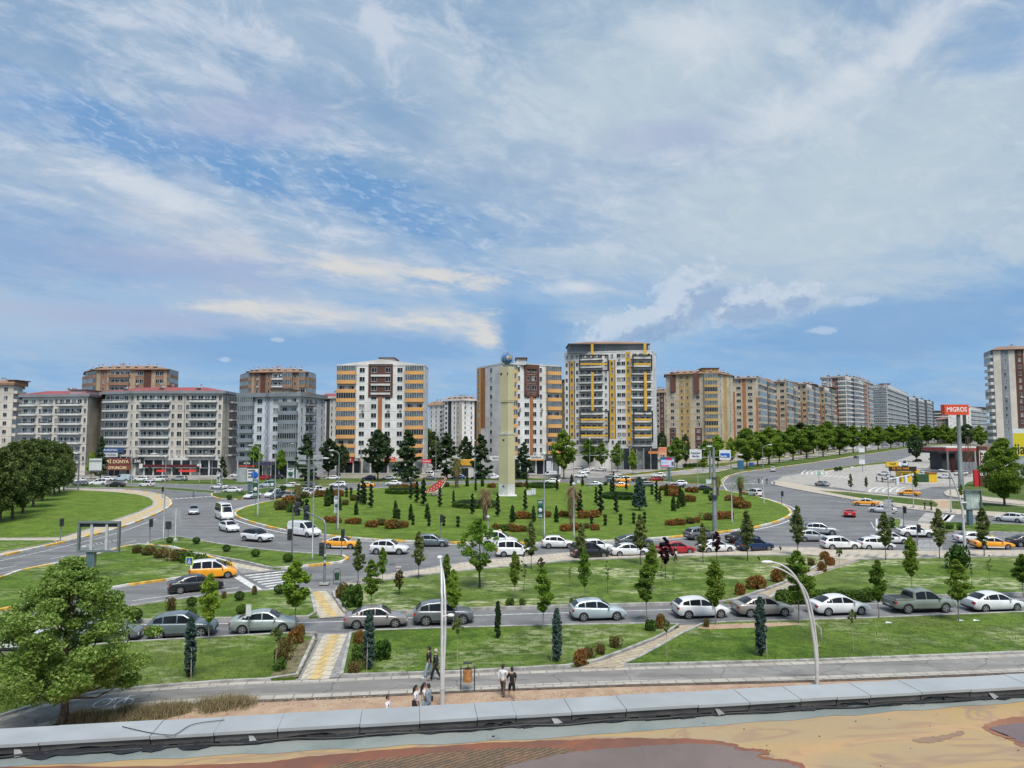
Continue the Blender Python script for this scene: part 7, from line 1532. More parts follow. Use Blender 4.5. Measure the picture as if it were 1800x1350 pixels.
LP = [(287, 951, 798, -22, 'tall grey lamp at the left signal island, arm to the left'), (549, 985, 806, 18, 'tall grey lamp on the paved island, arm to the right'), (594, 932, 792, -12, 'tall grey lamp with a small white banner on the left of the lawn'), (453, 908, 783, -16, 'tall grey lamp by the island kerb with a hanging banner'),
  (483, 882, 785, -12, 'tall grey lamp behind the left queue'), (504, 851, 780, 8, 'slim lamp behind the palm at left'), (633, 846, 778, -8, 'slim lamp behind the orange taxi of the back road'), (766, 846, 764, 0, 'slim lamp right of the watermelon sculpture'), (834.5, 845, 773, 0, 'slim lamp left of the monument'),
  (957, 943, 795, 0, 'tall lamp with a green banner right of the monument'), (1227, 861, 790, 12, 'slim lamp in front of the white road sign'), (1287, 921, 800, 17, 'tall lamp beside the thick mast, arm to the right'), (1343, 887, 782, 13, 'tall lamp right of the taxi behind the palm'),
  (372, 852, 795, -12, 'slim lamp at the right of the restaurant'), (231, 853, 790, -14, 'slim lamp before the toy shop'), (350, 850, 800, 0, 'thin lamp before the restaurant awning'), (444, 870, 790, -12, 'thin lamp beside the double billboard'), (1037, 860, 770, 0, 'thin lamp right of the monument behind the spirals'), (1092, 852, 768, 0, 'thin lamp in front of the tower'),
  (1063, 838, 790, 10, 'small bent lamp at the tower foot'), (1522, 827, 783, -12, 'lamp with stacked boards at the boulevard corner'), (1562, 810, 782, -14, 'second lamp further up the boulevard corner'), (1447, 800, 756, -8, 'distant lamp among the boulevard trees'), (1355, 812, 760, -8, 'distant lamp at the start of the boulevard trees'), (1247, 838, 762, 8, 'distant lamp left of the thick mast'), (1009, 946, 848, 0, 'short lamp in front of the dry palm'), (858, 940, 906, 0, 'short floodlight post in front of the long queue')]
for x, y, t_, a, lb in LP: lamp(x, y, t_, a, lb, .11 if t_ > 700 and y > 880 else .08, z=.2 if 850 < y < 950 and 420 < x < 1380 else 0)
# curved double-tube lamps at the path
def curved(px, py, top, px_top, label, yoff=0.0):
    p = G(px, py, 0); H = ZT(p.y, top); a = px2m(p, px_top - px); root = empty('curved_lamp', p, 0, label, 'street lamp', 'curved double-tube lamps by the path')
    for k, (dx, hh) in enumerate(((0, 1.0), (.16, .955))):
        pts = [(dx * .3, yoff * 0, 0), (dx * .6 - .02, 0, H * .25), (a * .10 + dx, yoff * .1, H * .52), (a * .24 + dx, yoff * .25, H * .74), (a * .48 + dx * .9, yoff * .5, H * .90 * hh), (a * .74 + dx * .5, yoff * .75, H * .975 * hh), (a + dx * .2, yoff, H * (1 if k == 0 else .965))]
        q = smooth_open([Vector(v) for v in pts], 4); mb = MB(); mb.tube(q, [.10 - .055 * i / len(q) for i in range(len(q))] if k == 0 else [.07 - .03 * i / len(q) for i in range(len(q))], 8); mb.build('tube', M_lampw, root)
    mb = MB(); mb.ball((a - (.2 if abs(a) > .8 else 0), yoff - .12 * (abs(a) < .8), H + .0), .38 if abs(a) > .8 else .17, .17 if abs(a) > .8 else .34, .10, 10, 6); mb.build('lamp_head', M_lens, root)
    mb = MB(); mb.tube([(.08, 0, H * .30), (.34, 0, H * .37), (.30, 0, H * .46), (a * .09 + .1, 0, H * .52)], .03, 6) if abs(a) > .8 else mb.tube([(0, 0, .9), (0, 0, .95)], .13, 8); mb.build('side_tube', M_lampw, root)
    mb = MB(); mb.box(-.22, .22, -.22, .22, 0, .03); mb.build('foot_plate', M_galv, root)
    return root
curved(1436, 1204, 988, 1362, 'right curved double-tube lamp leaning over the beige sedan')
c_ = curved(777, 1243, 994, 763, 'left curved double-tube lamp seen along its arm beside two walking men', 2.6)
mb = MB(); mb.tube([(0, 0, 4.55), (.28, 0, 4.62)], .04, 6); mb.ball((.42, 0, 4.62), .2, .16, .09); mb.build('low_lamp_head', M_lens, c_)
# tall white camera pole at the right
p = G(1696, 961, .12); t_ = empty('bent_pole', p, 0, 'tall white pole with a long slanting upper arm right of the zebra crossing', 'street lamp'); H1 = ZT(p.y, 892) - .12; H2 = ZT(p.y, 828) - .12; dx = px2m(p, 1)
mb = MB(); mb.tube([(0, 0, 0), (0, 0, .8), (-.1, 0, H1)], [.22, .17, .13], 8); mb.build('pole', M_lampw, t_)
mb = MB(); q = smooth_open([Vector(v) for v in ((-.1, 0, H1 - .1), (-8 * dx, 0, (H1 + H2) / 2 - .4), (-20 * dx, 0, H2 - .3), (-26 * dx, 0, H2), (-40 * dx, 0, H2 + .15))], 4); mb.tube(q, [.11 - .05 * i / len(q) for i in range(len(q))], 7); mb.build('arm', M_lampw, t_)
mb = MB(); mb.ball((1 * dx, 0, ZT(p.y, 885)), .45, .15, .10); mb.build('lamp_head', M_lens, t_)
lamp(1672, 901, 826, -14, 'white lamp behind the right billboard frame', .12, z=.1); lamp(1563, 903, 836, 0, 'grey camera pole with a drooping arm by the direction signs', .09); lamp(1606, 893, 833, 0, 'white post with a slanting camera arm beside the slip-road taxi', .09, z=.1)
mb = MB(); a_, b_ = G(1563, 900), G(1606, 893); mb.tube([(a_.x, a_.y, ZT(a_.y, 843)), (b_.x, b_.y, ZT(b_.y, 834))], .12, 6)
for f in (.35, .7): v = a_.lerp(b_, f); z = ZT(a_.y, 843) + (ZT(b_.y, 834) - ZT(a_.y, 843)) * f; mb.box(v.x - .25, v.x + .25, v.y - .3, v.y + .1, z - 1.3, z, 0)
tag(mb.build('signal_bar', M_swhite), 'white slanting signal bar between two poles at the slip road', 'signal bar')
# thick mast
p = G(1257, 934, .2); t_ = empty('mast', p, 0, 'thick grey segmented mast standing on the right of the roundabout', 'mast'); H = ZT(p.y, 786) - .2
mb = MB(); mb.tube([(0, 0, 0), (0, 0, H * .40), (0, 0, H * .41), (0, 0, H)], [.36, .30, .24, .16], 10); mb.build('pole', M_galv, t_)
mb = MB(); mb.tube([(0, 0, H * .38), (0, 0, H * .43)], .45, 10); mb.tube([(0, 0, H * .62), (0, 0, H * .64)], .28, 10); mb.build('collar', M_dk, t_)
mb = MB(); mb.ball((-.6, 0, H + .1), .5, .2, .12); mb.build('lamp_head', M_lampw, t_)
# ---- sign gantries
def gantry(px, py, top, arms, label, r=.22, z=0.0, bars=(0, .9)):
    p = G(px, py, z); H = ZT(p.y, top) - z; t = empty('sign_gantry', p, 0, label, 'sign gantry', 'overhead sign gantries'); mb = MB(); mb.tube([(0, 0, 0), (0, 0, H)], [r, r * .8], 9); mb.build('pole', M_galv, t)
    l = [px2m(p, a - px) for a in arms]
    for b_ in bars: mb = MB(); mb.tube([(l[0], 0, H - .3 - b_), (l[1], 0, H - .3 - b_)], r * .35, 6); mb.build('cross_bar', M_galv, t)
    return t, p, H
def panel(t, p, px0, px1, r0, r1, m, y=-.2, back=True, z0=0.0):
    x0, x1 = px2m(p, px0) , px2m(p, px1); za, zb = ZT(p.y, r1) - p.z, ZT(p.y, r0) - p.z
    mb = MB(); mb.box(x0, x1, y - .05, y + .05, za, zb); s = mb.build('sign_panel', m, t); return s, x0, x1, za, zb
def txt_on(par, s, x, y, z, size, m, w=None, rot=0):
    me = text_mesh(s, size, m, .01, size * .02)
    if w:
        ww = max(v.co.x for v in me.vertices) - min(v.co.x for v in me.vertices); me.transform(Matrix.Scale(w / ww, 4, Vector((1, 0, 0))))
    if rot: me.transform(Matrix.Rotation(rot, 4, 'Y'))
    return link('lettering', me, par, (x, y, z))
t, p, H = gantry(1249, 850, 792, (1220, 1284), 'grey gantry pole with a white and a blue road sign right of the lawn', .35, bars=(1.6, 4.6))
s, x0, x1, za, zb = panel(t, p, -36, -15, 790, 807, M_swhite); txt_on(s, 'Kayapınar', (x0 + x1) / 2, -.27, zb - 1.0, .8, M_txt, (x1 - x0) * .8); txt_on(s, 'Merkez', (x0 + x1) / 2, -.27, zb - 1.9, .8, M_txt, (x1 - x0) * .6)
s, x0, x1, za, zb = panel(t, p, 16, 36, 791, 808.5, M_swhite); b2, *_q = panel(t, p, 17.5, 34, 796.5, 804, M_blue, -.3)
txt_on(b2, 'Mardin', (x0 + x1) / 2 - .6, -.37, zb - 1.75, .75, M_txtw); txt_on(b2, 'Batman', (x0 + x1) / 2 - .4, -.37, zb - 2.45, .75, M_txtw)
t, p, H = gantry(542, 858, 803, (524, 566), 'grey gantry pole carrying two blank sign backs at the left', .35, bars=(.4, 2.6))
for a_, b_ in ((-19, -5), (7, 24)): panel(t, p, a_, b_, 800, 816, M_sgrey, .2)
t, p, H = gantry(137, 862, 803, (137, 176), 'grey pole with a blank white sign back beside the pines', .2, bars=(.6, 3.4)); panel(t, p, 17, 39, 806, 827, M_swhite, .2)
# ---- traffic signals
def signal_head(par, x, y, z, s=1.0, back=True):
    mb = MB(); mb.box(x - .18 * s, x + .18 * s, y - .16 * s, y + .16 * s, z - .5 * s, z + .5 * s); 
    for k in (-1, 0, 1): mb.tube([(x, y - .16 * s, z + k * .32 * s), (x, y - .32 * s, z + k * .32 * s - .02)], .13 * s, 8)
    return mb.build('signal_head', M_dk, par)
def signal_post(px, py, top, label, z=0.0, s=1.0, n=1):
    p = G(px, py, z); H = ZT(p.y, top) - z; t = empty('traffic_light', p, 0, label, 'traffic light', 'traffic lights'); mb = MB(); mb.tube([(0, 0, 0), (0, 0, H)], .06, 7); mb.build('pole', M_galv, t)
    for k in range(n): signal_head(t, .15 - .35 * k, -.1, H - .5, s)
    return t
for x, y, t_, lb, z in ((263, 955, 912, 'traffic light on the lawn side of the left road', 0), (106, 953, 911, 'traffic light beside the lawn left of the billboard frame', .1), (600, 979, 930, 'traffic light at the tip of the signal island', .1), (774, 955, 904, 'traffic light on the front of the roundabout lawn', .2), (1374, 890, 863, 'traffic light at the right kerb of the roundabout', 0),
     (1613, 958, 922, 'traffic light before the white sloping-roof SUV', .0), (1589, 932, 890, 'red traffic light beside the direction signs', .1), (1078, 850, 828, 'distant traffic light under the arched gantry', 0), (1180, 838, 814, 'distant traffic light left of the road sign', 0), (1118, 840, 818, 'distant traffic light at the street mouth', 0), (285, 876, 856, 'small traffic light at the far left crossing', 0)):
    signal_post(x, y, t_, lb, z)
t_ = G(295, 954, .1); w_ = empty('signal_cabinet', t_, 0, 'black signal unit on a pole with round mirror behind it', 'signal unit'); mb = MB(); mb.box(-.35, .35, -.1, .1, 1.7, 2.7); mb.build('box', M_dk, w_); mb = MB(); mb.tube([(0, 0, 0), (0, 0, 1.7)], .06, 6); mb.build('pole', M_galv, w_)
p = G(570, 1027, .1); t = empty('signal_gantry', p, 0, 'near arched signal gantry over the left road with three signal heads', 'traffic light', 'signal gantries'); H = ZT(p.y, 912) - .1; u = px2m(p, 1)
far = G(513, 987, .1) - p; Hf = ZT(p.y + far.y, 889) - .1
mb = MB(); mb.tube([(0, 0, 0), (0, 0, H - .5), (-.2, .1, H - .1), (-.7, .5, H)], [.12, .10, .09, .08], 8); mb.build('pole', M_galv, t)
mb = MB(); mb.tube([(-.7, .5, H), (far.x * .98, far.y * .98, Hf), (far.x, far.y, Hf - .4), (far.x, far.y, 0)], .08, 8); mb.build('arm', M_galv, t)
for f in (.52, .82): signal_head(t, far.x * f, far.y * f - .2, H + (Hf - H) * f - .1, 1.4)
signal_head(t, -.25, -.1, 3.2, 1.2); signal_head(t, far.x - .25, far.y - .1, 2.9, 1.2); mb = MB(); mb.box(-.45, .45, -.3, .3, 0, .16); mb.build('foot_plate', M_kerb, t)
mb = MB(); [mb.tube([(0, 0, 1.7 + .3 * k), (0, 0, 1.85 + .3 * k)], .125, 8, k % 2) for k in range(4)]; mb.build('striped_band', [M_dk, M_swhite], t)
def far_gantry(px, py, top, px2, label, both=False, heads=3):
    p = G(px, py); H = ZT(p.y, top); L = px2m(p, px2 - px); t = empty('signal_gantry', p, 0, label, 'traffic light', 'signal gantries'); mb = MB(); mb.tube([(0, 0, 0), (0, 0, H - .4), (L * .03, 0, H)], .14, 7); mb.build('pole', M_galv, t); mb = MB(); mb.tube([(L * .03, 0, H), (L, 0, H + .1)] + ([(L, 0, 0)] if both else []), .10, 7); mb.build('arm', M_galv, t)
    for k in range(heads): signal_head(t, L * (.3 + .3 * k), -.1, H - .2, 1.3)
far_gantry(389, 872, 823, 249, 'long left signal gantry reaching over the back-left road'); far_gantry(1076, 858, 801, 1009, 'arched signal gantry over the back road right of the monument', True, 2)
# ---- signs on posts
def post_sign(px, py, r0, r1, w_px, m, label, txt=None, cat='sign', z=0.1, two=None, tm=None, group=None):
    p = G(px, py, z); t = empty('road_sign', p, 0, label, cat, group); H = ZT(p.y, r0) - z; mb = MB(); mb.tube([(0, .06, 0), (0, .06, H - .1)], .035, 6); mb.build('pole', M_galv, t)
    w = px2m(p, w_px) / 2; za = ZT(p.y, r1) - z; mb = MB(); mb.box(-w, w, -.03, .02, za, H); s = mb.build('sign_plate', m, t)
    if two: mb = MB(); mb.box(-w * .78, w * .78, -.045, -.03, za + (H - za) * .11, H - (H - za) * .11); mb.build('inner_plate', two, t)
    if txt: txt_on(s, txt, 0, -.06, (za + H) / 2, (H - za) * .7, tm or M_txtw, w * 1.3)
    return t, w, za, H
t, w, za, H = post_sign(332, 1024, 979, 994, 13, mat('hi_vis_yellow', (.55, .72, .05), .5), 'blue pedestrian crossing sign with a bright yellow-green border', two=M_blue)
mb = MB(); c = (za + H) / 2; mb.add([(-w * .5, -.06, c - .22), (w * .5, -.06, c - .22), (0, -.06, c + .24)], [(0, 1, 2)]); mb.build('white_triangle', M_swhite, t)
mb = MB(); mb.tube([(0, -.07, c - .02), (0, -.07, c - .03)], .0); mb.box(-.03, .03, -.075, -.065, c - .10, c + .06); mb.tube([(0, -.07, c - .1), (-.07, -.07, c - .2)], .015, 4); mb.tube([(0, -.07, c - .1), (.07, -.07, c - .2)], .015, 4); mb.build('walking_figure', M_txt, t)
post_sign(1440, 851, 829, 835, 5.5, mat('sign_green', (.02, .35, .18), .5), 'small green sign at the start of the slip road', 'A', z=0)
post_sign(436, 1118, 1063, 1083, 9, M_swhite, 'narrow grey sign post at the kerb beside the pale sedan', z=0)
t = empty('direction_signs', G(1563, 925, .1), 0, 'stack of blue-grey direction boards facing away above the small right island', 'sign'); p = G(1563, 925, .1)
mb = MB(); mb.tube([(0, 0, 0), (0, 0, ZT(p.y, 878))], .06, 6); mb.build('pole', M_galv, t)
for k in range(4): r0 = 878 + 7 * k; mb = MB(); mb.box(px2m(p, -9), px2m(p, 8), -.05, .0, ZT(p.y, r0 + 6.3) - .1, ZT(p.y, r0) - .1); mb.box(px2m(p, 5), px2m(p, 8), -.06, -.05, ZT(p.y, r0 + 4.4) - .1, ZT(p.y, r0 + 2) - .1, 1); mb.build('board', [M_sgrey, M_dk], t)
p = G(308, 950, .1); t = empty('direction_signs', p, 0, 'stack of six grey direction boards seen from behind at the left island', 'sign'); mb = MB(); mb.tube([(0, 0, 0), (0, 0, ZT(p.y, 896))], .07, 6); mb.box(-.25, .25, -.25, .25, 0, .2); mb.build('pole', M_swhite, t)
for k in range(6): r0 = 897 + 4 * k; mb = MB(); mb.box(px2m(p, -9), px2m(p, 9), .08, .12, ZT(p.y, r0 + 3.5) - .1, ZT(p.y, r0) - .1); mb.build('board', M_sgrey, t)
# ---- banners on lamp poles
def banner(px, py, r0, r1, w_px, label, inv=False, z=.2):
    p = G(px, py, z); x = px2m(p, w_px / 2); z0, z1 = ZT(p.y, r1) - z, ZT(p.y, r0) - z; t = empty('banner', p, 0, label, 'banner', 'hanging banners')
    mb = MB(); n = 6
    vs = [(sx * x, .25 + .10 * math.sin(i * 1.1), z0 + (z1 - z0) * i / n) for i in range(n + 1) for sx in (-1, 1)]; mb.add(vs, [(2 * i, 2 * i + 1, 2 * i + 3, 2 * i + 2) for i in range(n)]); mb.build('cloth', M_swhite if inv else M_green, t)
    mb = MB(); mb.ball((0, .2, z0 + (z1 - z0) * .45), x * .7, .04, x * .7, 10, 6); mb.build('round_emblem', M_green if inv else M_swhite, t)
    mb = MB(); [mb.box(-x * .7, x * .7, .12, .14, z0 + (z1 - z0) * q, z0 + (z1 - z0) * (q + .03)) for q in (.9, .83, .1, .18)]; mb.build('text_lines', M_txt if inv else M_swhite, t)
    mb = MB(); mb.tube([(-x, .2, z1), (x * 1.4, .2, z1)], .03, 5); mb.tube([(-x, .2, z0), (x * 1.4, .2, z0)], .03, 5); mb.tube([(-x * 0, .35, 0), (0, .35, z1)], .04, 5); mb.build('holder', M_galv, t)
banner(447, 908, 843, 874, 10, 'green banner with white roundel by the island kerb'); banner(477, 882, 842, 860, 9, 'green banner behind the left queue'); banner(590, 932, 872, 902, 8, 'curved white banner on the left of the lawn', True); banner(950, 943, 879, 912, 10, 'green and white banner right of the monument'); banner(510, 850, 823, 840, 12, 'white and green banner under the light tree', True, 0); banner(383, 850, 830, 848, 6, 'green and white banner at the restaurant corner', True, 0)
# ---- billboards
def frame_board(px, py, x0, x1, r0, r1, label, post=(0, 6), name='billboard', z=.13, ang=0.0, m=None, glass=False, legw=12):
    p = G(px, py, z); t = empty(name, p, ang, label, 'billboard'); a, b_ = px2m(p, x0 - px), px2m(p, x1 - px); za, zb = ZT(p.y, r1) - z, ZT(p.y, r0) - z; lw = px2m(p, legw) / 2
    mb = MB(); mb.box(-lw, lw, -.2, .25, 0, za); mb.box(lw, lw + .08, -.21, .26, 0, za, 1); mb.build('post', [mat('board_blue', (.10, .16, .19), .5, .2, var=.1), M_galv], t)
    w = (b_ - a) * .05
    for q in ((a, b_, za, za + w), (a, b_, zb - w, zb), (a, a + w, za + w, zb - w), (b_ - w, b_, za + w, zb - w)): mb = MB(); mb.box(q[0], q[1], -.3, .0, q[2], q[3]); mb.box(q[0] + .03, q[1] - .03, -.32, -.30, q[2] + .03, q[3] - .03, 1); mb.build('frame', [mat('board_frame', (.16, .19, .19), .5, .2, var=.1), M_galv], t)
    mb = MB(); mb.box(a - .3, a + .9, -.4, .4, -.02, .02); 
    return t, p, a, b_, za, zb, w
t, p, a, b_, za, zb, w = frame_board(158, 1015, 136, 209, 916, 970, 'large empty billboard frame with two upright struts on one dark post')
for f in (.32, .68): mb = MB(); x = a + (b_ - a) * f; mb.box(x - .12, x + .12, -.2, -.05, za + w, zb - w); mb.build('strut', M_lampw, t)
mb = MB(); mb.box(a + w, b_ - w, -.12, -.08, zb - w - .35, zb - w); mb.build('roller_box', M_dk, t)
t, p, a, b_, za, zb, w = frame_board(1705, 923, 1694, 1730, 861, 896, 'glass-fronted empty billboard on a blue post at the right', ang=R(14), legw=8)
mb = MB(); mb.box(a + w, b_ - w, .10, .12, za + w, zb - w); mb.build('glass_panel', mat('board_glass', (.42, .50, .46), .15, var=.25, scale=.7), t); mb = MB(); mb.box(a + (b_ - a) * .62, a + (b_ - a) * .65, .05, .1, za + w, zb - w); mb.build('strut', M_lampw, t)
t, p, a, b_, za, zb, w = frame_board(1176, 846, 1161, 1187, 803, 822, 'pink and blue advertising screen on a post at the back right', legw=4)
mb = MB(); mb.box(a + w, b_ - w, -.05, .12, za + w, zb - w); mb.build('picture_panel', mat('advert_pale', (.55, .58, .72), .5, var=.0), t)
for q0, q1, y0_, y1_, c in ((.06, .34, .72, .92, (.05, .25, .6)), (.36, .8, .70, .93, (.75, .05, .2)), (.08, .62, .12, .22, (.75, .25, .35)), (.08, .5, .46, .54, (.35, .5, .75)), (.76, .90, .20, .55, (.12, .08, .09))):
    mb = MB(); W_, H_ = b_ - a, zb - za; mb.box(a + W_ * q0, a + W_ * q1, -.09, -.05, za + H_ * y0_, za + H_ * y1_); mb.build('advert_block', mat('advert_%g' % c[0], c, .5, var=0), t)
t, p, a, b_, za, zb, w = frame_board(438, 870, 433, 455, 823, 847, 'double-sided white billboard at the back left beside the banner', legw=5)
mb = MB(); mb.box(a, b_ - .2, -.28, .2, za, zb); mb.build('picture_panel', M_swhite, t); mb = MB(); mb.box(a - 2.2, a, -.2, 1.5, za, zb); mb.build('side_face', M_sgrey, t)
mb = MB(); mb.ball((b_ - .95, -.35, zb - 1.5), .8, .05, .8); mb.build('round_emblem', M_blue, t)
mb = MB(); [mb.box(a + .4, a + 2, -.33, -.28, za + 1 + k * .7, za + 1.25 + k * .7) for k in range(3)]; mb.build('text_lines', M_txt, t)
# red supermarket sign
p = G(1690, 861, .1); t = empty('tower_sign', p, 0, 'tall red-orange box sign reading MIGROS on a thick grey pole', 'sign'); u = px2m(p, 1); zb, za = ZT(p.y, 712), ZT(p.y, 730)
mb = MB(); mb.tube([(0, 0, 0), (0, 0, za * .26), (0, 0, za * .27), (0, 0, za)], [4.6 * u, 4.4 * u, 3.6 * u, 3.0 * u], 14); mb.build('pole', M_galv, t)
mb = MB(); mb.box(-27 * u, 15.5 * u, -.8, .8, za, zb); s = mb.build('sign_box', mat('sign_red', (.66, .075, .02), .5, var=.04), t); txt_on(s, 'MIGROS', -5.75 * u, -.83, (za + zb) / 2, (zb - za) * .62, M_txtw, 35 * u)
# vertical sign
p = G(1731, 855, .16); u = px2m(p, 1); t = empty('vertical_sign', p, 0, 'dark upright sign with white letters HÜNC turned on their side', 'sign'); zb, za = ZT(p.y, 792), ZT(p.y, 838)
mb = MB(); mb.box(-8 * u, 8 * u, .1, .9, 0, ZT(p.y, 786)); mb.build('slab', hm('brown'), t)
for q in ((-7, 6, 793, 794), (-7, 6, 836, 837), (-7, -6.2, 793, 837), (5.2, 6, 793, 837)): mb = MB(); mb.box(q[0] * u, q[1] * u, .03, .1, ZT(p.y, q[3]), ZT(p.y, q[2])); mb.build('border', M_txtw, t)
txt_on(t, 'HÜNC', -.5 * u, .02, (za + zb) / 2, 12 * u, M_txtw, (zb - za) * .9, R(90))
mb = MB(); mb.box(-16 * u, -8.5 * u, .3, .9, 0, ZT(p.y, 827)); mb.build('red_totem', mat('totem_red', (.55, .02, .03), .5, var=.05), t)
# yellow poster at the right edge
p = G(1790, 842, .1); u = px2m(p, 1); t = empty('billboard', p, 0, 'yellow billboard with black handwritten lettering cut by the right edge', 'billboard'); zb, za = ZT(p.y, 762), ZT(p.y, 802)
mb = MB(); mb.box(-7 * u, 45 * u, -.2, 1.2, za - 1.2 * u, zb + 8 * u); mb.build('frame', M_swhite, t); mb = MB(); mb.box(-6 * u, 42 * u, -.28, -.2, za, zb); s = mb.build('picture_panel', mat('poster_yellow', (.60, .50, .02), .5, var=.08), t)
txt_on(s, 'jia', 4 * u, -.31, (za + zb) / 2 - 1.5, 26 * u, M_txt, 20 * u); mb = MB(); mb.box(-7 * u, 45 * u, -.1, 1.0, 0, za - 1.2 * u); mb.build('base_wall', M_sgrey, t)
# taxi stand
p = G(1595, 848, .1); u = px2m(p, 1); t = empty('taxi_stand', p, 0, 'taxi stand hut with yellow panels and a long black name board', 'taxi stand'); Z = lambda r: ZT(p.y, r) - .1
def tb_(nm, a, b_, r0, r1, m, y0=0, y1=.3): mb = MB(); mb.box(a * u, b_ * u, y0, y1, Z(r1) if r1 else 0, Z(r0)); return mb.build(nm, m, t)
M_ty = mat('stand_yellow', (.68, .44, .02), .5, var=.08); M_tg = mat('stand_green', (.02, .07, .03), .6)
s = tb_('name_board', -32, 16, 820, 828, mat('board_black', (.03, .02, .015), .5), -.3, 0); txt_on(s, 'YE. YOL TAXİ', -12 * u, -.33, Z(823.5), 4.6 * u, mat('text_orange', (.75, .30, .03), .5, var=0), 30 * u)
s = tb_('roof_board', -36, -15, 812, 820, M_ty, -.2, .2); txt_on(s, 'TAXİ', -25 * u, -.23, Z(816), 5 * u, M_txt, 11 * u)
tb_('hut_wall', -9, 9, 829, None, M_ty, .2, 3); tb_('hut_window', -7, 3, 833, 839, M_dk, .12, .2); tb_('hut_side', 9, 23, 826, 832, M_ty, .2, .4); tb_('fence_panel', 18, 38, 834, None, M_tg, 0, .2); tb_('shed', 38, 52, 832, None, M_ty, 0, 2); tb_('shed_roof', 37, 53, 830.5, 832, mat('shed_brown', (.25, .10, .03), .6), -.2, 2.2)
for x in (-30, -20, -11): mb = MB(); mb.tube([(x * u, -.15, 0), (x * u, -.15, Z(828))], .08, 6); mb.build('post', M_galv, t)
# lattice mast, small boards, cabinets
p = G(1704, 838); t = empty('lattice_mast', p, 0, 'brown lattice mast in front of the filling station', 'mast'); H = ZT(p.y, 768)
for sx, sy in ((-1, -1), (1, -1), (1, 1), (-1, 1)): mb = MB(); mb.tube([(sx * .9, sy * .9, 0), (sx * .35, sy * .35, H)], .08, 4); mb.build('leg', mat('rusty_steel', (.14, .10, .08), .8), t)
mb = MB(); k = 12
for i in range(k):
    a, b_ = i / k, (i + 1) / k; ra, rb = .9 - .55 * a, .9 - .55 * b_; s = 1 if i % 2 else -1; mb.tube([(-s * ra, -ra, H * a), (s * rb, -rb, H * b_)], .05, 4); mb.tube([(s * ra, ra, H * a), (-s * rb, rb, H * b_)], .05, 4)
mb.build('bracing', MATS['rusty_steel'], t)
def cabinet(px, py, w, h, label, m=None, z=.2, d=.5, cat='cabinet', name='cabinet'):
    p = G(px, py, z); w = px2m(p, w); h = ZT(p.y, py - h) - z; t = empty(name, p, 0, label, cat); mb = MB(); mb.box(-w / 2, w / 2, 0, d, .1, h - .06); mb.build('housing', m or M_swhite, t); mb = MB(); mb.box(-w / 2 - .05, w / 2 + .05, -.05, d + .05, h - .06, h); mb.build('lid', m or M_swhite, t); mb = MB(); mb.box(-w / 2 + .02, w / 2 - .02, .03, d - .03, 0, .1); mb.build('plinth', M_kerb, t)
    mb = MB(); mb.box(-.01, .01, -.012, 0, .2, h - .2); mb.build('door_gap', M_dk, t)
cabinet(930, 871, 8, 9, 'wide white electric cabinet right of the monument foot'); cabinet(938, 870, 7, 11, 'taller white electric cabinet right of the wide one'); cabinet(1017, 850, 5, 6, 'white cabinet with a dark door on the back kerb'); cabinet(1246, 851, 9, 8, 'pale box cabinet on the tip of the boulevard median'); cabinet(232, 845, 4, 5, 'small blue box beside the back road at left', M_blue, 0); cabinet(1498, 824, 6, 4, 'low pale box at the boulevard corner', z=0); cabinet(700, 1006, 7, 9, 'small pale concrete box at the promenade edge', mat('pale_box', (.45, .38, .34), .8), .12)
t = empty('info_board', G(1302, 827, .1), 0, 'dark blue information board at the start of the boulevard median', 'sign'); mb = MB(); mb.box(-1.2, 1.2, 0, .2, .6, 3.8); mb.build('panel', mat('deep_blue', (.03, .12, .22), .5), t); mb = MB(); mb.box(-.8, .8, .05, .15, 0, .6); mb.build('foot', M_galv, t)
t = empty('road_sign', G(1321, 824, .1), 0, 'small blue rectangular sign under the boulevard trees', 'sign'); mb = MB(); mb.box(-1.0, 1.0, 0, .05, 1.3, 2.4); mb.build('sign_plate', M_blue, t); mb = MB(); mb.tube([(0, .1, 0), (0, .1, 2.3)], .05, 6); mb.build('pole', M_galv, t)
t = empty('board_stack', G(1517, 829), 0, 'post with three stacked white and grey boards at the lot entrance', 'sign'); p = G(1517, 829)
for k, (r0, r1, m) in enumerate(((788, 795, M_swhite), (799, 808, M_sgrey), (808, 816, M_swhite))): mb = MB(); mb.box(px2m(p, -6), px2m(p, 4), 0, .15, ZT(p.y, r1), ZT(p.y, r0)); mb.build('board', m, t)
mb = MB(); mb.tube([(0, .2, 0), (0, .2, ZT(p.y, 789))], .1, 6); mb.build('pole', M_galv, t)
# ---- bins
p = G(592, 1026, .1); t = empty('litter_bin', p, 0, 'dark green litter bin in an arched holder at the crossing', 'litter bin'); mb = MB(); mb.tube([(0, 0, .35), (0, 0, 1.0)], [.19, .24], 10); mb.build('bucket', M_tg, t)
mb = MB(); q = [(-.32, 0, 0), (-.32, 0, 1.1)] + [(-.32 * math.cos(a * math.pi / 8), 0, 1.1 + .3 * math.sin(a * math.pi / 8)) for a in range(9)] + [(.32, 0, 0)]; mb.tube(q, .025, 5); mb.build('holder', M_tg, t)
p = G(822, 1212, .1); t = empty('litter_bin', p, 0, 'wooden slatted litter bin with small roof between two black posts', 'litter bin')
for k in range(16): a = k * math.pi / 8; mb = MB(); mb.box(-.045, .045, -.015, .015, .42, 1.10, 0, Matrix.Translation((.23 * math.cos(a), .23 * math.sin(a), 0)) @ Matrix.Rotation(a + math.pi / 2, 4, 'Z')); mb.build('slat', mat('bin_wood', (.42, .20, .07), .7, var=.2, scale=5), t)
mb = MB(); mb.tube([(0, 0, .42), (0, 0, 1.08)], .21, 12); mb.build('liner', M_dk, t)
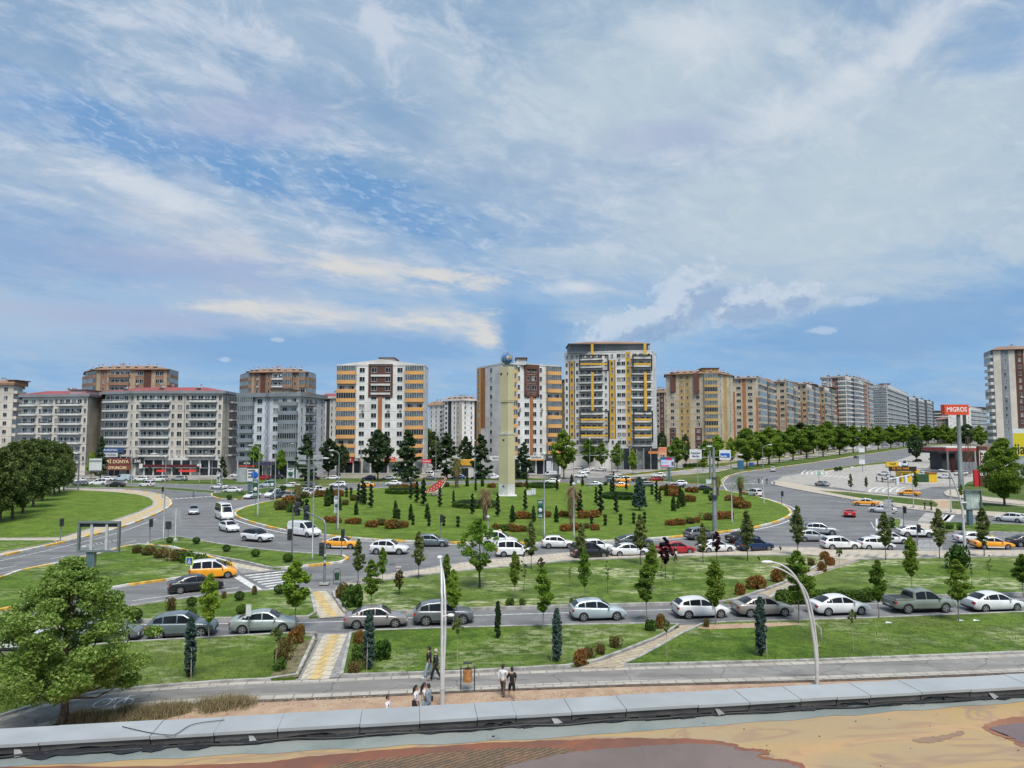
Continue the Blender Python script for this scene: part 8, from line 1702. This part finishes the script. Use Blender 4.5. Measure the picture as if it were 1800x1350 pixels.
for s_ in (-1, 1): mb = MB(); mb.tube([(s_ * .37, 0, 0), (s_ * .37, 0, 1.25)], .035, 6); mb.build('post', M_dk, t)
mb = MB(); mb.tube([(-.37, 0, 1.12), (.37, 0, 1.12)], .02, 5); mb.box(-.24, .24, -.14, .14, 1.40, 1.44); mb.tube([(0, .12, 1.1), (0, .12, 1.4)], .02, 5); mb.build('roof', M_dk, t)
# ---- monument
D0 = G(891, 871, .2); M_my = mat('monument_yellow', (.51, .455, .29), .85, var=.035, scale=.25, detail=9); M_mw = mat('monument_white', (.60, .60, .57), .85, var=.12, scale=.3)
t = empty('monument', D0, 0, 'tall pale yellow angular tower with a white foot and a globe on top', 'monument'); mz = lambda r: ZT(D0.y, r) - .2
def hexa(r0, x0, x1, r1, y0_, m, nm):                      # r = half width in px at this distance
    mb = MB(); u = px2m(D0, 1); w = (x1 - x0) * u / 2; c = ((x0 + x1) / 2 - 891) * u
    pl = [(c + w * a, w * b_ * 1.0) for a, b_ in ((-1, -.10), (.14, -1), (1, -.25), (1, .7), (0, 1.1), (-1, .7))]
    mb.prism(pl, mz(r1), mz(r0), 0, bottom=True); return mb.build(nm, m, t)
hexa(850, 876.5, 905, 871, 0, M_mw, 'foot'); hexa(764, 877, 905, 849.8, 0, M_my, 'lower_shaft'); hexa(761, 876, 906, 763.8, 0, M_mw, 'ledge'); hexa(707, 880, 903, 760.8, 0, M_my, 'middle_shaft'); hexa(704.5, 878, 904, 706.8, 0, M_my, 'ledge'); hexa(645, 878.5, 904.5, 704.3, 0, M_my, 'upper_shaft')
for x, r_ in ((-6, 853), (-6, 772), (4, 712), (-10, 656), (3, 656)):
    u = px2m(D0, 1); mb = MB(); W_ = {853: 14.2, 772: 14, 712: 11.5, 656: 13}[r_]; q = x / W_; y_ = -W_ * u * (.10 + (q + 1) / 1.14 * .9) if q < .14 else -W_ * u * (1 - (q - .14) / .86 * .75); mb.box(-.26, .26, -.03, .2, mz(r_ + 3), mz(r_)); mb.build('small_window', M_dk, t, (x * u, y_, 0), math.atan2(-.9, 1.14) if q < .14 else math.atan2(.75, .86))
mb = MB(); u = px2m(D0, 1); mb.box(-17 * u, 17 * u, -16 * u, 16 * u, -.05, .12); mb.build('plinth', M_mw, t)
gm = bpy.data.materials.new('globe_map'); gm.use_nodes = True; b = NB(gm.node_tree); pr = gm.node_tree.nodes['Principled BSDF']; b.put(pr.inputs['Base Color'], b.mix(b.ss(b.noise(b.n('ShaderNodeTexCoord').outputs['Object'], .75, 5, .55), .50, .55), (.02, .12, .30), (.26, .20, .09))); pr.inputs['Roughness'].default_value = .4
gl = empty('globe', D0 + Vector((0, 0, mz(632))), 0, 'blue and ochre globe inside thin rings on the top of the tower', 'globe'); mb = MB(); mb.ball((0, 0, 0), 9.4 * u, None, None, 24, 16); mb.build('sphere', gm, gl)
for k in range(2): mb = MB(); mb.tube([(math.cos(a * math.pi / 16) * 10.8 * u * (1 if k == 0 else .35), math.sin(a * math.pi / 16) * 0 + (math.cos(a * math.pi / 16) * 10.1 * u if k else 0), math.sin(a * math.pi / 16) * 12.6 * u) for a in range(33)], .07, 5, 0, False); mb.build('ring', M_galv, gl)
# ---- watermelon slice
p = G(768, 872, .2); u = px2m(p, 1); t = empty('watermelon_sculpture', p, 0, 'giant red watermelon slice sculpture on a rock', 'sculpture'); M_wr = mat('melon_red', (.50, .05, .05), .5, var=.12, scale=1); M_wg = mat('melon_green', (.03, .14, .03), .5); M_ww = mat('melon_white', (.60, .62, .52), .5)
def crescent(k0, k1, y0_, y1_, m, nm):
    mb = MB(); n = 18; A, B = [], []
    for i in range(n + 1):
        s = i / n; ch = Vector((-22 + 40 * s, 0, 6 + 27 * s)) * u; sag = Vector((.56, 0, -.83)) * (math.sin(math.pi * s) * 11.5 * u); A.append(ch + sag * k0); B.append(ch + sag * k1)
    for y in (y0_, y1_):
        vs = [(v.x, y, v.z) for v in A + B]; mb.add(vs, [(i, i + 1, n + 2 + i, n + 1 + i) if y == y1_ else (n + 1 + i, n + 2 + i, i + 1, i) for i in range(n)])
    vs = [(v.x, y0_, v.z) for v in B] + [(v.x, y1_, v.z) for v in B]; mb.add(vs, [(i, i + 1, n + 2 + i, n + 1 + i) for i in range(n)])
    mb.build(nm, m, t)
crescent(-.25, .78, -.35, .4, M_wr, 'flesh'); crescent(.78, .96, -.38, .42, M_ww, 'pith'); crescent(.96, 1.06, -.40, .44, M_wg, 'rind')
mb = MB()
for i in range(16): s = (i + 1) / 17; k = .15 + .35 * (i % 2); v = Vector((-22 + 40 * s, 0, 6 + 27 * s)) * u + Vector((.56, 0, -.83)) * (math.sin(math.pi * s) * 11.5 * u * k); mb.ball((v.x, -.38, v.z), .10, .04, .2, 6, 4)
tag(mb.build('seeds', M_ww, t), kind='stuff')
mb = MB(); mb.ball((-2 * u, .1, .35), 9 * u, 1.0, .9, 12, 8); mb.ball((5 * u, .2, .4), 5 * u, .9, 1.0, 10, 7); mb.build('rock', mat('rock_grey', (.20, .20, .15), .9, var=.3, scale=2, bump=.8), t)
# litter scraps and the paver stack
for i, (x, y, lb) in enumerate(((1562, 1095, 'left white litter scrap below the pickup truck'), (1688, 1091, 'middle white litter scrap below the staked round tree'), (1716, 1091, 'right white litter scrap on the near lawn'))):
    mb = MB(); q = G(x, y, .14); mb.add([(q.x - .28, q.y - .1, .15), (q.x + .2, q.y - .14, .17), (q.x + .3, q.y + .12, .15), (q.x - .1, q.y + .16, .20)], [(0, 1, 2, 3)]); tag(mb.build('litter_scrap', M_swhite), lb, 'litter', 'litter scraps')
t = empty('loose_pavers', G(546, 1118, .14), 0, 'few loose kerb stones lying at the corner of the paved path', 'kerb stones')
for k, (x, y, z) in enumerate(((0, 0, .0), (.15, .3, .0), (.1, .1, .13))): mb = MB(); mb.box(x - .35, x + .25, y - .1, y + .1, z, z + .12); mb.build('stone', M_kerb, t)
# ================================================================ PEOPLE
SK = mat('skin', (.42, .25, .17), .6, var=.05); HRD = mat('hair_dark', (.018, .014, .012), .6, var=0); HRG = mat('hair_grey', (.42, .41, .40), .6, var=0)
def cloth(c): return mat('cloth_%g_%g_%g' % c, c, .85, var=.12, scale=6)
def skin_obj(name, chains, root_i, mats, parent):
    """chains: list of [(point, radius), ...]; chains may share their first point with an earlier one by index"""
    vs, es, rs, idx = [], [], [], {}
    for ch in chains:
        prev = None
        for pt, r in ch:
            k = tuple(round(c, 4) for c in pt)
            if k not in idx: idx[k] = len(vs); vs.append(pt); rs.append(r)
            if prev is not None and prev != idx[k]: es.append((prev, idx[k]))
            prev = idx[k]
    me = bpy.data.meshes.new(name); me.from_pydata(vs, es, []); o = bpy.data.objects.new(name, me); COL.objects.link(o)
    md = o.modifiers.new('s', 'SKIN'); sv = me.skin_vertices[0].data
    for i, r in enumerate(rs): sv[i].radius = r if isinstance(r, tuple) else (r, r); sv[i].use_root = (i == 0)
    o.modifiers.new('u', 'SUBSURF').levels = 1
    m2 = evald(o); bpy.data.objects.remove(o)
    for p in m2.polygons: p.use_smooth = True
    m2.materials.clear(); m2.materials.append(mats); m2.name = name
    return link(name, m2, parent)
def person(px, py, H, face, label, top, legs, hair=HRD, long_hair=False, stride=.28, phase=1, sleeve='short', skirt=False, shorts=False, bag=None, z=0.0, phone=False, jacket=False, group=None, small=False):
    p = G(px, py, z); root = empty('person', p, face, label, 'person', group or 'people walking'); s = H / 1.75       # the figure walks towards +X of its own frame
    V = lambda x, y, zz: (x * s, y * s, zz * s)
    fl, bl = stride, -stride; sg = phase
    hip = V(0, 0, .93); L = {}
    chains_leg = []
    for side in (1, -1):
        f = fl if side * sg > 0 else bl; bend = .06 if f > 0 else .10
        hp = V(0, .09 * side, .90); kn = V(f * .52 + .05, .10 * side, .49); an = V(f - (.03 if f < 0 else 0), .10 * side, .09 if f > 0 else .13); toe = V(f + .15, .11 * side, .035 if f > 0 else .04)
        L[side] = (hp, kn, an, toe)
    body = [[(hip, (.10 * s, .08 * s)), (V(.0, 0, 1.10), (.105 * s, .08 * s)), (V(.01, 0, 1.28), (.125 * s, .09 * s)), (V(.01, 0, 1.42), (.10 * s, .075 * s)), (V(.01, 0, 1.50), .052 * s), (V(.02, 0, 1.565), .055 * s)]]
    arms = {}
    for side in (1, -1):
        sw = -stride * .6 if side * sg > 0 else stride * .6
        sh = V(.01, .19 * side, 1.40); el = V(.01 + sw * .4 - .02, .235 * side, 1.13); wr = V(.05 + sw * 1.0, .235 * side, .90); hd = V(.07 + sw * 1.12, .23 * side, .82)
        if phone and side == 1: el = V(.10, .24, 1.16); wr = V(.16, .16, 1.40); hd = V(.12, .12, 1.50)
        arms[side] = (sh, el, wr, hd)
        body.append([(V(.01, 0, 1.42), (.10 * s, .075 * s)), (sh, .055 * s), (el, .042 * s), (wr, .030 * s), (hd, (.038 * s, .022 * s))])
        hp, kn, an, toe = L[side]; body.append([(hip, (.10 * s, .08 * s)), (hp, .07 * s), (kn, .056 * s), (an, .040 * s), (toe, (.042 * s, .028 * s))])
    bo = skin_obj('body', body, 0, SK, root)
    # head with face and ears, fingers: added to the same mesh
    mb = MB(); mb.ball(V(.025, 0, 1.655), .098 * s, .078 * s, .118 * s, 14, 10); mb.ball(V(.05, 0, 1.60), .06 * s, .052 * s, .055 * s, 10, 7); mb.ball(V(.125, 0, 1.645), .020 * s, .014 * s, .026 * s, 6, 4)
    for sd_ in (1, -1): mb.ball(V(.02, .080 * sd_, 1.65), .018 * s, .010 * s, .03 * s, 6, 4)
    for side in (1, -1):
        hd = Vector(arms[side][3]); wr = Vector(arms[side][2]); d = (hd - wr).normalized(); lat = d.cross(Vector((0, 1, 0))).normalized()
        for k in range(4):
            b0 = hd + d * .01 * s + lat * (k - 1.5) * .018 * s; ln = (.062, .072, .068, .052)[k] * s; m1 = b0 + d * ln * .55 + Vector((0, -side * .010 * s, 0)); mb.tube([b0, m1, m1 + (d * .7 + Vector((0, -side * .7, 0))).normalized() * ln * .5], [.009 * s, .008 * s, .006 * s], 5)
        b0 = hd - d * .02 * s - lat * .028 * s; mb.tube([b0, b0 - lat * .03 * s + d * .03 * s, b0 - lat * .03 * s + d * .055 * s], [.011 * s, .009 * s, .007 * s], 5)
    me = bo.data; vs = [tuple(v.co) for v in me.vertices]; fs = [tuple(q.vertices) for q in me.polygons]; mm = MB(); mm.add(vs, fs, 0, True); o = len(mm.v); mm.v += mb.v; mm.f += [tuple(i + o for i in f) for f in mb.f]; mm.m += mb.m; mm.sm += [True] * len(mb.f)
    bo.data = mm.mesh('body', SK)
    mb = MB()
    for sd_ in (1, -1): mb.ball(V(.112, .030 * sd_, 1.672), .010 * s, .012 * s, .008 * s, 6, 4)
    mb.build('eyes', M_txt, root); mb = MB(); mb.box(*(c * s for c in (.108, .122, -.022, .022, 1.598, 1.606))); mb.build('mouth', cloth((.28, .09, .08)), root)
    # hair
    mb = MB(); mb.ball(V(.005, 0, 1.682), .108 * s, .090 * s, .108 * s, 12, 8); mb.ball(V(-.035, 0, 1.64), .075 * s, .082 * s, .10 * s, 10, 7)
    if long_hair: mb.tube([V(-.05, 0, 1.66), V(-.11, 0, 1.52), V(-.13, 0, 1.34), V(-.11, 0, 1.22)], [.085 * s, .085 * s, .07 * s, .03 * s], 8)
    mb.build('hair', hair, root)
    g = .022 * s; tc_ = cloth(top)
    tch = [[(V(0, 0, .84 if not jacket else .76), (.15 * s + g, .12 * s + g)), (V(0, 0, .95), (.142 * s + g, .112 * s + g)), (V(.0, 0, 1.10), (.138 * s + g, .105 * s + g)), (V(.01, 0, 1.28), (.158 * s + g, .112 * s + g)), (V(.01, 0, 1.42), (.122 * s + g, .092 * s + g)), (V(.01, 0, 1.475), .065 * s)]]
    for side in (1, -1):
        sh, el, wr, hd = arms[side]; tch.append([(V(.01, 0, 1.42), (.122 * s + g, .092 * s + g)), (sh, .06 * s + g), (el, .046 * s + g)] + ([(wr, .034 * s + g)] if sleeve == 'long' else []))
    skin_obj('jacket' if jacket else 'shirt', tch, 0, tc_, root)
    lc = cloth(legs)
    if skirt: mb = MB(); mb.tube([V(0, 0, 1.0), V(0, 0, .7), V(.02, 0, .28)], [.15 * s, .20 * s, .27 * s], 12); mb.build('skirt', lc, root)
    else:
        lch = [[(V(0, 0, 1.02), (.14 * s + g * .6, .11 * s + g * .6)), (hip, (.135 * s + g * .6, .11 * s + g * .6))]]
        for side in (1, -1):
            hp, kn, an, toe = L[side]; k2 = tuple(Vector(kn).lerp(Vector(an), .12)) if shorts else an
            lch.append([(hip, (.135 * s + g * .6, .11 * s + g * .6)), (hp, .09 * s + g), (kn, .062 * s + g)] + ([] if shorts else [(an, .05 * s + g)]))
        skin_obj('shorts' if shorts else 'trousers', lch, 0, lc, root)
    for side in (1, -1):
        hp, kn, an, toe = L[side]; mb = MB(); a = Vector(an); b_ = Vector(toe); mb.ball(((a.x * .45 + b_.x * .55), a.y, max(.045 * s, a.z - .055 * s)), .145 * s, .050 * s, .050 * s, 10, 6); mb.build('shoe', M_txt if legs[0] < .2 and not shorts else M_swhite, root)
    if bag:
        mb = MB(); mb.box(*(c * s for c in (-.12, .12, -.30, -.20, .82, 1.08))); mb.build('bag', cloth(bag), root)
    return root
rot = lambda d: R(d)
person(754, 1193, 1.80, rot(172), 'man in black T-shirt and pale jeans walking left, nearer the lawn', (.02, .02, .024), (.32, .42, .50), stride=.20)
person(766, 1197, 1.76, rot(178), 'grey-haired man in a dark suit walking left beside the lamp', (.025, .028, .04), (.018, .018, .022), HRG, stride=.26, sleeve='long', jacket=True)
person(884, 1224, 1.66, rot(70), 'person in a white top and brown trousers walking away', (.62, .62, .64), (.11, .07, .06), stride=.22, sleeve='long')
person(900, 1231, 1.70, rot(110), 'person in a black T-shirt and black shorts holding a phone to the ear', (.012, .012, .013), (.012, .012, .013), stride=.22, shorts=True, phone=True)
person(681, 1284, 1.62, rot(-10), 'dark-haired person in a white shirt behind the parapet, leftmost', (.62, .62, .64), (.05, .05, .06), stride=.15, sleeve='long')
person(731, 1266, 1.66, rot(-12), 'long-haired woman in a white T-shirt and grey skirt with a dark bag', (.60, .60, .62), (.10, .11, .13), long_hair=True, stride=.2, skirt=True, bag=(.02, .02, .02))
person(745, 1262, 1.68, rot(10), 'woman in a white blouse and jeans between two friends', (.58, .56, .54), (.25, .34, .44), long_hair=True, stride=.2)
person(753, 1264, 1.68, rot(160), 'person in a grey-blue denim jacket and jeans with a small black bag', (.20, .25, .31), (.28, .38, .46), stride=.2, sleeve='long', jacket=True, bag=(.02, .02, .02))
FAR = [(1187, 986, 1.7, 10, (.02, .02, .02), (.02, .02, .02), 'walker in black carrying a white bag on the promenade', (.6, .6, .6)), (1334, 851, 1.75, 90, (.05, .05, .06), (.06, .06, .07), 'dark-clothed pedestrian on the right boulevard crossing', None), (1348, 851, 1.72, 20, (.03, .03, .03), (.03, .03, .04), 'pedestrian in black stepping onto the long pavement tip', None), (1361, 853, 1.75, 90, (.5, .5, .5), (.06, .08, .12), 'pedestrian in a white shirt standing on the pavement tip', None),
  (1626, 896, 1.65, 180, (.03, .04, .05), (.03, .03, .04), 'left one of two dark figures at the right crossing', None), (1637, 897, 1.78, 10, (.015, .015, .018), (.015, .015, .018), 'right one of two dark figures at the right crossing', None), (340, 874, 1.7, 0, (.08, .12, .22), (.10, .14, .24), 'lone pedestrian in blue on the far left crossing', None),
  (1171, 843, 1.7, 0, (.35, .42, .5), (.2, .25, .32), 'pedestrian in pale blue beside the advertising screen post', None), (1181, 847, 1.7, 0, (.10, .16, .2), (.05, .06, .09), 'pedestrian in dark teal near the advertising screen', None), (1242, 849, 1.75, 180, (.55, .55, .55), (.02, .02, .02), 'man in white shirt and black trousers at the median tip', None), (1541, 847, 1.7, 0, (.02, .02, .02), (.02, .02, .02), 'person in black at the left end of the taxi stand', None),
  (1551, 848, 1.7, 0, (.04, .04, .05), (.03, .03, .03), 'person second from the left at the taxi stand', None), (1570, 847, 1.7, 180, (.02, .02, .03), (.02, .02, .02), 'person in black under the taxi stand boards', None), (1096, 842, 1.7, 90, (.10, .02, .02), (.02, .02, .03), 'dark figure by the far street mouth', None)]
for x, y, H, d, t_, l_, lb, bg_ in FAR: person(x, y, H, rot(d), lb, t_, l_, stride=.2, bag=bg_, z=.12 if y in (986, 853, 896, 897) else 0, group='pedestrians around the junction')
bpy.data.scenes.remove(BENCH)
